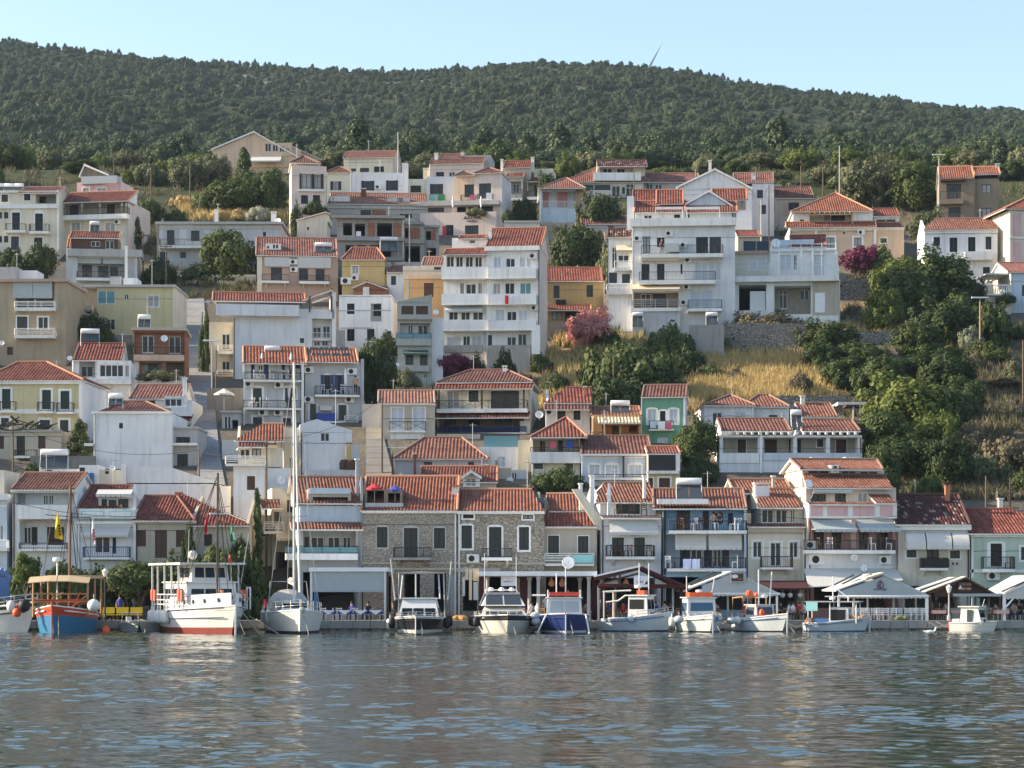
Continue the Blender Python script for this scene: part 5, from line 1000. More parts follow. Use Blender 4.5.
a=h.block(748,805,528,dep=8,mat='cream',side='cream');b=h.block(761,803,508.5,528,dep=4,w=.9,mat='palecream');h.gx(757,803,507.5,489.5,.3,4,'orange',fill='cream',x0r=757);h.gx(735,795,493,480,4.2,3,'orange',fill='cream');b.win('wg',(762,509.5,773.5,523),(776,509.5,787,523),(790.5,509.5,795,523));h.gx(749,806,526.5,523.5,-.1,.5,'red',back=False,ridge=False);a.bands(748,805,532,533.5,'rosebrown',.12,'ledge');a.win('wg',(753,541.5,762,557.5),(789.5,542,798,557.5),trim='trim',tw=.14);a.win('wg',(770.5,542.5,781,567),trim='trim',tw=.14,door=True);a.balcony(762,793,567.5,569.5,.9,'bars',556.5,brackets=True);h.chim(755,769.5,482.5,489,2.5,'white');a.hole(752,584,800,608,4);h.chim(772.5,775,475.5,484,5,'beige');h.done()
h=HS('pink and white quay house with stepped red roofs, skylights and grey awnings',797,899,612,D=158,yaw=8)
a=h.block(808,897,519,dep=9,mat='rose',side='cream');h.gx(806,893,487.5,475,1.2,3,'orange',back=False,x0r=803,x1r=886);b=h.block(806,896,487,520,dep=7,w=1.4,mat='pinkish',side='cream');c=h.block(802,884,469,488,dep=5,w=4.2,mat='white',side='cream');h.gx(800,884,469,459.5,3.8,2.6,'orange',fill='cream',x1r=878);c.win('wg',(808,470,830,474.5),(842,470.5,856,475),(860,471,878,475));d=h.block(831,839,465,473,dep=2,w=3.6,mat='white');d.win('k',(833.5,466,837,471.5));h.chim(846,858,457,461,7,'white');h.chim(812,822,457,461,7,'white')
b.win('kg',(811,494,826,505),(835,493.5,846,504));b.win('wc',(858,492.5,868,502));b.awning(811,850,488.5,493,.7,'awnwhite');h.parapet(809,897,503.5,518.5,-.4,1.4,'white',.18);h.gx(876,897,503,494.5,-.3,1.6,'red',back=False,ridge=False);h.gx(809,876,504,502,-.4,.3,'red',back=False,ridge=False)
for x0,x1 in((811,823),(827.5,848),(853,874.5),(880,893)):h.parapet(x0,x1,505.5,516,-.43,0,'rose',.02,'parapet_panel')
a.awning(811,853,519.5,532,1.1,'awngrey');a.awning(855.5,896.5,519.5,532,1.1,'awngrey');g=a.loggia(812,530,893,549.5,1,'rose');g.win('k',(814,532,824,549),(831.5,532,841.5,549),(859,532,869,549),(876.5,533,888,549));a.panel(850,520,855,550,'rosebrown',.3,'pilaster');a.balcony(807,895.5,550,553.8,1,'bars',540);a.panel(806,554,896,569,'bluewhite',.06,'lower_wall');a.hole(814,577,892,608,4);a.ac((816.5,559.5),k=1.25);a.ac((884.5,560),(811,545));h.dish(854,557.5,3.8,-.6,up=5);h.dish(864,568,3.6,-1,up=5)
g=MB();P=[h.local(x,y,w)for x,y,w in((804,568.5,-.1),(897,568.5,-.1),(903,580,-2.4),(809,587,-2.4))];g.prism([tuple(p)for p in P],(0,0,-.06));g.build('sloping_awning',M['awnwhite'],h.o);h.dish(809,483.5,4.4,.4,az=10);h.ac=None;h.done()
h=HS('cream quay house with mottled brown roof and three ribbed curved awnings',894,972,612,D=158)
a=h.block(898.5,970,525,dep=9,mat='palecream');h.gx(896,971,524.5,495,-.1,5.4,'mottled',fill='cream',x1r=959);a.bands(897,971,525.5,530,t=.2);
for x0,x1 in((904.5,923.5),(924.5,949.5),(950.5,967)):a.awning(x0,x1,532.5,549.5,1,'awnwhite',.12,curved=True)
a.win('kg',(906.5,550,916.5,557.5),(950,550.5,960,558.5),trim='trim',tw=.1);a.win('kg',(927,549,939,567.5),door=True);a.balcony(921.5,948,568,570.5,.8,'bars',558,brackets=True);a.panel(920.5+1,558.8,947,567.5,'blackp',.83,'canvas_screen');a.win('k',(952,562.5,954,565),(956,562.5,958,565));a.col(968,969.3,525,578,'kframe',-.15,.1,'drainpipe');h.chim(945.5,950,483,498,4,'terracotta',cap='blackp');a.hole(905,586,960,608,4);h.done()
h=HS('pale green quay house with dark red roof and black balcony at right edge',968,1060,612,D=158)
a=h.block(971,1060,535,dep=9,mat='palegreen');h.gx(968,1066,533.5,509.5,-.1,5,'darkred',fill='palegreen',x0r=963,x1r=1012);a.bands(970,1060,534.5,537,t=.2);a.win('k',(990.5,543.5,1002,566.5),trim='trim',tw=.25,arch=.25,door=True);a.win('kg',(1021,547,1030,560),trim='trim',tw=.15);a.balcony(983.5,1015,569,572.3,.9,'bars',557);a.bands(970,1060,569.5,572.5,'trim',.08);a.ac((993,576));a.panel(971,537,973.5,578,'trim',.08,'pilaster');h.chim(999,1003,498,512,5,'white');a.hole(980,588,1050,608,4);h.done()
def wall_thing(label,x0,x1,yt,yb,mat,D=None,t=.4,name='retaining_wall',cat='wall',yaw=0,cap=None,x0t=None):
 D=D or prof(yb);o=empty(name,at((x0+x1)/2,yb,D),R(yaw));tag(o,label,cat)
 L=(x1-x0)/F*D/2;hz_=(yb-yt)/F*D;n=max(2,int(L*2/1.2));b=MB();r=random.Random(int(x0*7+yt))
 P=[(-L+2*L*k/n,0,hz_+(r.uniform(-.12,.12)if 'stone'in mat else 0))for k in range(n+1)]
 b.prism([(-L,0,-1.5),(L,0,-1.5)]+list(reversed(P)),(0,t,0));b.build('wall',M[mat],o)
 if cap:c=MB();c.box(-L-.05,L+.05,-.06,t+.06,hz_+.002,hz_+.1);c.build('coping',M[cap],o)
 return o
wall_thing('grey plastered retaining wall below the large white apartment house',689,724,325,353,'concrete',D=236);wall_thing('long dry stone wall above golden grass',722,806,323,346,'drystone',D=238,yaw=-4)
wall_thing('shaded stone wall under the purple bougainvillea',840,890,279,310,'drystone',D=263);wall_thing('stone yard wall below the ochre house',540,607,322,352,'stonegrey',D=246)
wall_thing('dark stone wall beneath white annex with beige awning',604,634,294,326,'stonegrey',D=251);wall_thing('whitewashed yard wall beneath small white flat-roofed house',176,210,301,322,'palegrey',D=262);wall_thing('low stone wall behind twin orange hip roofs',770,850,396,414,'drystone',D=212);wall_thing('broken stone wall across the rocky right slope',940,1060,417,428,'drystone',D=208)
wall_thing('rubble terrace wall on lower rocky slope',948,1010,470,484,'drystone',D=184);wall_thing('grey side wall along right side of the stepped lane',207,244,388,410,'dirtyconcrete',D=212);wall_thing('white yard wall at lower right of the stepped lane',222,240,440,470,'palegrey',D=190);wall_thing('grey alley wall right of the white hotel',362,384,404,440,'greywall',D=203)
wall_thing('white rendered wall under the beige shuttered house',380,436,447,462,'white',D=194);wall_thing('mixed rubble wall behind the stone houses',437,480,434,448,'beige',D=198);wall_thing('pale wall behind left end of single-storey beige house roof',160,230,486,500,'white',D=170);wall_thing('concrete kerb wall around bare earth terrace',842,900,330,340,'drystone',D=243);wall_thing('stone bank under the brown two-storey house',930,1010,222,236,'drystone',D=295)
wall_thing('concrete yard wall below roofless tan house',30,95,456,478,'dirtyconcrete',D=186);wall_thing('grey yard wall right of the tan flat-roofed house',66,132,335,350,'dirtyconcrete',D=241);wall_thing('long pale terrace wall below the cream three-storey house',-20,70,268,284,'lightconcrete',D=272)
wall_thing('brown earth-stained wall behind the white hotel',310,345,330,362,'greywall',D=236);wall_thing('pale wall beneath the unfinished concrete building',395,445,262,285,'greywall',D=272);wall_thing('stone terrace wall below the pink shutter house',530,585,222,240,'stonegrey',D=291)
h=HS('small grey lean-to house between blank white wall and stepped lane',170,200,480,D=188)
a=h.block(174,197,428,dep=6,mat='greywall');a.win('k',(176,437,190,444),(177,454,188,468));a.bands(172,198,443.5,446,'white',.8,'ledge');h.flat(173,198,426.5,428.5,0,6,'lightconcrete');h.done()
h=HS('low lean-to shed with grey door at the left foot of white hotel',216,246,440,D=203)
a=h.block(222,240,412,dep=5,mat='greywall');a.win('wg',(224,416,231,436),door=True);a.hole(232,420,238,436,1.2);h.flat(220,241,410.5,412.5,0,5,'lightconcrete');h.done()
h=HS('white stair block with barred window below the dark shrub, right of tan house',70,96,352,D=240)
a=h.block(73,84,288,dep=4,mat='palegrey',w=4);a.win('wc',(75,290,81,301));b=h.block(78,92,306,dep=4,mat='lightconcrete',w=3);b.hole(79,304+4,83,318,1);h.done()
h=HS('grey house front half hidden under trees below the cream three-storey house',-8,40,285,D=276)
a=h.block(-6,38,262,dep=5,mat='palegrey');a.win('kg',(12,265,18,274),(24,265,30,274));h.done()
h=HS('flat-roofed white annex behind the orange wooden-porched house',640,705,416,D=212);a=h.block(690,704,402,dep=4,mat='stonegrey');h.done()
h=HS('low beige house with tiled roof behind tall wooden pole, under villa terrace',726,762,262,D=272);a=h.block(738,760,236,dep=5,mat='beige');a.win('kg',(744,241,750,247));h.gx(737,761,236,231,0,3,'darkred',fill='beige');h.done()
h=HS('cream house corner with small orange porch roofs, between cypress and tiled-canopy house',258,302,560,D=164,yaw=12)
a=h.block(272,300,488,dep=6,mat='cream',side='cream');h.gx(262,283,508,499,-1.4,1.5,'orange',back=False,ridge=False);a.win('kg',(274,512,281,530),door=True);a.balcony(264,284,531,534,1.2,'rails',522,rmat='wframe');a.win('kg',(287,500,293,512));a.awning(274,299,524,541,2,'awnbeige');a.win('k',(276,552,288,575),door=True);b=h.block(259,273,515,dep=4,w=.5,mat='palecream');b.win('cb',(262,522,268,536));h.done()
h=HS('tan rendered house gable with small shutters, behind brick-fronted house and stepped lane',60,100,345,D=250)
a=h.block(67,96,302,dep=5,mat='tan');a.win('cb',(72,309,77,318));a.win('kg',(84,309,89,318));h.gx(66,97,302,296,0,2.6,'darkred',fill='tan');h.done()
h=HS('small white house with red roof behind the narrow grey house',384,412,300,D=262)
a=h.block(387,404,272,dep=5,mat='white');h.gx(386,405,272,266,0,2.6,'red',fill='white');a.win('kg',(391,276,396,285));h.done()
h=HS('pale flat-roofed house with two dark windows, below the narrow beige apartment house',500,545,250,D=288)
a=h.block(505,540,222,dep=6,mat='palegrey');h.flat(504,541,220.5,222.5,0,6,'lightconcrete');a.win('kg',(510,227,517,235),(524,227,531,240));a.balcony(520,536,240,242,.8,'bars',234);h.done()
h=HS('beige house with red roof partly hidden left of big dark round tree',556,600,262,D=282)
a=h.block(560,604,240,dep=5,mat='beige');h.gx(558,606,240,233,0,3,'red',fill='beige');a.win('kg',(592,243,598,252));h.done()
h=HS('red-roofed low house behind beige quay house, partly hidden by the vine',540,585,500,D=174);a=h.block(560,592,492,dep=4,mat='beige');h.done()
def pole(px,yt,yb,label,D=None,mat='polewood',arms=1,lean=0,r=.1,name='utility_pole',lamp=None):
 D=D or prof(yb);p=Vector((xat(px,D),D,ground(xat(px,D),D)));o=empty(name,p);tag(o,label,'street lamp'if lamp else 'pole');H=zat(yt,D)-p.z;b=MB()
 top=(lean/F*D,0,H);b.tube([(0,0,-.5),top],[r,r*.65],8);b.build('post',M[mat],o)
 if arms:a=MB();a.box(top[0]-.75,top[0]+.75,-.06,.06,H-.5,H-.38);[a.lathe([(.04,0),(.06,.06),(.03,.14)],(top[0]+x,0,H-.38),6)for x in(-.65,0,.65)];a.build('cross_arm',M['polewood'],o)
 if lamp=='T':a=MB();a.box(top[0]-.9,top[0]+.9,-.15,.15,H-.02,H+.12);a.build('lamp_head',M['plast'],o)
 return p+Vector(top)
PT={}
for k_,a_ in dict(a=(151,168,212,'thin wooden pole above the long grey house, left'),b=(190,160,210,'wooden lamp pole left of the wide leafy tree'),c=(143,232,285,'wooden pole between grey-white house and long grey house'),d=(166,243,292,'dark doubled pole above the small white flat-roofed house'),e=(114,156,190,'slim pole behind the pink penthouse storey'),f=(398,132,196,'tall bare pole beside white terrace house pillar'),g=(409.5,215,280,'pale pole in front of unfinished concrete building'),i=(634,168,236,'dark pole before grey-tiled top veranda'),j=(761,200,250,'pale stub pole right of plain gable house'),k=(769,185,250,'thick wooden pole left of the pergola villa'),l=(801,160,230,'wooden pole with cross arm, first behind pergola villa roof'),m=(823,160,230,'wooden pole with cross arm, second behind pergola villa roof'),n=(839.5,146,230,'tallest pale pole behind pergola villa roof'),q=(613.5,348,412,'dark wooden pole standing in the green thicket'),r=(266.5,438,545,'dark wooden pole before white house with railed terrace'),s=(13,425,486,'weathered pole in front of the roofless tan house'),t=(382,398,475,'dark pole in the alley at beige shuttered house corner'),u=(392.5,452,490,'short dark pole behind the grey stone house roof'),v=(986,476,520,'left wooden post behind the dark red roof at right'),w=(1010,478,520,'right wooden post behind the dark red roof'),x=(1023,340,420,'reddish pole at the right picture edge'),y=(199,450,500,'brown post on left side of the stepped lane'),z=(216,350,400,'dark lamp post by balconies of tall white house')).items():
 PT[k_]=pole(a_[0],a_[1],a_[2],a_[3],arms=1 if k_ in 'lmsrcdq'else 0,mat='lightconcrete'if k_ in 'gfjn'else 'polewood',D={'l':300,'m':300,'n':302,'r':163}.get(k_))
pole(939,155,230,'street lamp with double head left of the brown two-storey house',arms=0,lamp='T',mat='galv',name='street_lamp',r=.1);pole(980,298,362,'tall street lamp among bushes on right hillside',arms=0,lamp='T',mat='palewood',name='street_lamp',r=.1);pole(212,341,396,'street lamp with white head by tall white house',arms=0,lamp='T',mat='galv',name='street_lamp',r=.08)
def cable(p,q,sag,label,r=.018):
 p,q=Vector(p),Vector(q);b=MB();pts=[]
 for k in range(15):t=k/14;v=p.lerp(q,t);v.z-=sag*4*t*(1-t);pts.append(v)
 b.tube(pts,r,4);tag(b.build('overhead_cable',M['cabl']),label,'cable','overhead cables between the poles')
cable(PT['s'],PT['y'],1.2,'overhead cable from weathered pole across blank white wall to lane post');cable(PT['y'],PT['r'],.8,'overhead cable from lane post to dark pole by railed terrace');cable(PT['r'],PT['t'],1.0,'overhead cable from railed terrace pole to alley pole');cable(PT['a'],PT['b'],.5,'overhead cable between thin pole and wooden lamp pole at top left');cable(PT['b'],at(300,192,306),1.2,'overhead cable over leafy trees to the tall pinkish house')
cable(PT['c'],PT['d'],.6,'overhead cable between two poles before the long grey house');cable(PT['g'],at(500,240,285),1.3,'overhead cable across the lettered pinkish wall, upper');cable(PT['g']-Vector((0,0,2)),at(530,250,280),1.0,'overhead cable across the lettered pinkish wall, lower');cable(PT['l'],PT['m'],.3,'overhead cable between two cross-armed poles behind villa');cable(PT['j'],PT['k'],.2,'short cable between stub pole and thick pole');cable(PT['k'],PT['l'],.6,'overhead cable from thick pole to first cross-armed pole')
cable(at(725,509,156),at(905,515,156),.5,'long overhead cable crossing the pink and white quay house');cable(PT['v'],PT['w'],.1,'short cable between two wooden posts behind dark red roof');cable(at(12,502,156.5),at(230,506,156.5),.9,'long overhead cable crossing the left quay house fronts')
def crown_mesh(name,seed,kind,n_leaf=2600,n_clump=46,size=.085,mat='leafmid'):
 """unit crown (radius about 1, base z=0): leaf-sized faces spread through many clumps, uneven outline, gaps"""
 r=np.random.RandomState(seed);C=[]
 if kind=='round':
  for _ in range(n_clump):
   d=r.randn(3);d/=np.linalg.norm(d);k=.3+.62*r.rand()**.5+(.22 if r.rand()<.14 else 0)
   C.append((d*k*np.array([1,1,.72])+[0,0,.72],.13+.2*r.rand()**1.5))
 elif kind=='bush':
  for _ in range(n_clump):
   d=r.randn(3);d/=np.linalg.norm(d);d[2]=abs(d[2]);k=.3+.62*r.rand()**.5+(.2 if r.rand()<.12 else 0)
   C.append((d*k*np.array([1,1,.8])+[0,0,.1],.13+.19*r.rand()**1.5))
 elif kind=='cypress':
  for _ in range(n_clump):
   z=r.rand();rad=.26*math.sin(math.pi*min(1,z*.85+.12))**.7;a=r.rand()*6.28
   C.append((np.array([rad*math.cos(a)*.7,rad*math.sin(a)*.7,z*1.9+.08]),.11+.05*r.rand()))
 elif kind=='pine':
  for _ in range(n_clump):
   z=r.rand()**.8;rad=.75*(1-z)**.7+.08;a=r.rand()*6.28;q=rad*(.4+.6*r.rand())
   C.append((np.array([q*math.cos(a),q*math.sin(a),z*1.75+.25]),.17+.1*r.rand()))
 elif kind=='open':
  for _ in range(n_clump):
   d=r.randn(3);d/=np.linalg.norm(d);k=.6+.42*r.rand()
   C.append((d*k*np.array([1,1,.75])+[0,0,.8],.15+.12*r.rand()))
 w=np.array([c[1]**2 for c in C]);w/=w.sum();pick=r.choice(len(C),n_leaf,p=w)
 cen=np.array([c[0]for c in C])[pick];rad=np.array([c[1]for c in C])[pick]
 d=r.randn(n_leaf,3);d/=np.linalg.norm(d,axis=1)[:,None]
 pos=cen+d*(rad*(.55+.5*r.rand(n_leaf)))[:,None]
 pos[:,2]=np.maximum(pos[:,2],.02)
 cc=cen-np.array([0,0,.55]);cc/=np.linalg.norm(cc,axis=1)[:,None]+.2
 nrm=d*.75+cc*.55+r.randn(n_leaf,3)*.33+[0,0,.15];nrm/=np.linalg.norm(nrm,axis=1)[:,None]
 t=np.cross(nrm,r.randn(n_leaf,3));t/=np.linalg.norm(t,axis=1)[:,None];b=np.cross(nrm,t)
 s=(size*(.6+.8*r.rand(n_leaf)))[:,None]
 V=np.stack([pos-t*s-b*s*.35,pos+t*s*.2-b*s*.8,pos+t*s+b*s*.3,pos-t*s*.2+b*s*.75],1).reshape(-1,3)
 me=bpy.data.meshes.new(name);me.vertices.add(len(V));me.vertices.foreach_set('co',V.astype(np.float32).ravel())
 me.loops.add(len(V));me.loops.foreach_set('vertex_index',np.arange(len(V),dtype=np.int32));me.polygons.add(n_leaf)
 me.polygons.foreach_set('loop_start',np.arange(n_leaf,dtype=np.int32)*4);me.polygons.foreach_set('loop_total',np.full(n_leaf,4,np.int32))
 me.update(calc_edges=True)
 tint=np.clip(np.array([r.rand()for _ in C])[pick]*.7+.3*r.rand(n_leaf),0,1)
 a=me.attributes.new('tint','FLOAT','FACE');a.data.foreach_set('value',tint.astype(np.float32))
 me.materials.append(M[mat]);return me
def trunk_mesh(name,seed,h=.7,r0=.07,limbs=6,lean=.05,spread=.6):
 r=random.Random(seed);b=MB();pts=[];x=y=0
 for k in range(5):pts.append((x,y,h*k/4-(.15 if k==0 else 0)));x+=r.uniform(-lean,lean);y+=r.uniform(-lean,lean)
 b.tube(pts,[r0*(1-.13*k)for k in range(5)],7)
 for k in range(limbs):
  a=6.283*k/limbs+r.uniform(-.4,.4);p0=Vector(pts[2+k%3]);L=spread*r.uniform(.6,1)
  p1=p0+Vector((math.cos(a)*L*.5,math.sin(a)*L*.5,.2));p2=p1+Vector((math.cos(a)*L*.5,math.sin(a)*L*.5,.25))
  b.tube([p0,p1,p2],[r0*.5,r0*.32,r0*.12],5)
 me=b.build(name,M['bark']);m=me.data;bpy.data.objects.remove(me);return m
CR={}
for k in('round','bush','open','pine'):
 for v in range(3 if k!='bush'else 4):
  CR[k,v]=crown_mesh('crown',11*v+len(k),k,dict(round=7000,bush=6000,open=1600,pine=3000)[k],dict(round=85,bush=75,open=40,pine=54)[k],dict(round=.046,bush=.048,open=.07,pine=.06)[k])
CR['cypress',0]=crown_mesh('crown',5,'cypress',2600,60,.045)
TRK={('round',v):trunk_mesh('trunk',v,.62)for v in range(3)}
TRK.update({('open',v):trunk_mesh('trunk',5+v,.7,.05,8,.08,.8)for v in range(3)});TRK.update({('pine',v):trunk_mesh('trunk',9+v,1.5,.05,0,.03)for v in range(3)})
TRK.update({('bush',v):trunk_mesh('trunk',19+v,.3,.03,7,.04,.7)for v in range(4)});TRK['cypress',0]=trunk_mesh('trunk',30,1.2,.04,0,.01)
TREES=[]
def tree(kind,px,yt,yb,wpx,mat,label,name='tree',cat='tree',D=None,group=None,crown_from=0.,v=None,gz=None,yc=None):
 """crown spans rows yt..yb (base hidden rows included), width wpx, standing on the slope"""
 D=D or prof(yb);v=rnd.randrange(4 if kind=='bush'else 1 if kind=='cypress'else 3)if v is None else v
 top={'round':1.62,'bush':1.05,'open':1.7,'pine':2.05,'cypress':2.05}[kind]
 z0=ground(xat(px,D),D)if gz is None else gz;zt=zat(yt,D);hh=(zt-z0)/top;rw=wpx/2/F*D/(1.0 if kind!='cypress'else.36)
 if kind=='pine':rw/=.85
 o=empty(name,(xat(px,D),D,z0-.05),0);tag(o,label,cat,group)
 c=link('crown',CR[kind,v],o);c.scale=(rw,rw,hh);c.rotation_euler=(0,0,rnd.uniform(0,6.28))
 if yc:zc=zat(yc,D);hh2=(zt-zc)/top;c.scale.z=hh2;c.location.z=zc-z0;t_h=zc-z0+hh2*.4
 c.material_slots[0].link='OBJECT';c.material_slots[0].material=M[mat]
 t=link('trunk',TRK[kind,v],o);t.scale=(min(rw,hh)*1.1,min(rw,hh)*1.1,hh if not yc else t_h/.8);t.rotation_euler=c.rotation_euler
 TREES.append((px,D));return o
T=tree
G1='dark trees along the ridge behind the top houses'
T('round',228,223,282,58,'leafmid','broad round green tree in front of the long grey flat-roofed house',v=1)
T('round',268,248,280,30,'leafdark','smaller dark tree tucked between the round tree and the pinkish-brown house')
T('bush',200,262,282,44,'leafdark','dark low shrub under the wooden poles beside the long grey house','shrub','shrub')
T('bush',160,258,285,34,'leafdark','dark shrub beneath leaning wooden pole, left of long grey house','shrub','shrub')
T('round',235,172,215,62,'leafmid','wide leafy tree left of the tall pinkish house',v=0)
T('round',268,164,214,46,'leafmid','taller tree touching the tall pinkish house at left',v=2)
T('bush',213,188,214,42,'leafmid','rounded green bush at the left foot of the wide leafy tree','shrub','shrub')
T('round',212,150,206,40,'leafolive','grey-green tree below left eave of the peach gable house',v=1,D=332)
T('round',186,157,210,34,'leafolive','olive tree beside tall lamp pole, left of the peach gable house',v=0,D=330)
T('pine',244,150,196,22,'leafmid','pointed tree in front of white awning of the peach gable house',D=328)
T('round',138,166,205,34,'leaflight','bright green tree behind the pink penthouse storey at the left',v=2,D=335)
T('round',114,172,205,24,'leafmid','small green tree just right of the pink penthouse roof',v=1,D=340)
T('bush',176,206,225,24,'leafdark','dark bush above the long grey house roof, left end','shrub','shrub')
T('bush',258,203,222,24,'leafwhite','white-flowering bush on dry grass bank above the long grey house','shrub','shrub')
T('bush',240,209,221,22,'leafdry','dry straw-coloured shrub beside the white-flowering bush','shrub','shrub');T('bush',218,209,221,20,'leafdry','dry straw-coloured shrub above the long grey house, below leafy trees','shrub','shrub');T('bush',180,193,208,22,'leafdry','sunlit dry shrub by foot of the tall lamp pole','shrub','shrub')
T('bush',297,203,226,16,'leafdark','ivy mass on the front foot of the tall pinkish house','ivy','ivy',D=287)
T('bush',315,200,215,26,'leafdark','ivy canopy beneath lower shutters of the tall pinkish house','ivy','ivy',D=288.5,gz=zat(214,288.5))
T('round',576,219,278,56,'leafdark','big dark round tree right of tall white four-storey block',v=2)
T('round',600,189,238,46,'leafdark','dark tree between pink shutter house and large white apartment house',v=0,D=291)
T('bush',607,244,290,34,'leafolive','grey-green shrub bank left of white annex with beige awning','shrub','shrub',D=262)
T('round',10,244,276,28,'leafdark','dark tree at left edge below the cream three-storey house')
T('round',40,240,280,36,'leafdark','dark tree before the cream three-storey house, above tan house')
T('bush',20,252,282,30,'leafdark','dark bush between two trees above the tan flat-roofed house','shrub','shrub')
T('bush',88,314,350,56,'leafdark','dense dark bush between the tan house and white red-roofed house','shrub','shrub')
T('bush',68,300,345,14,'leafolive','thin scrub beside the right wall of the tan flat-roofed house','shrub','shrub')
T('bush',206,310,372,16,'leafdark','dark creeper hanging on the wall beside the stepped lane','climbing_plant','creeper')
T('round',376,332,446,42,'leafdark','tall dark tree in the shaded gap right of the white hotel',v=1,D=212)
T('bush',386,330,356,26,'leafdark','dark foliage topping beside narrow grey house','shrub','shrub')
T('round',453,351,384,42,'leafmag','magenta bougainvillea below the tall white four-storey block','bougainvillea','flowering shrub',D=224,yc=376)
T('bush',478,354,376,22,'leafdark','dark green bush right of the magenta bougainvillea','shrub','shrub',D=225)
T('bush',505,348,376,26,'leafdark','green bush by retaining wall of tall white block, right','shrub','shrub',D=225)
T('round',588,305,350,48,'leafpink','big pink-flowering oleander bush in front of the ochre house','oleander','flowering shrub',v=0,yc=347);T('bush',606,322,350,28,'leafdark','dark shaded bush touching the oleander at right','shrub','shrub')
T('bush',566,326,338,8,'leafpink','tiny pink flowering shoot left of the big oleander','oleander','flowering shrub')
for px,yt,yb,w_,m_,lb in((625,332,398,84,'leafmid','spreading green bush left of centre on the grass slope'),(670,320,362,52,'leafmid','green bush just below solar collectors of the apartment house'),(648,360,402,76,'leafdark','dark green bush above the green house roof, left'),(612,372,412,60,'leafdark','dark bush behind the wooden pole on the grass slope'),(688,340,374,40,'leafdark','shaded bush left of the grey concrete wall'),(556,374,396,28,'leafmid','small bush at left foot of the green slope'),(711,362,382,32,'leafmid','low round bush alone on golden grass'),(598,352,390,40,'leafmid','green bush below the big pink oleander'),(660,345,384,46,'leafmid','bright bush in the middle of the green thicket')):
 T('bush',px,yt,yb,w_,m_,lb,'shrub','shrub')
T('round',829,318,388,64,'leafdark','dark grey-green tree below the white house with garage openings',v=0,D=238);T('round',862,338,400,60,'leafdark','dark tree right of the golden grass, second from garage house',v=1,D=232);T('round',846,352,408,56,'leafdark','low dark tree above the veranda house roof',v=2,D=222)
T('round',905,352,412,78,'leafdark','dark shaded tree in the middle of the right hillside',v=2,D=226);T('bush',930,340,376,56,'leafmid','olive green bush below the bare earth terrace','shrub','shrub',D=238)
T('round',910,370,470,92,'leaflight','big bright green tree right of the long veranda house',v=0,D=197);T('round',946,380,470,64,'leafmid','green tree at the right side of the big bright one',v=1,D=198);T('round',938,406,470,48,'leaflight','yellow-green small tree at the centre of the lower thicket',v=2,D=191)
T('round',885,402,500,50,'leafmid','green tree against right end of the long veranda house',v=1,D=190);T('round',905,430,510,70,'leafdark','dark leafy tree behind the pink and white quay house',v=2,D=184);T('bush',930,470,500,34,'leafmid','green bush left of terracotta chimney on mottled roof','shrub','shrub',D=178)
T('round',697,414,492,50,'leafmid','dense green tree between green house and veranda house',v=0,D=187);T('bush',700,455,497,44,'leafdark','dark undergrowth at the foot of dense tree by veranda house','shrub','shrub',D=183)
T('round',862,242,276,40,'leafmag','purple bougainvillea on the wall below the villa with pergola','bougainvillea','flowering shrub',D=266,yc=272);T('bush',882,244,272,28,'leafmid','green bush right of the purple bougainvillea','shrub','shrub',D=265)
T('round',932,248,318,92,'leafmid','large tree below the white house with tall black windows',v=0,D=259);T('round',896,252,316,54,'leaflight','sunlit tree left of the large tree on the right hillside',v=1,D=261);T('round',966,272,318,44,'leafdark','dark tree against white balustrade at right',v=2,D=257)
T('round',884,286,333,44,'leaflight','small tree with bare trunk on the earth terrace',v=2,D=248,name='tree');T('bush',958,290,340,60,'leafmid','green bush by tall street lamp on right hillside','shrub','shrub',D=249);T('round',950,312,350,40,'leaflight','bright green bush left of the tall street lamp foot','shrub','shrub',D=243)
T('round',972,324,362,26,'leafwhite','pale flowering bush at foot of tall street lamp','shrub','shrub',D=240);T('bush',985,340,372,50,'leafmid','green bush below tall street lamp, right','shrub','shrub',D=236);T('bush',1004,318,350,40,'leafdark','dark shrub under the light blue house at right','shrub','shrub',D=246)
T('bush',1006,292,304,26,'leafmid','green vine over the archway by white balustrade','climbing_plant','creeper',D=257,gz=zat(304,257));T('bush',1020,318,345,20,'leafolive','olive shrub at the right edge by the light blue house','shrub','shrub',D=247)
T('bush',1000,378,412,60,'leafscrub','dry brown shrub on the rocky right slope, upper','shrub','shrub',D=224);T('bush',968,420,456,56,'leafscrub','dry grey-brown shrub in the middle of the rocky slope','shrub','shrub');T('bush',1010,430,470,60,'leafscrub','dry shrub at the right edge above the green quay house','shrub','shrub');T('bush',980,448,482,50,'leafolive','dusty olive bush above stone rubble on rocky slope','shrub','shrub')
T('bush',1022,470,505,40,'leafmid','green bush behind the dark red roof at right edge','shrub','shrub',D=180);T('bush',975,350,372,26,'leafscrub','dry shrub left under the green bush by the lamp','shrub','shrub');T('bush',1015,360,384,30,'leafolive','olive bush beside thin pole at the right edge','shrub','shrub')
T('round',864,152,206,62,'leafolive','huge grey-green tree on the ridge behind villa with pergola',v=0);T('round',897,158,212,46,'leafolive','tall grey-green tree right of the huge ridge tree',v=1,D=340);T('round',918,160,240,52,'leafmid','fresh green tree left of the brown two-storey house',v=2,D=312);T('round',927,206,264,40,'leafolive','olive tree below left corner of the brown two-storey house',v=0,D=290)
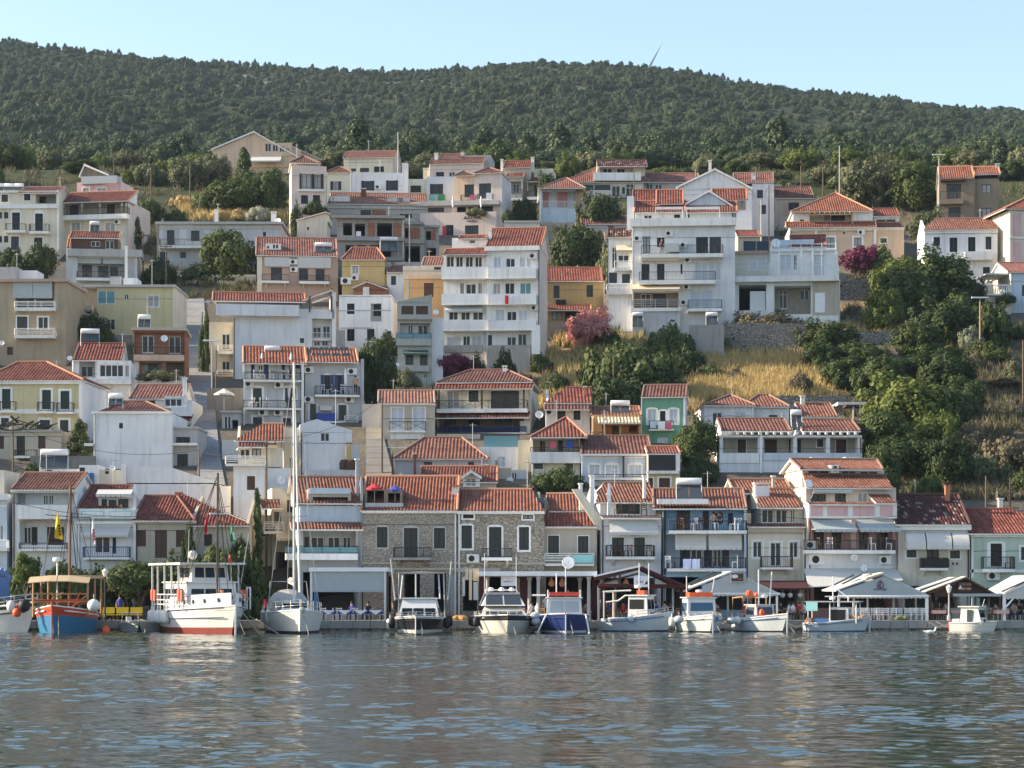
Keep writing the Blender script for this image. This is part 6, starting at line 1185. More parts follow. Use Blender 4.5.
T('round',972,148,200,40,'leafolive','grey-green round tree rising behind brown house roof',v=1,D=352);T('round',1012,158,215,34,'leafdark','dark tree right of brown two-storey house',v=2,D=340);T('round',822,160,205,30,'leafolive','olive tree between wooden poles behind villa roof',v=2,D=348);T('round',843,176,214,34,'leafdark','dark tree directly behind hip roof apex of the villa',v=1,D=330);T('round',905,188,236,40,'leafdark','dark tree behind right annex of villa with pergola',v=0,D=318)
for i,(px,yt,w_,m_,lb)in enumerate(((790,162,44,'leafolive','olive tree left of the first wooden pole on ridge'),(752,152,40,'leafolive','grey-green tree behind low red roof by white chimney'),(722,160,36,'leafmid','tree behind the white plain gable house chimney'),(690,158,40,'leafmid','green tree below the distant white villa'),(655,160,34,'leafdark','dark tree right behind grey-tiled top veranda'),(630,150,44,'leafmid','broad tree behind grey-tiled top veranda'),(604,152,36,'leafmid','tree behind left end of the large red hip roof'),(574,156,40,'leafdark','dark tree behind large red hip roof, left'),(522,148,34,'leafdark','dark tree above narrow beige apartment house'),(548,160,26,'leafolive','olive tree behind cream wall of narrow apartment house'),(410,158,30,'leafdark','dark tree behind tall wooden pole and white pillar'),(330,160,26,'leafdark','tree behind small hip roof at top left'),(470,150,22,'leafolive','olive tree peeking above red roof with white chimney'),(22,165,50,'leafolive','olive tree behind cream three-storey house, far left'),(60,160,44,'leafolive','olive tree left behind pink penthouse storey'),(155,150,40,'leafolive','olive tree behind wooden pole left of gable house'))):
 T('round',px,yt,176,w_,m_,lb,D=362+i%4*9,group=None)
for i in range(46):
 px=-14+i*23.4+rnd.uniform(-6,6);D=rnd.uniform(334,362);w_=rnd.uniform(26,46)
 if 205<px<330 and D<352:D=rnd.uniform(358,372)
 part_='far left'if px<200 else 'left'if px<400 else 'middle'if px<620 else 'right'if px<830 else 'far right'
 T(rnd.choice(('round','round','bush')),px,HZ-F*(ground(xat(px,D),D)+rnd.uniform(2.4,4.8)-CH)/D,180,w_,rnd.choice(('leafolive','leafmid','leafolive','leaflight','leafdark')),'leafy tree in the belt between top-row houses and wooded hill, '+part_,D=D,group='tree belt above the town, '+part_)
for px,yt,yb,w_,m_,lb in((838,196,236,30,'leafdark','dark tree at right side behind villa roof eave'),(655,196,214,20,'leafdark','small dark tree left of the plain gable'),(548,170,205,26,'leafdark','dark tree behind the pink shutter house, left'),(524,196,226,26,'leafdark','dark tree right of peach villa side wall'),(150,196,226,26,'leafmid','green tree by right wall of the veranda and penthouse house'),(134,214,250,20,'leafdark','dark bush between veranda house and long grey house'),(782,176,206,34,'leafmid','green tree behind beige stone house with low red roofs')):T('round',px,yt,yb,w_,m_,lb)
for px,yt,yb,w_,m_,lb in((912,268,318,60,'leafmid','leafy tree filling gap at left foot of the large tree'),(944,296,346,64,'leafdark','dark tree below the large tree on right hillside'),(915,318,356,50,'leafmid','green tree above the bare earth terrace edge'),(878,350,404,56,'leafdark','dark tree joining thicket above big bright green tree'),(945,346,394,60,'leafdark','dark tree right in thicket above big bright green tree'),(966,372,420,44,'leafmid','green tree at right margin of thicket'),(880,440,506,44,'leafdark','dark tree squeezed behind stepped red roofs of pink house'),(950,432,488,50,'leafdark','dark tree at the lower right margin of thicket'),(820,336,372,40,'leafdark','dark tree at right margin of golden grass'),(990,296,350,40,'leafdark','dark tree below white balustrade by light blue house')):T('round',px,yt,yb,w_,m_,lb)
for px,yt,yb,w_,m_,lb in((782,312,326,60,'leafscrub','dry brown bush row before the garage openings, right'),(748,311,326,56,'leafscrub','dry brown bush row before the garage openings, left'),(722,336,356,30,'leafolive','olive scrub at foot of the grey concrete wall'),(735,366,384,26,'leafscrub','dry scrub in golden grass left of centre'),(800,372,396,34,'leafscrub','dry scrub in golden grass, right'),(540,352,372,26,'leafdark','dark bush at the right foot of tall white block')):T('bush',px,yt,yb,w_,m_,lb,'shrub','shrub',D=prof(yb)if yt>320 else 247)
T('bush',62,552,612,84,'leafdark','wide dark hedge behind the red and blue caique','hedge','hedge',D=155);T('bush',100,556,612,60,'leafdark','dark vine-covered pergola mass behind the yellow benches','hedge','hedge',D=155.6)
T('round',26,549,612,32,'leaflight','small lemon tree behind boat with blue canopy',D=153.5,yc=584);T('round',138,556,614,62,'leafmid','round orange tree between the caique and the white ferry',D=151.6,v=1,yc=598);T('bush',172,556,612,52,'leafdark','dark foliage behind left end of the white ferry','hedge','hedge',D=155.5);T('bush',22,566,612,50,'leafdark','dark shrub behind lemon tree at the left','shrub','shrub',D=155.5)
T('bush',214,538,580,52,'leafmid','bright vine behind white ferry mast','climbing_plant','creeper',D=155,gz=3.2);T('cypress',257.5,489,600,13,'leafcyp','slim dark cypress beside the cream house behind the yacht','cypress','cypress',D=160);T('bush',246,552,612,64,'leafdark','dark ivy mass at foot of the slim cypress','ivy','ivy',D=156);T('bush',189,518,560,14,'leafdark','ivy climbing corner of the single-storey beige house','ivy','ivy',D=157,gz=4)
T('bush',240,528,570,22,'leafdark','ivy over right end of the single-storey beige house','ivy','ivy',D=157.5,gz=3.5)
T('bush',560,464,490,50,'leafmid','hanging green vine on pergola of white house with open veranda','climbing_plant','creeper',D=181);T('bush',547,472,496,20,'leafdark','dark vine drooping at left of the vine pergola','climbing_plant','creeper',D=180);T('bush',32,462,478,22,'leafdark','dark shrub before roofless old tan house','shrub','shrub',D=184);T('pine',80,420,470,26,'leafdark','small dark tree right of the yellow neoclassical house',D=190)
T('bush',158,368,392,40,'leafolive','trailing plants over porch of narrow brick-fronted house','climbing_plant','creeper',D=212,gz=zat(380,212));T('bush',406,368,386,30,'leafolive','vine on the low pergola of narrow grey house','climbing_plant','creeper',D=217,gz=zat(386,217));T('bush',508,208,222,14,'leafdark','dark bush by right wall of the peach villa','shrub','shrub',D=290,gz=zat(222,290));T('bush',476,206,216,20,'leafolive','potted greenery on terrace of the peach villa','shrub','shrub',D=293.5,gz=zat(215,293.5))
def grass(name,zones,mat,n,hh,label=None):
 r=np.random.RandomState(len(name));V=[];k=0
 while k<n:
  x0,x1,y0,y1,p=zones[r.randint(len(zones))]
  px,py=x0+(x1-x0)*r.rand(),y0+(y1-y0)*r.rand();D=prof(py)
  if mnoise.noise(Vector((px/13,py/6,2)))<p:continue
  x=xat(px,D);z=ground(x,D)
  for _ in range(5):
   a=r.rand()*6.28;w_=.05+.06*r.rand();h_=hh*(.4+.9*r.rand());cx,cy=x+r.randn()*.25,D+r.randn()*.25;lx,ly=r.randn(2)*.3*h_
   V+=[(cx-w_*math.cos(a),cy-w_*math.sin(a),z-.05),(cx+w_*math.cos(a),cy+w_*math.sin(a),z-.05),(cx+lx,cy+ly,z+h_)];k+=1
 V=np.array(V,np.float32);nf=len(V)//3;me=bpy.data.meshes.new(name);me.vertices.add(len(V));me.vertices.foreach_set('co',V.ravel());me.loops.add(len(V));me.loops.foreach_set('vertex_index',np.arange(len(V),dtype=np.int32))
 me.polygons.add(nf);me.polygons.foreach_set('loop_start',np.arange(nf,dtype=np.int32)*3);me.polygons.foreach_set('loop_total',np.full(nf,3,np.int32));me.update(calc_edges=True)
 a=me.attributes.new('tint','FLOAT','FACE');a.data.foreach_set('value',np.repeat(r.rand(nf//5),5).astype(np.float32)[:nf]);me.materials.append(M[mat]);return tag(link(name,me),kind='stuff')
grass('dry_grass',[(690,830,325,400,-.3),(700,800,335,395,-.4),(545,640,340,405,-.1),(690,800,385,405,-.5),(180,300,203,222,-.3),(800,960,330,345,0),(540,700,385,415,0)],'leafdry',60000,1.1)
grass('rough_scrub',[(860,1060,370,500,-.1),(940,1060,330,500,-.2),(700,880,400,420,0),(-20,140,300,350,0),(380,560,380,400,0),(150,300,225,300,0),(560,700,235,300,0),(850,960,265,330,.1),(-20,300,170,215,.0),(500,1040,170,240,.0),(840,960,310,335,.15),(1050,1300,200,580,.0),(1050,1300,200,580,.0),(-300,-20,200,580,0)],'leafscrub',85000,.9)
grass('green_weeds',[(840,1060,330,500,.1),(560,720,320,410,.1),(-20,140,290,360,.1),(140,300,200,300,.1),(540,700,200,300,.1),(-20,1060,165,200,.1)],'leafmid',40000,.8)
def rubble():
 r=random.Random(4);m=MB()
 for _ in range(520):
  z=r.choice(((935,1040,425,500),(930,1040,455,500),(845,900,312,335),(780,850,398,414),(930,1040,380,430),(690,800,350,400)))
  px,py=r.uniform(z[0],z[1]),r.uniform(z[2],z[3]);D=prof(py);x=xat(px,D);s_=r.uniform(.12,.42)*(1.2 if r.random()<.15 else.8);i=len(m.v)
  m.ball((x,D,ground(x,D)+s_*.2),s_,6,0,(r.uniform(.8,1.5),r.uniform(.7,1.2),r.uniform(.5,.9)))
  m.v[i:]=[(a+r.uniform(-.2,.2)*s_,b+r.uniform(-.2,.2)*s_,c+r.uniform(-.2,.2)*s_)for a,b,c in m.v[i:]]
 tag(m.build('rubble',M['drystone']),kind='stuff')
rubble()
def forest_points():
 r=np.random.RandomState(21);P=[];S=[];K=[]
 while len(P)<46000:
  y=372+(1240-372)*r.rand()**.85;half=y*.235*1.45+25;x=(r.rand()*2-1)*half
  if rock(x,y)>.45+.5*r.rand():continue
  big=mnoise.noise(Vector((x/70,y/55,7)))
  if mnoise.noise(Vector((x/16,y/13,11)))<-.18 and r.rand()<.72:continue
  px,D=CX+x/y*F,y
  if 660<px<722 and 440<y<500:continue
  if y<430 and r.rand()<.35:continue
  P.append((x,y,ground(x,y)-.3));s=(.6+1.7*r.rand()**2.2+(1.5 if r.rand()<.08 else 0))*(1+.35*big)*(1+.25*max(0,(560-y)/190));S.append(min(s,2.0+.5*r.rand())*.92 if y>1080 else s);K.append(3 if r.rand()<(.4 if big>.08 else.06)else r.randint(3))
 return P,S,K,r
def thicket_points():
 r=np.random.RandomState(8);P=[];S=[];K=[]
 while len(P)<1100:
  py=175+400*r.rand()**1.3;px=1052+420*r.rand()if r.rand()<.55 else-30-420*r.rand();D=prof(py);x=xat(px,D)
  if mnoise.noise(Vector((x/14,D/12,4)))<-.12:continue
  P.append((x,D,ground(x,D)-.3));S.append(.9+2.6*r.rand()**2);K.append(r.randint(3))
 return P,S,K,r
def forest(name,P,S,K,r,mat):
 me=bpy.data.meshes.new(name);me.vertices.add(len(P));me.vertices.foreach_set('co',np.array(P,np.float32).ravel())
 a=me.attributes.new('sc','FLOAT','POINT');a.data.foreach_set('value',np.array(S,np.float32));a=me.attributes.new('kd','INT','POINT');a.data.foreach_set('value',np.array(K,np.int32))
 a=me.attributes.new('rz','FLOAT','POINT');a.data.foreach_set('value',(r.rand(len(P))*6.28).astype(np.float32))
 o=tag(link(name,me),kind='stuff');ng=bpy.data.node_groups.new('wood','GeometryNodeTree')
 ng.interface.new_socket('Geometry',in_out='INPUT',socket_type='NodeSocketGeometry');ng.interface.new_socket('Geometry',in_out='OUTPUT',socket_type='NodeSocketGeometry')
 gi=ng.nodes.new('NodeGroupInput');go=ng.nodes.new('NodeGroupOutput');iop=ng.nodes.new('GeometryNodeInstanceOnPoints');jg=ng.nodes.new('GeometryNodeGeometryToInstance')
 srcs=[next(ob for ob in bpy.data.objects if ob.data==CR[k])if any(ob.data==CR[k]for ob in bpy.data.objects)else None for k in(('round',0),('round',1),('round',2),('pine',0),('pine',1),('pine',2))]
 srcs=srcs[:3]+[next(s for s in srcs[3:]if s)]
 L=ng.links.new;objs=[]
 for s in reversed(srcs):
  oi=ng.nodes.new('GeometryNodeObjectInfo');oi.inputs['Object'].default_value=s;sm=ng.nodes.new('GeometryNodeSetMaterial');sm.inputs['Material'].default_value=M[mat]
  L(oi.outputs['Geometry'],sm.inputs['Geometry']);L(sm.outputs[0],jg.inputs[0])
 def attr(n,t):
  q=ng.nodes.new('GeometryNodeInputNamedAttribute');q.data_type=t;q.inputs['Name'].default_value=n;return q.outputs['Attribute']
 cx=ng.nodes.new('ShaderNodeCombineXYZ');L(attr('rz','FLOAT'),cx.inputs[2]);L(gi.outputs[0],iop.inputs['Points']);L(jg.outputs[0],iop.inputs['Instance']);iop.inputs['Pick Instance'].default_value=True
 L(attr('kd','INT'),iop.inputs['Instance Index']);L(cx.outputs[0],iop.inputs['Rotation']);L(attr('sc','FLOAT'),iop.inputs['Scale']);L(iop.outputs[0],go.inputs[0])
 md=o.modifiers.new('wood','NODES');md.node_group=ng
forest('wooded_hill',*forest_points(),'leafforest')
forest('slope_thicket',*thicket_points(),'leafmid')
BOATS=[]
class Boat:
 def __init__(s,name,label,px,D,head,L,beam,hb,hs,mats=None,sc=(1,1,1),fr=(0,.1,.16,.86,1),tr=.75,rake=.8,full=2.2,cat='boat',bul=.3,deck='deckpale',rail='cabinwhite',yw=None):
  s.o=empty(name,(xat(px,D),D,0),R(head));tag(s.o,label,cat);s.o.scale=sc;BOATS.append(s);s.L,s.beam,s.hb,s.hs=L,beam,hb,hs
  n=18;b=MB();rings=[];s.tr,s.full,s.rake=tr,full,rake
  zs=[-.35]+[0]*0
  prof_=[(0,-.4),(.55,-.28),(.86,-.05)]+[(.86+.14*f**.8,f)for f in(fr[1],fr[2],.45,.65,fr[3],1)]
  for k in range(n+1):
   t=k/n;hbm=s.hbm(t);sh=s.sheer(t);row=[]
   for(w,f)in prof_:
    z=f*sh if f>0 else f
    tt=max(0,(t-.55)/.45);fl=w-(1-min(1,max(0,f)))*.25*tt*(1 if f>=0 else 1)
    x=L*(t-.5)+rake*max(-.1,f)*tt**2
    row.append((x,hbm*max(.02,fl),z*(1 if f>0 else(1-.5*tt**3))))
   rings.append(row)
  q=len(prof_);base=len(b.v)
  for row in rings:
   for sd in(-1,1):
    for(x,y,z)in row:b.v.append((x,sd*y,z))
  mi=[0,0,0,1,2,2,2,3]
  for k in range(n):
   for sd in(0,1):
    for j in range(q-1):
     A=base+k*2*q+sd*q+j;B=A+2*q;f_=(A,B,B+1,A+1)if sd else(A,A+1,B+1,B)
     b.f.append(f_);b.m.append(mi[j])
  b.f.append(tuple(base+j for j in range(q))+tuple(base+q+j for j in reversed(range(q))));b.m.append(2)
  E=base+n*2*q
  for j in range(q-1):b.f.append((E+j,E+q+j,E+q+j+1,E+j+1));b.m.append(mi[j])
  s.hull=b.build('hull',[M[m]for m in mats],s.o,smooth=False)
  d=MB()
  for k in range(n):
   t,u=k/n,(k+1)/n;ya,yb_=s.hbm(t)*.96,s.hbm(u)*.96;za,zb=s.sheer(t)-bul,s.sheer(u)-bul;xa,xb=s.xs(t),s.xs(u)
   d.quad((xa,-ya,za),(xb,-yb_,zb),(xb,yb_,zb),(xa,ya,za))
  d.build('deck',M[deck],s.o)
  g=MB()
  for sd in(-1,1):g.tube([(s.xs(k/n),sd*s.hbm(k/n),s.sheer(k/n)+.02)for k in range(n+1)],.05,5)
  g.build('gunwale',M[rail],s.o)
 def hbm(s,t):return s.beam/2*(s.tr+(1-s.tr)*min(1,t/.4)**.7 if t<.4 else max(0.02,1-((t-.4)/.6)**s.full))
 def sheer(s,t):return s.hs+(s.hb-s.hs)*t**2
 def xs(s,t):return s.L*(t-.5)+s.rake*max(0,(t-.55)/.45)**2
 def box(s,name,x0,x1,y0,y1,z0,z1,mat,parent=None,taper=0.,tx=0.):
  b=MB();i=len(b.v);dy=(y1-y0)*taper/2
  b.v+=[(x0,y0,z0),(x1,y0,z0),(x1,y1,z0),(x0,y1,z0),(x0+tx*.3,y0+dy,z1),(x1-tx,y0+dy,z1),(x1-tx,y1-dy,z1),(x0+tx*.3,y1-dy,z1)]
  for q in((0,3,2,1),(4,5,6,7),(0,1,5,4),(1,2,6,5),(2,3,7,6),(3,0,4,7)):b.f.append(q);b.m.append(0)
  return b.build(name,M[mat],parent or s.o)
 def cabin(s,x0,x1,hw,z0,z1,mat='cabinwhite',front=2,side=2,taper=.12,tx=.25,glass='glass',wz=(.45,.85),roof=True,roofm=None):
  c=s.box('cabin',x0,x1,-hw,hw,z0,z1,mat,None,taper,tx);H=z1-z0
  def yy(z):return hw*(1-taper*(z-z0)/H)
  def xx(z):return x1-tx*(z-z0)/H
  za,zb=z0+H*wz[0],z0+H*wz[1]
  for k in range(front):
   w=2*hw*.86/front;a=-hw*.86+k*w+.05;b_=a+w-.1;m=MB();m.prism([(xx(za)+.012,a,za),(xx(za)+.012,b_,za),(xx(zb)+.012,b_*.95,zb),(xx(zb)+.012,a*.95,zb)],(.012,0,0));m.build('window',M[glass],c)
  for sd in(-1,1):
   for k in range(side):
    L_=(x1-x0-tx)*.84/side;a=x0+.15+k*L_;b_=a+L_-.12;m=MB();m.prism([(a,sd*(yy(za)+.012),za),(b_,sd*(yy(za)+.012),za),(b_,sd*(yy(zb)+.012),zb),(a,sd*(yy(zb)+.012),zb)],(0,sd*.012,0));m.build('window',M[glass],c)
  if roof:s.box('roof',x0-.15,x1-tx+.15,-hw*(1-taper)-.12,hw*(1-taper)+.12,z1+.002,z1+.09,roofm or mat,c)
  return c
 def tubes(s,name,segs,r,mat,parent=None,n=6):
  if name in('canopy_post','deck_post','mast','antenna','flagstaff')and len(segs)>1:return[s.tubes(name,[q],r,mat,parent,n)for q in segs][0]
  b=MB();[b.tube(q,r,n)for q in segs];return b.build(name,M[mat],parent or s.o)
 def fender(s,x,y,z,r=.17,mat='fender',ball=False):
  b=MB()
  if ball:b.ball((x,y,z),r,12);b.tube([(x,y,z+r),(x,y,z+r+.3)],.02,4)
  else:b.lathe([(0.02,-.42),(r*.8,-.36),(r,-.2),(r,.2),(r*.8,.36),(.03,.42),(.02,.7)],(x,y,z),10)
  return b.build('fender',M[mat],s.o,smooth=True)
 def railing(s,t0,t1,h=.6,n=8,mat='steel',off=0.):
  segs=[]
  for sd in(-1,1):
   P=[Vector((s.xs(t0+(t1-t0)*k/n),sd*s.hbm(t0+(t1-t0)*k/n)*.95,s.sheer(t0+(t1-t0)*k/n)))for k in range(n+1)]
   segs.append([p+Vector((0,0,h))for p in P]);segs.append([p+Vector((0,0,h*.5))for p in P])
   segs+=[[p,p+Vector((0,0,h))]for p in P]
  return s.tubes('railing',segs,.022,mat,None,4)
 def stem(s,h,mat):return s.tubes('stem_post',[[(s.xs(1)-.05,0,-.2),(s.xs(1)+.03,0,s.hb+h*.5)]],.06,mat)
 def person_at(s,*a):pass
WH=('antifoul','hullblue','hullwhite','hullwhite')
b=Boat('motor_boat','white boat with dark stripes and blue canopy at left picture edge',-9,143.5,-28,6.2,2.4,1.5,1.0,('hullwhite','hullwhite','hullwhite','hullblack'),fr=(0,.1,.55,.86,1))
b.tubes('hull_stripe',[[(b.xs(k/12),sd*(b.hbm(k/12)*(.86+.14*.72**.8)+.02-.02*max(0,(k/12-.55))*3),b.sheer(k/12)*.72)for k in range(4,12)]for sd in(-1,)],.035,'hullblack')
b.tubes('canopy_frame',[[(x,y,.9),(x,y*.98,2.6),(x,y*.8,2.9),(x,0,3.0)]for x in(-2.2,-1,.4)for y in(-1.1,1.1)],.04,'plast');b.tubes('canopy',[[(-2.4,y,z),(.6,y,z)]for y,z in((-1.1,2.75),(-.8,2.95),(-.4,3.05),(0,3.08),(.4,3.05),(.8,2.95),(1.1,2.75))],.2,'bluep');b.box('canopy_side',.5,.58,-1.15,1.15,1.6,2.75,'bluep')
b.cabin(-2,-.4,.8,.9,1.8,'cabinwhite',1,1);b.fender(2.3,-.7,1.3,.3,'fender',True);b.railing(.6,1,.45,5)
b=Boat('wooden_caique','blue and red wooden caique with tan canopy, bare mast and flags',66,142.8,-88,9.0,3.9,1.75,1.15,('hullcaique','hullcaique','hullcaique','hullred'),fr=(0,.1,.3,.68,1),tr=.7,full=2.6,rail='cabinwhite',bul=.25,deck='woodp')
b.stem(.45,'hullred');b.tubes('rubbing_strake',[[(b.xs(k/12),sd*(b.hbm(k/12)*.965+.03),b.sheer(k/12)*.86)for k in range(0,12)]for sd in(-1,1)],.06,'cabinwhite')
b.box('canopy',-3.6,2.2,-1.85,0,3.45,3.62,'tanvas',None);b.box('canopy',-3.6,2.2,0.02,1.85,3.5,3.7,'tanvas',None)
m=MB();[m.prism([(2.2,y0,3.52+z0),(2.2,y1,3.52+z1),(2.95,y1,3.15+z1),(2.95,y0,3.15+z0)],(0,0,.05))for y0,y1,z0,z1 in((-1.95,-.6,0,.12),(-.6,.6,.12,.12),(.6,1.95,.12,0))];m.build('canopy_flap',M['tanvas'],b.o)
b.tubes('canopy_post',[[(x,y,1),(x,y,3.5)]for x in(-3.4,-.8,2.1)for y in(-1.75,1.75)],.07,'palewood');b.tubes('deck_railing',[[(2.1,-1.75,z),(2.1,1.75,z)]for z in(2.0,2.5)]+[[(2.1,-1.7,1.4),(2.1,.2,2.6)],[(2.1,.4,1.4),(2.1,1.7,2.4)],[(2.1,-.6,2.6),(2.1,.1,1.2)]],.06,'palewood');b.tubes('red_rail',[[(2.2,-1.7,2.1),(2.2,1.7,2.1)],[(2.2,.7,1.4),(2.2,1.3,2.6)],[(2.2,-.9,1.4),(2.2,-.3,2.4)]],.05,'hullred')
b.cabin(-2.6,.4,1.0,1.0,1.9,'woodp',2,2);b.tubes('mast',[[(.6,.3,1),(.6,.4,9.6)]],.09,'wood',None,8);b.tubes('spreader',[[(.6,-1.25,7.65),(.6,.35,7.5),(.6,1.7,7.45)]],.03,'blackp');b.tubes('rigging',[[(.6,.4,9.4),(-4,1.8,1.4)],[(.6,.4,9.4),(-4,-1.2,1.4)],[(.6,.4,9.2),(4.6,0,2)],[(.6,.4,8.2),(.9,1.6,1.4)],[(.6,.4,8.2),(.9,1.1,1.4)],[(.6,.4,8),(0,.9,1.4)],[(.6,1.7,7.45),(1.2,1.8,1.4)]],.02,'cabl');b.tubes('flagstaff',[[(-1,-1.9,2.2),(-1,-1.1,7.5)]],.03,'polewood');b.tubes('radar_post',[[(1.6,-.3,1.3),(1.6,-.3,4.6)]],.05,'plast');m=MB();m.lathe([(0,0),(.28,0),(.3,.12),(.25,.24),(0,.26)],(1.6,-.3,4.6),12);m.build('radar',M['plast'],b.o)
def flag(label,px,yt,yb,D,mat,wpx,mark=None,emb=None,mm=None):
 o=empty('flag',at(px,yt,D));tag(o,label,'flag');m=MB();H=(yb-yt)/F*D;w=wpx/F*D;n=6;P=[]
 for k in range(n+1):
  t=k/n;ww=w*(.25+.75*t);P.append([(ww*j/4-w*.35*t*.4,.1*math.sin(j*1.6+k),-H*t-.12*j/4*t)for j in range(5)])
 for k in range(n):
  for j in range(4):m.prism([P[k][j],P[k][j+1],P[k+1][j+1],P[k+1][j]],(0,.012,0))
 m.build('cloth',M[mat],o)
 if emb:q=MB();[q.box(w*(.25+.06*k),w*(.25+.06*k)+.12,-.16,-.13,-H*(.45+.12*k)-.13,-H*(.45+.12*k))for k in range(4)];q.build('emblem',M[emb],o)
 return o
flag('yellow flag with dark emblem hanging from caique spreader',56,514,538,141.6,'yellow_cloth',9,emb='blacktext');flag('white flag with red marks hanging from right end of caique spreader',92,518,543,141.8,'signwhite',4.5,emb='red_cloth')
b.fender(3.2,-2.1,1.75,.42,'blackp',True);b.fender(3.1,-2.6,1.3,.3,'orangep',True);b.fender(3.2,2.3,1.75,.42,'fender',True)
for px,lb,hd in((133,'small white dinghy left of the white ferry, nearer the caique',-70),(150,'small white dinghy touching the white ferry fenders',-100)):
 b=Boat('dinghy',lb,px,144.5,hd,2.9,1.45,.7,.5,('hullwhite','hullwhite','palehull','hullwhite'),bul=.2,tr=.85);b.tubes('tube_frame',[[(-1,-.6,.4),(-1,-.5,1.2),(-1,.5,1.2),(-1,.6,.4)]],.04,'plast');b.box('outboard_motor',-1.75,-1.4,-.16,.16,.3,.95,'plast');b.box('seat',-.3,.1,-.6,.6,.3,.42,'plast')
b=Boat('excursion_boat','large white two-deck wooden excursion boat with red lifebelt boxes and masts',205,141.2,-64,11.5,4.4,1.75,1.35,sc=(.95,1,1),mats=('antifoul','antifoul','hullwhite','hullwhite'),fr=(0,.18,.24,.86,1),tr=.72,full=2.6,rake=.7,bul=.2)
b.stem(.25,'cabinwhite');n=12
for z in(.62,.98):b.tubes('hull_stripe',[[(b.xs(k/16),sd*(b.hbm(k/16)*(.86+.14*z**.8-(1-z)*.25*max(0,(k/16-.55)/.45))+.025),b.sheer(k/16)*z)for k in range(16)]for sd in(-1,1)],.035,'hullblue')
m=MB()
for sd in(-1,1):
 P=[(b.xs(.42+.56*k/10)-.12,sd*b.hbm(.42+.56*k/10)*.93,b.sheer(.42+.56*k/10))for k in range(11)]
 for p,q in zip(P,P[1:]):m.prism([p,q,(q[0],q[1],q[2]+.85),(p[0],p[1],p[2]+.85)],(0,-sd*.06,0))
m.build('bulwark',M['cabinwhite'],b.o)
for k in range(5):
 for sd in(-1,1):
  t=.55+.09*k;m=MB();m.ball((b.xs(t)-.1,sd*(b.hbm(t)*.93+.02),b.sheer(t)+.45),.16,10,0,(1,.25,1));m.build('porthole',M['panel'],b.o)
b.cabin(-3.8,1.6,1.7,1.3,3.2,'cabinwhite',3,4,.04,.2,wz=(.4,.8));b.tubes('deck_post',[[(x,y,1.3),(x,y,4.35)]for x in(-5.3,-4,-2.4,-.8,.8)for y in(-2.0,2.0)],.06,'cabinwhite');b.box('upper_deck',-5.4,2.3,-2.05,2.05,3.0,3.12,'cabinwhite')if False else None
b.tubes('upper_railing',[[(-5.3,y,z),(2.0,y,z)]for y in(-2.05,2.05)for z in(1.8,2.1,2.45)]+[[(x,y,1.4),(x,y,2.45)]for x in(-4.6,-3.2,-1.6,0,1,2)for y in(-2.05,2.05)]+[[(2.0,-2.05,z),(2.0,2.05,z)]for z in(2.1,2.45)],.04,'cabinwhite')
b.cabin(-1.6,1.2,1.25,3.2,4.35,'gelcoat',3,2,.05,.25,wz=(.3,.85),roof=False);b.box('roof',-5.6,1.7,-2.2,2.2,4.37,4.5,'cabinwhite')
for i,(x,y)in enumerate(((-4.9,-2.12),(-4.3,-2.12),(1.2,-2.12),(1.9,-2.12),(2.3,.4),(2.3,1.7),(1.8,2.12))):b.box('lifebelt_box',x-.16,x+.22,y-.08,y+.08,2.05,2.75,'lifered')
b.tubes('mast',[[(2.6,0,1.6),(2.6,.05,10.2)]],.075,'polewood',None,8);b.tubes('rigging',[[(2.6,0,10),(x,y,z)]for x,y,z in((-1,-2,2.4),(.5,-2,2.4),(1.6,-1.9,2.4),(1.8,2.0,2.4),(.4,2,2.4),(-1.5,2,2.4),(6.2,0,2.3),(5,0,2.3),(4.1,.3,2.3),(4.1,-.3,2.3))],.02,'cabl');b.tubes('spreader',[[(2.6,-.5,7.6),(2.6,.6,7.6)]],.06,'plast');b.tubes('flagstaff',[[(1.2,1.9,2.4),(1.5,2.5,6.4)],[(.2,-1.2,4.4),(1.8,-1.6,6.6)]],.03,'galv')
for k in range(6):b.fender(-4.9+k*.75,-2.2-.05*(k%2),1.0,.25)
b.box('windlass',3.6,4.1,-.3,.3,1.7,2.2,'galv');b.tubes('anchor_chain',[[(5.9,.5,1.5),(6.6,1.6,-.1)],[(4.6,1.5,1.1),(6.4,3.0,-.1)]],.03,'rope');b.tubes('boarding_ladder',[[(1.5,2.35,1.5),(1.5,2.35,2.9)],[(2.2,2.35,1.5),(2.2,2.35,2.9)],[(1.5,2.35,2.9),(2.2,2.35,2.9)],[(1.5,2.35,2.2),(2.2,2.35,2.2)]],.05,'plast')
m=MB();m.ball((0.9,-1.1,5.0),.3,10);m.build('search_light',M['gelcoat'],b.o)
flag('red flag at left stay of the excursion boat',205,514,533,140.5,'red_cloth',4);flag('green and white flag at right stay of the excursion boat',231,524,541,140.2,'green_cloth',6,emb='signwhite');flag('small orange-red pennant on excursion boat roof',229,554,562,139.5,'orangep',4)
b=Boat('sailing_yacht','white sailing yacht with very tall mast and furled headsail',293,141.4,-80,11.5,3.9,1.5,1.15,('hullblack','hullblack','hullwhite','hullwhite'),fr=(0,.07,.12,.86,1),tr=.82,full=2.3,rake=.7,cat='sailing boat',bul=.12)
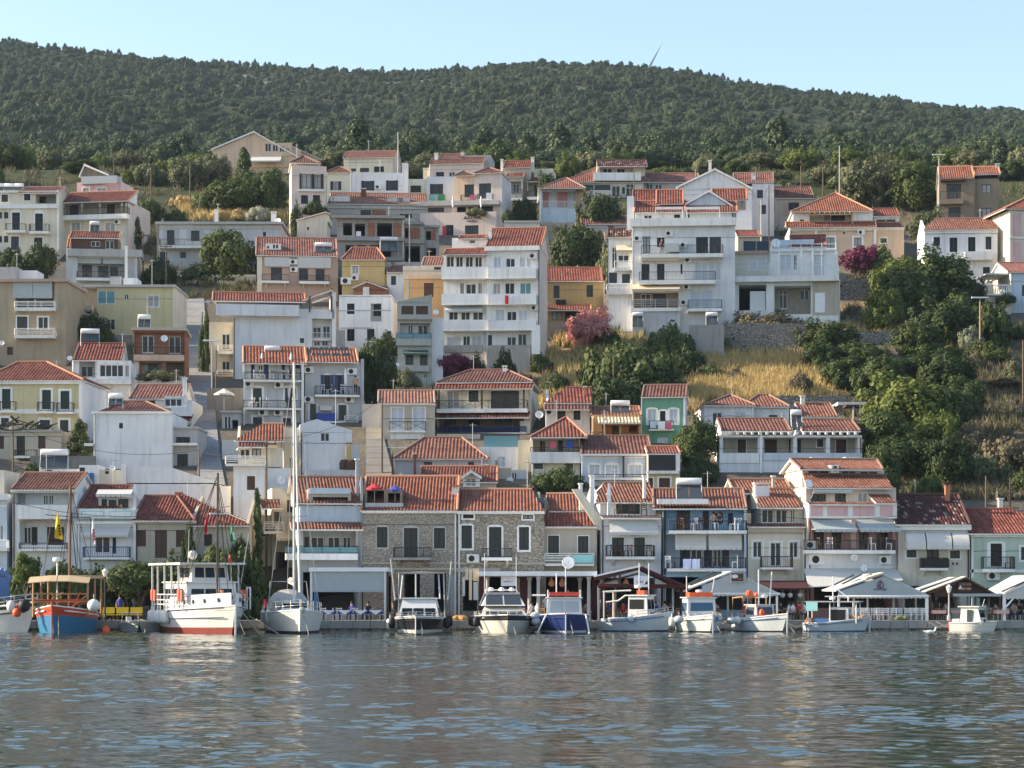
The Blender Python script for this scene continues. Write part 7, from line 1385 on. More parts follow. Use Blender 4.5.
c=b.cabin(-1.2,2.4,.95,1.3,2.0,'gelcoat',1,3,.35,.9,roof=False);b.tubes('mast',[[(.9,0,1.6),(.9,0,17.4)]],.08,'gelcoat',None,10);b.tubes('furled_headsail',[[(.98,0,17.2),(3.2,0,10.5),(5.7,0,2.6)]],[.03,.06,.08],'gelcoat',None,8);b.tubes('boom',[[(.8,0,3.1),(-3.6,0,3.25)]],.09,'gelcoat');b.tubes('sail_cover',[[(.6,0,3.35),(-1.5,0,3.4),(-3.4,0,3.38)]],[.1,.2,.12],'greycanvas');b.tubes('spreader',[[(.9,-.9,7.5),(.9,.9,7.5)],[(.9,-.7,12.2),(.9,.7,12.2)]],.03,'galv');b.tubes('rigging',[[(.9,0,17.3),(.9,-.7,12.2),(.9,-.9,7.5),(.6,-1.65,1.6)],[(.9,0,17.3),(.9,.7,12.2),(.9,.9,7.5),(.6,1.65,1.6)],[(.9,0,17.3),(-5.6,0,1.5)]],.018,'galv')
m=MB()
for(x0,x1,w,z0,h_)in((-1.4,.5,1.15,1.3,1.15),(-4.2,-2.6,1.35,1.3,1.5)):
 n=8;A=[(w*math.cos(math.pi*k/n),z0+h_*(abs(math.sin(math.pi*k/n))**.6))for k in range(n+1)]
 for p,q in zip(A,A[1:]):m.prism([(x0,p[0],p[1]),(x1,p[0]*.8,z0+(p[1]-z0)*.72),(x1,q[0]*.8,z0+(q[1]-z0)*.72),(x0,q[0],q[1])],(0,0,-.04))
m.build('spray_hood',M['greycanvas'],b.o);b.tubes('bimini_frame',[[(-4.2,-1.4,1.4),(-4.2,-1.2,3.3),(-4.2,1.2,3.3),(-4.2,1.4,1.4)]],.04,'steel');b.railing(.5,1,.65,6);b.fender(-1.5,-1.85,1.05,.16);b.fender(1.2,-1.7,1.1,.16);b.box('hull_window',-1,1.4,-1.76,-1.74,.95,1.15,'glass');b.box('lifebuoy',-5.2,-4.9,-1.55,-1.2,1.5,2.1,'red_cloth');m=MB();m.ball((6.1,.1,1.5),.22,8);m.build('anchor',M['galv'],b.o)
b=Boat('motor_boat','dark-hulled motorboat with white cabin and tall pipe frame',420,142.6,-91,7.6,3.3,1.25,1.0,('hullwhite','hullwhite','hullblack','hullwhite'),fr=(0,.1,.2,.9,1),tr=.85,full=2.6)
b.cabin(-1.6,1.9,1.35,1.0,2.5,'cabinwhite',3,2,.22,.8,wz=(.1,.55));b.tubes('arch_frame',[[(-1.8,y,1),(-1.5,y*.95,4.5),(-1.5,0,4.55)]for y in(-1.55,1.55)]+[[(-.2,y,2.5),(-.8,y*.9,4.4)]for y in(-1.3,1.3)]+[[(-1.6,-1.75,2.4),(-1.2,-2.0,5.6)],[(-1.6,1.75,2.4),(-1.2,2.0,5.4)],[(-.4,-.3,2.6),(-.4,-.3,4.4)]],.06,'galv');b.box('canopy',-2.2,-.5,-1.5,1.5,4.45,4.55,'greycanvas')
b.fender(-.5,-2.0,.6,.25,'fender');b.fender(1.2,-1.75,.7,.22,'blackp');b.fender(1.0,1.8,.7,.24,'blackp');b.fender(-.5,1.9,.8,.22,'blackp');b.box('bow_hatch',2.2,2.8,-.35,.35,1.0,1.1,'cabinwhite');b.tubes('stem_post',[[(b.xs(1)+.02,0,.0),(b.xs(1)+.05,0,1.25)]],.04,'plast');b.railing(.55,1,.35,5)
b=Boat('cabin_cruiser','cream motor cruiser with dark blue stripe and raked windscreen',503,142.2,-86,8.4,4.0,1.5,1.25,('gelcoat','gelcoat','gelcoat','hullblack'),fr=(0,.1,.3,.72,1),tr=.9,full=2.5,rake=1.1)
b.cabin(-2.2,2.6,1.5,1.2,2.2,'gelcoat',1,2,.25,2.6,wz=(.25,.55),roof=False);b.cabin(-2.2,.8,1.4,2.2,3.2,'gelcoat',2,2,.28,1.1,wz=(.1,.9),glass='panel');b.tubes('radar_arch',[[(-1.6,-1.4,2.2),(-1.9,-1.0,3.5),(-1.9,1.0,3.5),(-1.6,1.4,2.2)]],.09,'gelcoat')
for y in(-.7,0,.65):m=MB();m.lathe([(0,0),(.2,.02),(.22,.15),(.14,.3),(0,.34)],(-1.4,y,3.4),10);m.build('radar_dome',M['plast'],b.o)
b.tubes('antenna',[[(-1.9,-1.1,3.4),(-1.9,-1.1,6.6)],[(-1.9,1.0,3.4),(-1.9,1.0,6.4)]],.02,'plast');b.railing(.5,1,.4,6)
for x,y in((-1.5,-1.95),(.2,-1.95),(1.4,-1.8),(-1.5,1.95),(.2,1.95),(1.3,1.85)):b.fender(x,y,.9,.24,'blackp')
b=Boat('fishing_boat','dark blue-hulled fishing boat with white wheelhouse and red roof box',564,142.4,-90,7.6,3.3,1.55,1.3,('hullwhite','hullwhite','hullblue','hullblue'),fr=(0,.08,.12,.92,1),tr=.8,full=3.0)
b.cabin(-1.2,1.6,1.15,1.2,2.75,'cabinwhite',2,1,.08,.2,glass='awngrey',wz=(.3,.85));b.box('roof_rail_box',-.8,1.0,-.95,.95,2.95,3.25,'redp');b.tubes('roof_rail',[[(-.9,y,2.85),(-.9,y,3.4),(1.2,y,3.4),(1.2,y,2.85)]for y in(-1.05,1.05)],.03,'plast');b.tubes('mast',[[(.2,.1,2.85),(.2,.1,5.3)],[(.2,-.5,2.9),(.2,-.5,4.8)]],.045,'plast');b.tubes('boom',[[(.4,-1.2,3.0),(.4,-2.1,3.0)]],.08,'plast')
for z,y in((1.35,-1.9),(.9,-1.85)):b.fender(2.2,y,z,.33,'palehull',True)
b.tubes('stem_post',[[(b.xs(1)+.02,0,0),(b.xs(1)+.05,0,1.5)]],.05,'palehull');b.tubes('mooring_line',[[(3.4,-1.2,1.5),(3.6,-1.75,.1)],[(3.4,1.3,1.5),(4.4,1.5,.0)]],.05,'plast')
b=Boat('fishing_boat','white fishing boat with wheelhouse amidships, stern gallows and red lifebuoy',636,143.8,-24,6.0,2.5,1.4,.85,sc=(.74,.88,1),mats=('hullblack','hullblack','palehull','palehull'),fr=(0,.06,.1,.84,1),tr=.55,full=2.5,rake=.5)
b.cabin(-.4,1.5,.85,.95,2.55,'cabinwhite',2,1,.06,.15,wz=(.42,.85));b.box('lifebuoy',.2,.9,-.3,.5,2.66,2.95,'orangep');b.tubes('gallows',[[(-2.6,-1.0,.8),(-2.6,-1.0,2.9)],[(-2.7,-1.0,2.85),(-.2,-.6,2.95)],[(-2.6,.9,.8),(-2.6,.9,2.9)],[(-2.6,-1.0,2.85),(-2.6,.9,2.85)],[(-2.4,-1,2.1),(-1.3,-.9,2.2),(-.6,-.8,2.6)]],.07,'gelcoat');b.tubes('mast',[[(.3,0,2.6),(.3,0,4.9)],[(.9,.7,2.6),(.9,.7,4.9)]],.045,'plast');m=MB();m.lathe([(0,0),(.3,.02),(.3,.2),(0,.25)],(.1,.2,3.1),10);m.build('radar',M['plast'],b.o)
b.tubes('rubbing_strake',[[(b.xs(k/12),sd*(b.hbm(k/12)*.97+.03),b.sheer(k/12)*.84)for k in range(0,12)]for sd in(-1,1)],.04,'bluep');b.fender(.2,-1.45,.9,.26,'palehull',True);b.box('net_heap',-2.4,-1.2,-.6,.5,.6,1.0,'plast');b.box('crate',-1.0,-.6,-.7,-.2,.6,1.0,'gelcoat');b.railing(.6,1,.4,5)
b=Boat('fishing_boat','white fishing boat facing the water with dark windscreen and orange roof rack',699,143.2,-82,6.4,3.0,1.5,1.0,('hullblack','hullblack','palehull','palehull'),fr=(0,.06,.1,.84,1),tr=.6,full=2.4)
b.cabin(-1.0,.9,.95,1.0,2.9,'cabinwhite',1,1,.05,.15,wz=(.42,.8),glass='bluegl');b.box('roof_rack',-.6,.5,-.75,.8,3.02,3.4,'orangep');b.tubes('antenna',[[(-.6,-.7,3),(-.6,-.7,4.8)],[(-.4,.9,3),(-.2,1.1,4.7)]],.03,'plast');m=MB();m.lathe([(0,0),(.22,.02),(.22,.2),(0,.25)],(0,0,3.4),10);m.build('radar',M['plast'],b.o);b.stem(.2,'palehull');b.tubes('rubbing_strake',[[(b.xs(k/12),sd*(b.hbm(k/12)*.97+.03),b.sheer(k/12)*.84)for k in range(0,12)]for sd in(-1,1)],.05,'plast');b.fender(1.6,-1.7,1.1,.34,'palehull',True);b.fender(1.3,-2.1,.9,.2);b.fender(1.2,1.9,1.0,.34,'palehull',True);b.railing(.65,1,.35,4)
b=Boat('fishing_boat','pale grey fishing boat with orange buoys and cluttered net rack',760,143.2,-62,6.6,2.6,1.45,.9,('hullblack','hullblack','palehull','palehull'),fr=(0,.06,.1,.84,1),tr=.5,full=2.3)
b.o.scale=(.76,.92,1);b.cabin(-.9,.9,.8,.9,2.1,'palehull',1,1,.1,.2,glass='panel',wz=(.4,.9));b.stem(.5,'palehull');b.tubes('net_rack',[[(-2.4,-1,.8),(-2.4,-1,2.7),(-2.4,1,2.7),(-2.4,1,.8)],[(-.8,-1,.9),(-.8,-1,2.8),(-.8,1,2.8),(-.8,1,.9)],[(-2.4,-1,2.7),(-.8,-1,2.8)],[(-2.4,1,2.7),(-.8,1,2.8)]],.055,'palewood');b.tubes('mast',[[(-.2,0,2.1),(-.2,0,5)],[(.2,.7,2.1),(.4,.8,4.8)]],.05,'plast');m=MB();m.ball((-.7,-.5,3.05),.3,10);m.ball((-1.0,.3,2.95),.22,8);m.build('buoy',M['orangep'],b.o);m=MB();m.ball((1.5,-.7,1.5),.33,8,0,(.7,.7,1.1));m.build('orange_bag',M['orangep'],b.o);m=MB();m.lathe([(0,0),(.28,.02),(.28,.22),(0,.3)],(-.1,.4,2.7),10);m.build('radar',M['plast'],b.o);b.fender(-.6,-1.6,.9,.34,'fender',True);b.box('net_heap',-2.6,-1.4,-.9,.6,.7,1.1,'gelcoat');b.tubes('rubbing_strake',[[(b.xs(k/12),sd*(b.hbm(k/12)*.97+.03),b.sheer(k/12)*.84)for k in range(0,12)]for sd in(-1,1)],.04,'bluep')
b=Boat('fishing_boat','white fishing boat with box cabin forward and turquoise curtain at the stern',834,144.0,-18,5.6,2.4,1.35,.75,sc=(.72,.88,1),mats=('hullblue','hullblue','palehull','palehull'),fr=(0,.06,.1,.84,1),tr=.35,full=2.3,rake=.5)
b.cabin(-.3,1.5,.75,.85,2.3,'cabinwhite',1,1,.02,.05,wz=(.15,.85),roof=False);b.tubes('canopy_frame',[[(x,y,.8),(x,y,2.75)]for x in(-2.2,-.2,2.2)for y in(-.85,.85)],.05,'plast');b.box('canopy',-2.5,2.5,-1.0,1.0,2.76,2.86,'galv');b.box('curtain',-2.35,-1.3,-1.02,-.98,1.95,2.75,'tealp');b.box('blue_tarp',-1.7,-.5,-.8,.6,.8,1.2,'bluep');b.tubes('mast',[[(-.1,0,2.8),(-.1,0,5.2)],[(-.1,0,4.3),(1.3,0,3.2)],[(1.3,0,2.8),(1.3,0,3.3)],[(-.8,-.2,3.3),(.7,.2,3.3)]],.05,'plast');m=MB();m.lathe([(0,0),(.28,.02),(.28,.2),(0,.3)],(-.2,.3,3.0),10);m.build('radar',M['plast'],b.o);b.stem(.35,'palehull');b.box('crate',-2.5,-2.0,-.4,.2,.75,1.3,'net');b.tubes('rubbing_strake',[[(b.xs(k/12),sd*(b.hbm(k/12)*.97+.03),b.sheer(k/12)*.84)for k in range(0,12)]for sd in(-1,1)],.04,'bluep');b.fender(-2.5,.2,.9,.25,'orangep',True)
b=Boat('motor_boat','small white cabin boat with dark side door near the right end',973,144.4,-30,3.6,1.7,.8,.65,('hullwhite','hullwhite','gelcoat','gelcoat'),fr=(0,.1,.2,.84,1),tr=.85,full=2.6,rake=.3)
b.o.scale=(.78,.95,1);c=b.cabin(-.9,1.0,.68,.6,1.95,'gelcoat',1,0,.1,.35,wz=(.4,.85));b.box('door',-.25,.2,-.71,-.67,.75,1.75,'panel',c);b.tubes('antenna',[[(-.1,0,2),(-.1,0,2.7)],[(.7,.3,2),(.9,.3,2.6)]],.02,'plast');b.box('outboard_motor',-2.1,-1.8,-.15,.15,.1,.8,'redp');b.box('stern_box',-1.6,-1.0,-.6,.6,.5,1.0,'gelcoat');m=MB();m.ball((1.2,-.55,.9),.14,8);m.build('fender',M['blackp'],b.o)
def moor(b,lab=None):
 for sd in(-1,1):
  b.tubes('mooring_line',[[(-b.L/2+.1,sd*b.beam*.35,b.hs),(-b.L/2-.9,sd*b.beam*.45,b.hs*.5),(-b.L/2-1.8,sd*b.beam*.5,.75)]],.025,'rope')
 b.tubes('mooring_line',[[(b.L/2-.4,.2,b.hb),(b.L/2+1.2,.5,-.2)]],.025,'rope')
for b in BOATS:
 moor(b)
 if b.o.name.startswith('fishing'):
  r=random.Random(b.o.name);z=b.sheer(.8)-.28
  for k in range(5):x=b.xs(.66+.06*k);y=r.uniform(-.4,.4);b.box('crate',x-.2,x+.2,y-.22,y+.22,z-.05,z+r.uniform(.25,.5),r.choice(('net','bluep','gelcoat','orangep','yellowp','greycanvas')))
  b.tubes('marker_pole',[[(-b.L*.36,.3,b.hs-.2),(-b.L*.38,.35,b.hs+2.1)]],.02,'palewood')
for k,z in{0:1.3,6:.86,7:.78,8:.8,9:.92,10:.76,11:.82,12:.7,13:.82}.items():BOATS[k].o.scale.z=z
m=MB();m.ball((0,0,.12),.3,12,0,(.8,.8,1.1));m.tube([(0,0,.4),(0,0,.55)],.05,6);o=m.build('mooring_buoy',M['orangep']);o.location=(xat(106,140),140,0);tag(o,'orange mooring buoy floating beside the red and blue caique','buoy')
m=MB();m.ball((0,0,.08),.2,10,0,(1.6,.8,.6));m.tube([(.28,0,.12),(.36,0,.3)],[.07,.05],6);m.ball((.38,0,.33),.07,8);m.tube([(.43,0,.33),(.52,0,.31)],[.025,.01],5);m.tube([(-.28,0,.1),(-.45,0,.14)],[.08,.02],5);o=m.build('gull',M['fender']);o.location=(xat(930,139),139,0);tag(o,'white gull floating on the water left of small cabin boat','bird')
class Canopy:
 def __init__(s,name,label,px,D,yb=619,cat='canopy'):
  s.D=D;s.P=at(px,yb,D);s.P.z=.6;s.o=empty(name,s.P);tag(s.o,label,cat)
 def f(s,px,py,w=0):D=s.D+w;return Vector((xat(px,D)-s.P.x,w,zat(py,D)-s.P.z))
 def post(s,x0,x1,yt,mat,w=0,name='post',d=.18,cap=None):
  a=s.f(x0,yt,w);b=s.f(x1,yt,w);m=MB()
  if cap:
   r=(b.x-a.x)/2;c=(a.x+b.x)/2;m.lathe([(r*1.25,0),(r*1.25,.15),(r,.25),(r*.85,a.z-.3),(r*1.3,a.z-.12),(r*1.3,a.z)],(c,w+r,0),12)
  else:m.box(a.x,b.x,w,w+d,0,a.z)
  return m.build(name,M[mat],s.o)
 def gable(s,xa,ya,xl,yl,xr,yr,dep,mat,t=.1):
  A,l,r=s.f(xa,ya),s.f(xl,yl),s.f(xr,yr);v=Vector((0,dep,0))
  for p,q in((l,A),(A,r)):m=MB();m.prism([p,q,q+v,p+v],(0,0,-t));m.build('roof',M[mat],s.o)
  return A,l,r
 def front(s,pts,mat,name='gable_front',w=.02,t=.04):
  m=MB();m.prism([s.f(x,y,w)for x,y in pts],(0,t,0));return m.build(name,M[mat],s.o)
 def bar(s,x0,y0,x1,y1,r,mat,name='beam',w=0):m=MB();m.tube([s.f(x0,y0,w),s.f(x1,y1,w)],r,4);return m.build(name,M[mat],s.o)
 def scallop(s,x0,x1,y0,y1,mat,w=0):
  m=MB();a,b=s.f(x0,y0,w),s.f(x1,y0,w);c=s.f(x0,y1,w);n=max(6,int((b.x-a.x)/.3))
  for k in range(n):u=a.x+(b.x-a.x)*k/n;v=a.x+(b.x-a.x)*(k+1)/n;m.prism([(u,w,a.z),(v,w,a.z),(v,w,c.z+.08),((u+v)/2,w,c.z),(u,w,c.z+.08)],(0,.012,0))
  m.build('valance',M[mat],s.o)
 def glyphs(s,x0,x1,y0,y1,mat,n,w=-.08,parent=None):
  m=MB();r=random.Random(int(x0*10));a,b=s.f(x0,y0,w),s.f(x1,y1,w);u=(b.x-a.x)/n
  for k in range(n):
   x=a.x+k*u;z0,z1=b.z,a.z;q=r.randrange(4);t=u*.28
   m.box(x,x+t,w,w+.01,z0,z1)
   if q!=0:m.box(x+t,x+u*.8,w,w+.01,z1-(z1-z0)*.25,z1)
   if q>1:m.box(x+t,x+u*.8,w,w+.01,z0,z0+(z1-z0)*.25)
   if q==3:m.box(x+u*.8-t,x+u*.8,w,w+.01,z0+(z1-z0)*.25,z1-(z1-z0)*.25)
  m.build('lettering',M[mat],parent or s.o)
 def board(s,x0,x1,y0,y1,mat,w=-.05,frame=None,name='sign_board'):
  a,b=s.f(x0,y0,w),s.f(x1,y1,w);m=MB();m.box(a.x,b.x,w,w+.04,b.z,a.z);o=m.build(name,M[mat],s.o)
  if frame:
   q=MB();t=.07
   q.box(a.x-t,b.x+t,w-.02,w+.05,a.z,a.z+t);q.box(a.x-t,b.x+t,w-.02,w+.05,b.z-t,b.z);q.box(a.x-t,a.x,w-.02,w+.05,b.z,a.z);q.box(b.x,b.x+t,w-.02,w+.05,b.z,a.z);q.build('sign_frame',M[frame],o)
  return o
c=Canopy('restaurant_canopy','flat restaurant canopy with white edge and rolled grey blind, right of yacht',350,149)
a,b_=c.f(309,567.5),c.f(388,571.5);m=MB();m.box(a.x,b_.x,-.1,7.4,b_.z,a.z);m.build('roof',M['plast'],c.o);c.board(312,385.5,571.8,590,'awngrey',.1,name='roll_blind');c.board(311,386,590,592,'galv',.08,name='blind_bar')
for x in(310,384):c.post(x,x+2.2,571.5,'cabinwhite')
c.post(386.4,388.6,571.5,'brown',.05);c.post(314,317,569,'bluep',.9);c.board(320,340,592,600,'dark',5.5,name='back_wall')if False else None
c=Canopy('restaurant_canopy','long flat canopy with white edge, maroon walls and white classical columns',540,149.5)
a,b_=c.f(479,571.3),c.f(597,575.8);m=MB();m.box(a.x,b_.x,-.15,6.6,b_.z,a.z);m.build('roof',M['plast'],c.o)
for x0,x1 in((479,484),(502,507),(520,528),(592,597)):a,b_=c.f(x0,576,2),c.f(x1,576,2);m=MB();m.box(a.x,b_.x,2,2.15,0,a.z-.06);m.build('maroon_panel',M['maroon'],c.o)
for x,yt,w in((487.5,575.8,1.0),(529.5,577,1.2),(538.5,576,0),(580,577.5,2),(589,576.2,0.05),(518,578,3.6)):c.post(x-2,x+2,yt,'lightconcrete',w,'column',cap=True)
s_=c.board(501,516,575.9,586,'signwhite',.25);c.glyphs(504,513,580.8,582.2,'signtext',8,.23,s_);c.glyphs(508,509.2,577.4,579.6,'signtext',1,.23,s_)
for x in(551.5,562):p=c.f(x,582.5,1);m=MB();m.lathe([(.02,.5),(.05,.3),(.2,0),(.22,-.15),(.12,-.28),(0,-.3)],p,10);m.build('lantern',M['terracotta'],c.o)
for x0,x1,y0,y1,mt in((465.5,468,568,580,'awnbeige'),(469,472,569,600,'awnbeige'),(473,479,568.5,581,'awnbeige'),(473.5,478,582,600,'awnwhite'),(462.5,465,577,596,'awnwhite')):c.board(x0,x1,y0,y1,mt,.8,name='folded_blind')
c=Canopy('restaurant_canopy','open maroon timber gable canopy with white sign board',641,149)
A,l,r=c.gable(641,565.8,595,577.5,687,587,7.2,'maroon',.16);m=MB();P0,P1=c.f(594.5,575.5,-.12),c.f(641,565.3,-.12);m.prism([P0,P1,P1+Vector((0,2.2,0)),P0+Vector((0,2.2,0))],(0,0,-.1));m.build('lit_edge_board',M['plast'],c.o)  # white strip paints the sunlit left slope edge onto the maroon roof
c.bar(598,585.8,687,586.5,.14,'maroon');c.bar(598,579,641,568,.1,'brown');c.bar(687,587.5,641,568,.13,'maroon');c.bar(599,584,640,573,.06,'brown');c.bar(613,575,622,585,.06,'brown');c.bar(620,573,620,585,.06,'brown');c.bar(660,575,672,585,.05,'brown');c.front([(602,583),(622,576.5),(618,584.5),(602,584.5)],'awnwhite','side_panel',.5);c.front([(655,578),(668,584.5),(655,584.5)],'awnwhite','side_panel',.5)
for x0,x1 in((601,606),(680,685)):c.post(x0,x1,585.5,'maroon',.4)
for x0,x1,w in((597.5,599.5,0),(686,688,0),(614.5,616.5,2),(672,674,1),(663,665,3)):c.post(x0,x1,586,'lightconcrete',w)
s_=c.board(634,648,576,587,'signwhite',-.25);c.glyphs(636.5,644,581.2,582.7,'signtext',7,-.27,s_);c.glyphs(639.5,640.5,578,580.4,'signtext',1,-.27,s_);q=MB();p=c.f(646,582.5,-.27);q.prism([p+Vector((-.1,0,-.15)),p+Vector((.12,0,-.1)),p+Vector((.06,0,.16))],(0,.01,0));q.build('emblem',M['blacktext'],s_)
p=c.f(626,583,.3);m=MB();m.lathe([(.02,.5),(.05,.3),(.22,0),(.25,-.15),(0,-.2)],p,10);m.build('lantern',M['terracotta'],c.o)
c=Canopy('restaurant_canopy','grey tent-front gable canopy with framed brown picture sign',737,149)
c.gable(732,571,683.5,590.5,781,593.8,7,'awnwhite');c.front([(703,585.5),(732,573.3),(780,593.6),(700,594)],'awngrey');c.bar(700,593.5,780,593.7,.06,'plast');c.scallop(703,779,593.8,596.6,'awngrey')
for k,(xa,xb)in enumerate(((712,685),(722,690))):c.bar(xa,572.3,xb,586-k,.07,'panel',w=1.6+k);
for x0,x1,w in((700,702,.05),(776,778,.05),(727,729,2.5),(686,688,.05)):c.post(x0,x1,594,'plast',w)
s_=c.board(731.5,743.5,573.3,581.3,'brown',-.15,'lightconcrete');q=MB();p=c.f(734.8,576.4,-.16);q.ball(p,.2,8,0,(1.2,.05,.7));q.build('emblem',M['signwhite'],s_);c.glyphs(738,742,578.6,579.4,'rosebrown',4,-.16,s_)
c=Canopy('shop_awning','dark red straight awning below the curved iron balcony',780,152)
P=[c.f(x,y,w)for x,y,w in((757,580.5,5.8),(806,580.5,5.8),(809,588,0),(757,588,0))];m=MB();m.prism(P,(0,0,-.06));m.build('canvas',M['maroon'],c.o);c.scallop(757,809,588,590.5,'maroon',-.01)
for x0,x1 in((758,759.5),(806.5,808)):c.post(x0,x1,588.5,'brown')
for x in(782.5,790,800):p=c.f(x,595.2,.5);m=MB();m.ball(p,.19,12);m.tube([p+Vector((0,0,.18)),p+Vector((0,0,.5))],.015,4);m.build('globe_lamp',M['lamp'],c.o,smooth=True)
c=Canopy('restaurant_canopy','white tent-front gable canopy with red emblem above white picket chairs',880,148.4)
c.gable(882,573.3,836,590,930,595.5,7.5,'awnwhite');c.front([(838.5,591.5),(884,576.3),(928,595.5),(838,596)],'awngrey');c.bar(838,596.4,928,596.2,.08,'plast',w=-.06);c.scallop(838,927,596.6,598.8,'awnwhite',-.03);m=MB();P0,P1=c.f(866,577.8,-.1),c.f(884,572.2,-.1);m.prism([P0,P1,P1+Vector((0,2.5,0)),P0+Vector((0,2.5,0))],(0,0,-.12));m.build('ridge_board',M['cream'],c.o)
for k,x in enumerate((860,850,842)):c.bar(x+12,574+k*.3,x-8,583+k,.06,'panel',w=2+k*1.3)
for x0,x1,w in((925.5,928.5,0),(838,840,0),(893,894.5,2.5),(867,868.5,2.5),(903,904.5,3.5),(915,917,3),(853,855,3)):c.post(x0,x1,596,'plast',w)
q=MB();p=c.f(880.3,585,-.03);q.lathe([(.2,0),(.26,0),(.26,-.01),(.2,-.01),(.2,0)],p,16,axis='y');q.box(p.x-.035,p.x+.035,-.04,-.03,p.z-.25,p.z+.36);q.prism([p+Vector((-.2,-.006,-.08)),p+Vector((-.05,-.006,-.16)),p+Vector((0,-.006,.18))],(0,-.005,0));q.build('emblem',M['signtext'],c.o);c.glyphs(874,887,588.6,590.2,'blacktext',9,-.03)
c=Canopy('restaurant_canopy','dark brown gable canopy with left edge painted as lit behind small cabin boat',962,148.6)
c.gable(966,577,926,593.5,1002,597,7.2,'brown',.14);m=MB();P0,P1=c.f(926,591,-.14),c.f(966,576.2,-.14);m.prism([P0,P1,P1+Vector((0,1.6,0)),P0+Vector((0,1.6,0))],(0,0,-.08));m.build('lit_edge_board',M['cream'],c.o);m=MB();P0,P1=c.f(920,589,2.2),c.f(956,576.8,2.2);m.prism([P0,P1,P1+Vector((0,2.5,0)),P0+Vector((0,2.5,0))],(0,0,-.08));m.build('grey_roof_sheet',M['awngrey'],c.o)  # cream strip: sunlight on the left edge put into its colour
c.front([(934,592),(966,579.5),(998,596.5),(934,596.5)],'brown',w=.5);c.board(953,1001,593.6,596.4,'awngrey',-.02,name='roll_blind');s_=c.board(959,971.5,582.5,591.5,'brown',-.1);c.glyphs(960,971,588,589.4,'awnbeige',9,-.13,s_);c.glyphs(962.5,971,583.6,584.8,'rosebrown',7,-.13,s_);q=MB();p=c.f(960,587.8,-.13);q.prism([p+Vector((-.12,0,-.1)),p+Vector((.16,0,-.06)),p+Vector((.03,0,.2))],(0,.01,0));q.build('emblem',M['signwhite'],s_)
for x0,x1,w in((929.5,931.5,.1),(967.5,968.5,2),(988,990,3),(975,976.5,3),(999.5,1001,.1)):c.post(x0,x1,594,'brown'if w<1 else 'galv',w)
c=Canopy('restaurant_canopy','white gable canopy with striped edge cut by right picture edge',1028,148.5)
c.gable(1036,575,1002,594,1070,594,7,'awngrey');c.front([(1006,594),(1036,581),(1066,594),(1066,598),(1006,598)],'awnwhite',w=-.05);c.bar(1002,591.5,1036,576.5,.05,'maroon',w=-.12);c.bar(1002,594.8,1036,579.8,.05,'plast',w=-.12);c.scallop(1006,1066,597.8,599.6,'awnwhite',-.04)
for x0,x1 in((1003,1006),(1064,1067)):c.post(x0,x1,594,'plast')
c.bar(1006,607,1013,599,.06,'plast');c.post(1018.5,1020,598,'plast',3)
c=Canopy('restaurant_canopy','dark pergola with pale sign bar under the orange tree by yellow benches',118,151)
a,b_=c.f(100,590),c.f(160,591.5);m=MB();m.box(a.x,b_.x,0,5,b_.z,a.z);m.build('roof',M['brown'],c.o);c.board(110,123,576.5,580,'palegrey',-.1)
for x in(102,126,156):c.post(x,x+1.4,590,'brown')
def chair_proto(mat,label,group,slats=True):
 o=empty('taverna_chair');tag(o,label,'chair',group)
 m=MB();m.box(-.21,.21,-.2,.2,.43,.47);m.build('seat',M[mat],o)
 for x,y,h in((-.19,-.18,.43),(.19,-.18,.43),(-.19,.18,.92),(.19,.18,.92)):m=MB();m.box(x-.022,x+.022,y-.022,y+.022,0,h);m.build('leg',M[mat],o)
 m=MB();[m.box(-.168,.168,.168,.19,z,z+.07)for z in(.58,.7,.82)];m.build('backrest',M[mat],o);return o
def table_proto(mat,label,group,leg='brown',cloth=True):
 o=empty('taverna_table');tag(o,label,'table',group);m=MB();m.box(-.42,.42,-.4,.4,.71,.74);m.build('tabletop',M[leg],o)
 for x in(-.36,.36):
  for y in(-.34,.34):m=MB();m.box(x-.025,x+.025,y-.025,y+.025,0,.71);m.build('leg',M[leg],o)
 return o
def cloth(mat,label,group,p,mat2=None):
 m=MB();m.box(-.45,.45,-.43,.43,.742,.752)
 for s in(-1,1):m.prism([(-.45,s*.43,.75),(.45,s*.43,.75),(.44,s*.45,.52),(-.44,s*.45,.52)],(0,.008*s,0));m.prism([(s*.45,-.43,.75),(s*.45,.43,.75),(s*.465,.42,.52),(s*.465,-.42,.52)],(.008*s,0,0))
 if mat2:m.prism([(-.46,-.46,.757),(.46,-.46,.757),(0,-.47,.45)],(0,-.006,0),m=1)
 o=m.build('tablecloth',[M[mat],M[mat2 or mat]]);o.location=p;return tag(o,label,'tablecloth',group)
def gp(px,D):return Vector((xat(px,D),D,.602))
USED={}
def put(proto,px,D,rz,label=None,p=None):
 o=proto if proto.name not in USED else copy_tree(proto);USED[proto.name]=1
 o.location=p or gp(px,D);o.rotation_euler=(0,0,rz)
 if label:o['label']=label
 return o
wc=chair_proto('plast','white taverna chair in the row below the white tent-front canopy','white chairs below the white tent-front canopy')
for k,px in enumerate((840,846,853,859,866,874,880,886,893,899,907,913,919,924)):put(wc,px,148.5+.1*(k%2),math.pi+rnd.uniform(-.2,.2)if k%3 else rnd.uniform(-.2,.2))
for k,px in enumerate((850,863,877,890,903,916)):put(wc,px,150.6,rnd.uniform(-.2,.2))
t1=table_proto('plast','wooden table among the white chairs below the white tent-front canopy','tables below the white tent-front canopy')
for px in(850,871,890,910):put(t1,px,149.6,0)
bw=chair_proto('cabinwhite','white taverna chair beside blue-clothed tables right of yacht','white chairs by the blue tables')
t2=table_proto('plast','wooden table under blue cloth right of yacht','tables under blue cloths')
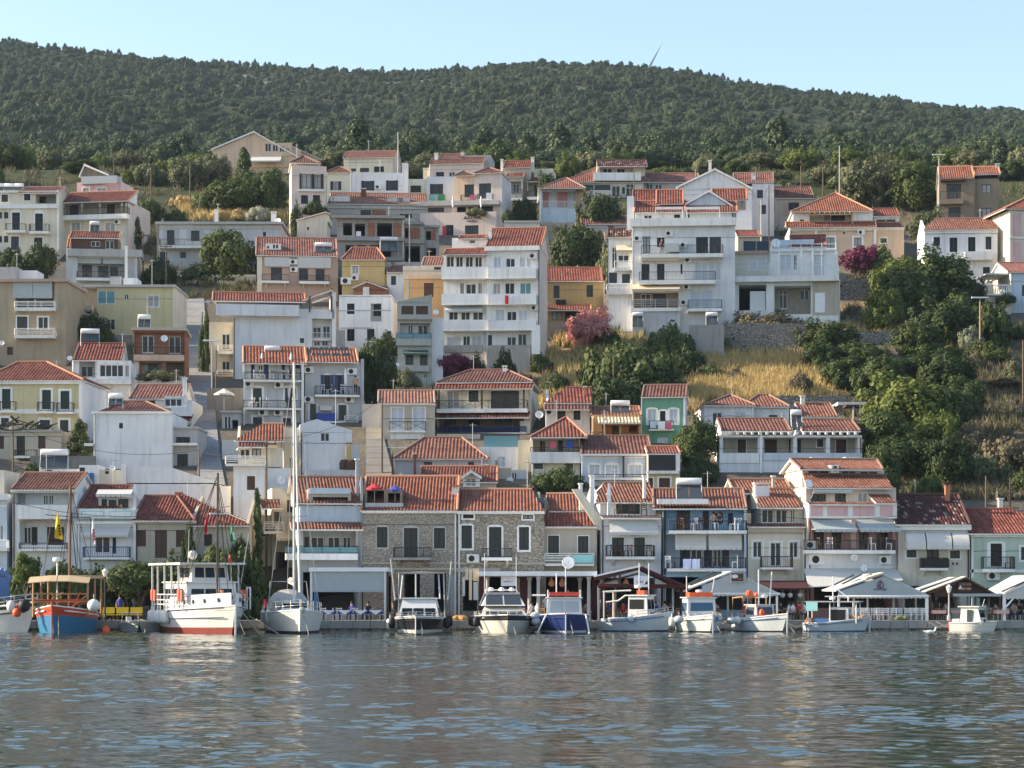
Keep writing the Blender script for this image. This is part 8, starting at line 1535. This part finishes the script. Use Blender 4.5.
for k,px in enumerate((329,345,361,376)):
 put(t2,px,148.3,0);cloth('blue_cloth','blue cloth with white front corner on table right of yacht','blue tablecloths',gp(px,148.3),'signwhite')
 put(bw,px+6.5,148.2,-1.57 if k%2 else 1.57);put(bw,px-6,149.4,.1)
t3=table_proto('plast','wooden table under pink cloth below the brown gable canopy','tables under pink cloths')
for px,D,lb in((938,148.6,'pink cloth on table at left post of the brown gable canopy'),(1001,148.8,'pink cloth on table right of the small cabin boat'),(956,150,'pink cloth on table just left of the small cabin boat')):put(t3,px,D,0);cloth('pinktable',lb,None,gp(px,D))
dc=chair_proto('wood','dark wooden taverna chair under the restaurant canopies','dark chairs under the canopies')
for px in(490,500,513,525,545,556,570,583,608,620,632,650,664,676,706,718,742,756,772,784,796,934,944,992,1010,1020):put(dc,px,149.8+rnd.uniform(-.6,1.4),rnd.uniform(0,6.28))
t4=table_proto('plast','dark wooden table under the restaurant canopies','dark tables under the canopies','wood')
for px in(495,519,550,576,614,657,670,712,749,779,790,1015):put(t4,px,150.2+rnd.uniform(-.4,.6),0)
for px,lb in((108,'yellow bench left of the orange tree trunk on the quay'),(122,'yellow bench under the orange tree on the quay'),(136,'yellow bench right under the orange tree, beside dinghies')):
 o=empty('bench',gp(px,149.4));tag(o,lb,'bench');m=MB();m.box(-.42,.42,-.2,.2,.4,.46);m.build('seat',M['yellowp'],o);m=MB();m.box(-.42,.42,.17,.22,.52,.95);m.build('backrest',M['yellowp'],o)
 for x in(-.35,.35):m=MB();m.box(x-.03,x+.03,-.18,.2,0,.4);m.build('leg',M['brown'],o)
pc=chair_proto('plast','white plastic chair on a hotel balcony with blue doors','white chairs on the hotel balconies')
def on(h_,px,py,w,proto,rz=0,label=None):return put(proto,0,0,rz,label,h_.pt(px,py,w))
HT=next(o for o in bpy.data.objects if o.get('label','').startswith('white hotel with blue'))
def hp(px,py,D):return at(px,py,D)
for px in(256,262,272,284,290,297):put(pc,0,0,rnd.uniform(0,6),None,hp(px,379.3,206.4-.6+(px-301)*.012))
for px in(252,258,266,284,294):put(pc,0,0,rnd.uniform(0,6),None,hp(px,407.2,205.8+(px-301)*.012))
for px in(324,330,343,349,354):put(pc,0,0,rnd.uniform(0,6),None,hp(px,394.2,206.1+(px-301)*.012))
dk=chair_proto('brown','dark chair on an iron-railed balcony of the quay houses','dark chairs on quay house balconies')
for px,py,D in((613,557,157.2),(619,557,157.2),(628,557,157.2),(649,557,157.4),(672,568.3,157.3),(705,568.3,157.2),(716,568.3,157.2),(724,568.3,157.2),(676,530.3,157.3),(684,530.3,157.3),(700,530.3,157.2),(820,550,157.1),(838,550,157.1),(866,550,157.4),(880,550,157.5),(1008,569,157.3),(618,515.8,159),(632,515.8,159),(644,515.8,159)):put(dk,0,0,rnd.uniform(0,6.28),None,hp(px,py,D))
w2=chair_proto('plast','white chair on a balcony of the blue and pink quay houses','white chairs on quay house balconies')
for px,py,D in((694,530.3,157.3),(733,530.3,157),(738,530.3,157),(668.5,568.3,157.3),(735,568.3,157),(829,550,157.2),(872,550,157.4),(889,550,157.6)):put(w2,0,0,rnd.uniform(0,6.28),None,hp(px,py,D))
def parasol(label,p,h,r,mat,closed=False,name='parasol'):
 o=empty(name,p);tag(o,label,'parasol');m=MB();m.tube([(0,0,0),(0,0,h)],.025,6);m.build('pole',M['plast'],o);m=MB()
 m.lathe([(.03,h+.06),(.09,h-.1),(.15,h-.7),(.12,h-1.25),(.1,h-1.45)]if closed else[(0,h+.05),(r*.5,h-.22*r),(r,h-.5*r),(r*.98,h-.5*r-.15)],(0,0,0),10);m.build('canopy',M[mat],o);return o
parasol('open beige parasol beside the stepped lane under white balconies',at(224,412,207),2.2,1.0,'awnwhite');parasol('small red parasol in roof terrace of the grey stone house',at(374.5,506,158.2),1.6,.6,'red_cloth');parasol('small blue parasol in roof terrace of the grey stone house',at(395,506.5,158.2),1.5,.6,'blue_cloth')
for px,yb,D,lb in((262,378,206,'closed white parasol on top left balcony of the white hotel'),(291,378,206.1,'closed white parasol on top balcony of hotel, nearer the mast'),(263,406.5,205.7,'closed white parasol on lower left hotel balcony'),(289,406.5,206,'closed white parasol on lower hotel balcony, nearer the mast'),(453,213.5,294.2,'closed white parasol at left end of terrace of peach villa'),(481,213.5,294,'closed white parasol at right end of terrace of peach villa'),(609,515.5,158.5,'closed white parasol on roof terrace of white quay house'),(345.5,393.5,205.9,'closed white parasol on right hotel balcony')):parasol(lb,at(px,yb,D),2.3,.5,'signwhite',True)
def hang(label,x0,x1,y0,y1,D,mat,cat='towel',name='towel'):
 a,b_=at(x0,y0,D),at(x1,y1,D);o=empty(name,a);tag(o,label,cat);m=MB();w,h_=b_.x-a.x,a.z-b_.z;n=5
 for k in range(n):m.prism([(w*k/n,.02*math.sin(k*2),0),(w*(k+1)/n,.02*math.sin(k*2+2),0),(w*(k+1)/n,.03*math.sin(k*2+2),-h_),(w*k/n,.03*math.sin(k*2),-h_)],(0,.015,0))
 m.build('cloth',M[mat],o);return o
hang('pale blue towel hanging on blue house balcony, left of a pair',683,691,559,569,156.85,'towel');hang('pale blue towel hanging on blue house balcony, right of a pair',692,700,559,569,156.8,'towel');hang('red blanket over white parapet of tall four-storey block',505,508.5,295.5,304,230.4,'red_cloth','blanket','blanket');hang('white sheet beside red blanket on white parapet',509.5,516,295.5,303,230.4,'signwhite','sheet','sheet');hang('white laundry on green house balcony',658,665,421.5,429,194.9,'signwhite','laundry','laundry');hang('magenta laundry on green house balcony, right',666.5,671.5,421.5,429.5,194.9,'pink_cloth','laundry','laundry');hang('pale patterned laundry on green house balcony, left',650,656,421.5,428,194.9,'paleblue','laundry','laundry')
hang('green towel on light blue house balcony at the top',438,444.5,194.8,200.5,301,'green_cloth');hang('teal towel on light blue house balcony at the top',430,435,194.8,200.5,301,'teal_cloth');hang('pink towel on left balcony of peach villa',470,474.5,194.8,200.5,295,'pink_cloth');hang('white towel on right balcony of peach villa',486,491.5,192.8,199,294.9,'signwhite');hang('dark blue cloth hanging in open veranda under red hip roof',566,573,440,448,183.2,'blue_cloth','laundry','laundry');hang('pink cloth hanging in open veranda under red hip roof',550,556,441,448,183.2,'pink_cloth','laundry','laundry');hang('black clothes hanging in open veranda under red hip roof',541.5,545,441,450,183.2,'blackp','laundry','laundry');hang('red cloth hanging left of peach villa lower wall',442.5,446,226,236,293,'red_cloth','cloth','cloth')
for k,(px,lb)in enumerate(((86,'left dark blue water barrel on cluttered roof terrace'),(90.5,'right dark blue water barrel on cluttered roof terrace'))):m=MB();m.lathe([(0,0),(.3,0),(.33,.2),(.3,.45),(.33,.7),(.28,.95),(0,.97)],(0,0,0),12);o=m.build('water_barrel',M['bluetank']);o.location=at(px,485,171.6);tag(o,lb,'barrel')
for px,yb,D,lb in((345,469.5,172.5,'left dark brown round tank on white gable house terrace'),(351.5,469.5,172.2,'right dark brown round tank on white gable house terrace')):m=MB();m.lathe([(0,0),(.42,0),(.45,.1),(.45,.5),(.35,.75),(0,.82)],(0,0,0),12);o=m.build('water_tank',M['umber']);o.location=at(px,yb,D);tag(o,lb,'tank')
for px,w_,lb in((855,.7,'orange-brown fishing net heap by bow of turquoise-curtained boat'),(900,.6,'pale net heap with yellow floats below white chairs'),(690,.6,'brown net heap between two white fishing boats'),(465,1.4,'rusty net pile on quay between the dark motorboat and cream cruiser')):
 m=MB();r=random.Random(px);[m.ball((r.uniform(-w_,w_)*.7,r.uniform(-.3,.3),.1+r.uniform(0,.18)),r.uniform(.15,.3),7,0,(1.3,1,.7))for _ in range(9)];o=m.build('net_heap',M['net'if px!=900 else 'leafwhite']);o.location=gp(px,147.9);tag(o,lb,'fishing net')
for px,yt,lb in((105,570,'quay street lamp beside the red and blue caique'),(949,586,'quay street lamp before the brown gable canopy')):
 o=empty('street_lamp',gp(px,147.8));tag(o,lb,'street lamp');H=zat(yt,147.8)-.6;m=MB();m.lathe([(.14,0),(.14,.3),(.06,.5),(.05,H-.5),(.09,H-.45)],(0,0,0),8);m.build('post',M['iron']if px<500 else M['galv'],o);m=MB();m.lathe([(.1,H-.45),(.2,H-.1),(.22,H-.08),(.05,H+.08),(0,H+.12)],(0,0,0),8);m.build('lamp_head',M['lamp'],o)
def person(pose,skin_m):
 if pose=='stand':J=[(0,0,.95),(0,0,1.2),(0,.0,1.42),(0,-.01,1.53),(0,-.02,1.66),(-.1,0,.9),(-.11,-.02,.5),(-.12,.0,.07),(-.12,-.15,.04),(.1,0,.9),(.11,-.03,.5),(.12,.02,.07),(.12,-.13,.04),(-.19,0,1.4),(-.25,.02,1.12),(-.24,-.1,.88),(.19,0,1.4),(.25,.02,1.12),(.22,-.12,.9)]
 else:J=[(0,0,.52),(0,.02,.78),(0,-.01,1.0),(0,-.03,1.1),(0,-.05,1.23),(-.1,-.05,.5),(-.12,-.45,.5),(-.12,-.42,.08),(-.12,-.57,.04),(.1,-.05,.5),(.13,-.45,.5),(.14,-.4,.08),(.14,-.55,.04),(-.19,0,.97),(-.25,-.08,.7),(-.14,-.36,.72),(.19,0,.97),(.26,-.08,.7),(.16,-.36,.74)]
 E=[(0,1),(1,2),(2,3),(3,4),(0,5),(5,6),(6,7),(7,8),(0,9),(9,10),(10,11),(11,12),(2,13),(13,14),(14,15),(2,16),(16,17),(17,18)]
 Rr=[.14,.13,.13,.055,.105,.09,.065,.045,.04,.09,.065,.045,.04,.065,.045,.035,.065,.045,.035]
 me=bpy.data.meshes.new('body');me.from_pydata(J,E,[]);o=bpy.data.objects.new('person',me);col.objects.link(o);md=o.modifiers.new('s','SKIN')
 for v,r in zip(me.skin_vertices[0].data,Rr):v.radius=(r,r)
 me.skin_vertices[0].data[0].use_root=True;sd=o.modifiers.new('u','SUBSURF');sd.levels=sd.render_levels=1
 dg=bpy.context.evaluated_depsgraph_get();ev=bpy.data.meshes.new_from_object(o.evaluated_get(dg));bpy.data.objects.remove(o);bpy.data.meshes.remove(me);return ev
BODY={p:person(p,None)for p in('stand','sit')}
hairm={}
for p,z,y in(('stand',1.69,-.01),('sit',1.265,-.035)):
 m=MB();m.ball((0,y+.015,z),.115,10,0,(1,1,.95));o=m.build('hair',M['hair'],None,True);hairm[p]=o.data;bpy.data.objects.remove(o)
def body(pose,shirt,legs):
 me=BODY[pose].copy();[me.materials.append(M[x])for x in('skin',shirt,legs)];top,hip=(1.5,.93)if pose=='stand'else(1.07,.56)
 for f in me.polygons:
  c=f.center;arm=abs(c.x)>.21 and c.z<top-.25;f.material_index=0 if c.z>top or arm or c.z<.1 else 1 if c.z>hip and not(pose=='sit'and c.y<-.2)else 2;f.use_smooth=True
 return me
def folk(pose,p,rz,shirt,legs,label):o=link('person',body(pose,shirt,legs));o.location=p;o.rotation_euler=(0,0,rz);tag(o,label,'person');h_=link('hair',hairm[pose],o);return o
folk('stand',at(355.5,394.3,206.2),.3,'skin','blackp','person standing bare-chested at right end of a hotel balcony');folk('sit',at(713.5,530.3,157.4),.4,'skin','shirtw','bare-chested person sitting on upper balcony of blue house');folk('stand',at(662,254,247),-.3,'maroon','jeans','person in dark red top on top balcony of the apartment house');folk('sit',at(720,530.3,157.5),-.9,'jeans','jeans','person in dark clothes sitting right of bare-chested person on blue house')
for px,D,ps,sh,lg,rz,lb in((789,149.6,'sit','shirtw','jeans',1.2,'diner in white shirt sitting with back turned under globe lamps'),(799,149.8,'sit','red_cloth','blackp',-.6,'diner in red top under globe lamps'),(804.5,149.9,'sit','shirtw','jeans',-1.3,'diner in pale top at right of diners under globe lamps'),(780,150,'sit','blackp','blackp',.9,'diner in black clothes left of white-shirted diner'),(1014,149.6,'sit','beige','jeans',-.7,'diner in beige shirt under right edge canopy'),(1021,150,'sit','blackp','jeans',.4,'diner in black at the right picture edge'),(603,149.7,'stand','shirtw','blackp',0,'person in white shirt standing at left post of the maroon gable canopy'),(576,150.2,'sit','palegrey','jeans',.5,'diner in grey shirt behind the blue-hulled boat'),(531,150,'sit','shirtw','jeans',.8,'diner in white shirt between white columns and cruiser'),(546,150,'stand','palegrey','jeans',.2,'person in grey standing by classical column'),(120,150.6,'stand','blue_cloth','blackp',.1,'person in blue under the orange tree'),(396,148.4,'stand','blackp','blackp',.3,'person in black standing left of dark-hulled motorboat'),(665,150.1,'sit','rosebrown','jeans',-.4,'diner in brown shirt behind bow of the gallows fishing boat'),(368,149.6,'sit','blackp','jeans',.2,'diner in black at blue-clothed tables'),(352,149.8,'sit','blue_cloth','jeans',-.5,'diner in blue at blue-clothed tables'),(748,150.1,'sit','signwhite','jeans',.6,'diner in pale top behind net rack boat'),(936,149.6,'stand','blackp','blackp',0,'waiter in black standing inside brown gable canopy')):
 folk(ps,gp(px,D),rz,sh,lg,lb)
rp=random.Random(12)
for px in(488,497,507,522,537,553,566,586,610,623,634,648,655,671,708,716,745,758,772,793,930,946,985,996,1012,1017):folk('sit',gp(px,rp.uniform(149.4,151.4)),rp.uniform(-2.5,2.5),rp.choice(('shirtw','blackp','jeans','rosebrown','palegrey','red_cloth','beige','blue_cloth')),rp.choice(('jeans','blackp','beige')),'seated diner among the crowd at tables under the restaurant canopies')['group']='diners under the canopies'
fc,x0,y0,x1,y1=HVILLA.sign
def text(body_,x0,x1,yb,h_,w,mat,hh):
 cu=bpy.data.curves.new('t','FONT');cu.body=body_;cu.size=1;cu.extrude=.02;cu.offset=.015;o=bpy.data.objects.new('t',cu);col.objects.link(o);dg=bpy.context.evaluated_depsgraph_get();me=bpy.data.meshes.new_from_object(o.evaluated_get(dg));bpy.data.objects.remove(o)
 xs=[v.co.x for v in me.vertices];a,b_=hh.f(x0,yb,w),hh.f(x1,yb,w);k=(b_[0]-a[0])/(max(xs)-min(xs));q=h_/F*hh.D/.7
 for v in me.vertices:v.co=(a[0]+(v.co.x-min(xs))*k,w-v.co.z-.025,a[1]+v.co.y*q)
 me.materials.append(M[mat]);return link('lettering',me,hh.o)
text('A\u03a3\u0393\u0395A',463.5,481,219,2.6,-1.6,'blacktext',HVILLA);text('studios',467,477,221.8,1.7,-1.6,'blacktext',HVILLA)
o=empty('wind_turbine',(xat(646,1330),1330,ground(xat(646,1330),1330)));tag(o,'wind turbine with one long blade rising above the wooded hill skyline','wind turbine');hz_=zat(74,1330)-o.location.z;m=MB();m.tube([(0,0,-2),(0,0,hz_)],[1.6,.9],12);m.build('tower',M['plast'],o);m=MB();m.box(-1,1,-1.5,3.5,hz_-.8,hz_+1);m.build('nacelle',M['plast'],o)
for k in range(3):
 a=R(62+120*k);d=Vector((math.cos(a),0,math.sin(a)));e=Vector((-d.z,0,d.x));L_=21;c0=Vector((0,-2,hz_));m=MB();m.prism([c0-e*.6,c0+d*3-e*.8,c0+d*L_,c0+d*3+e*.8,c0+e*.6],(0,.4,0));m.build('blade',M['galv'],o)
hz=MB();hz.box(-1600,1600,-320,3400,-3,420)
ho=hz.build('haze',[])if False else None
me=bpy.data.meshes.new('haze');me.from_pydata(hz.v,[],hz.f);ho=tag(link('haze',me),kind='stuff')
m=bpy.data.materials.new('haze');m.use_nodes=True;nt=m.node_tree;nt.nodes.remove(nt.nodes['Principled BSDF'])
pv=nt.nodes.new('ShaderNodeVolumePrincipled');pv.inputs['Color'].default_value=(.62,.80,1,1);pv.inputs['Density'].default_value=.00006;pv.inputs['Anisotropy'].default_value=.2
nt.links.new(pv.outputs[0],nt.nodes['Material Output'].inputs['Volume']);me.materials.append(m)
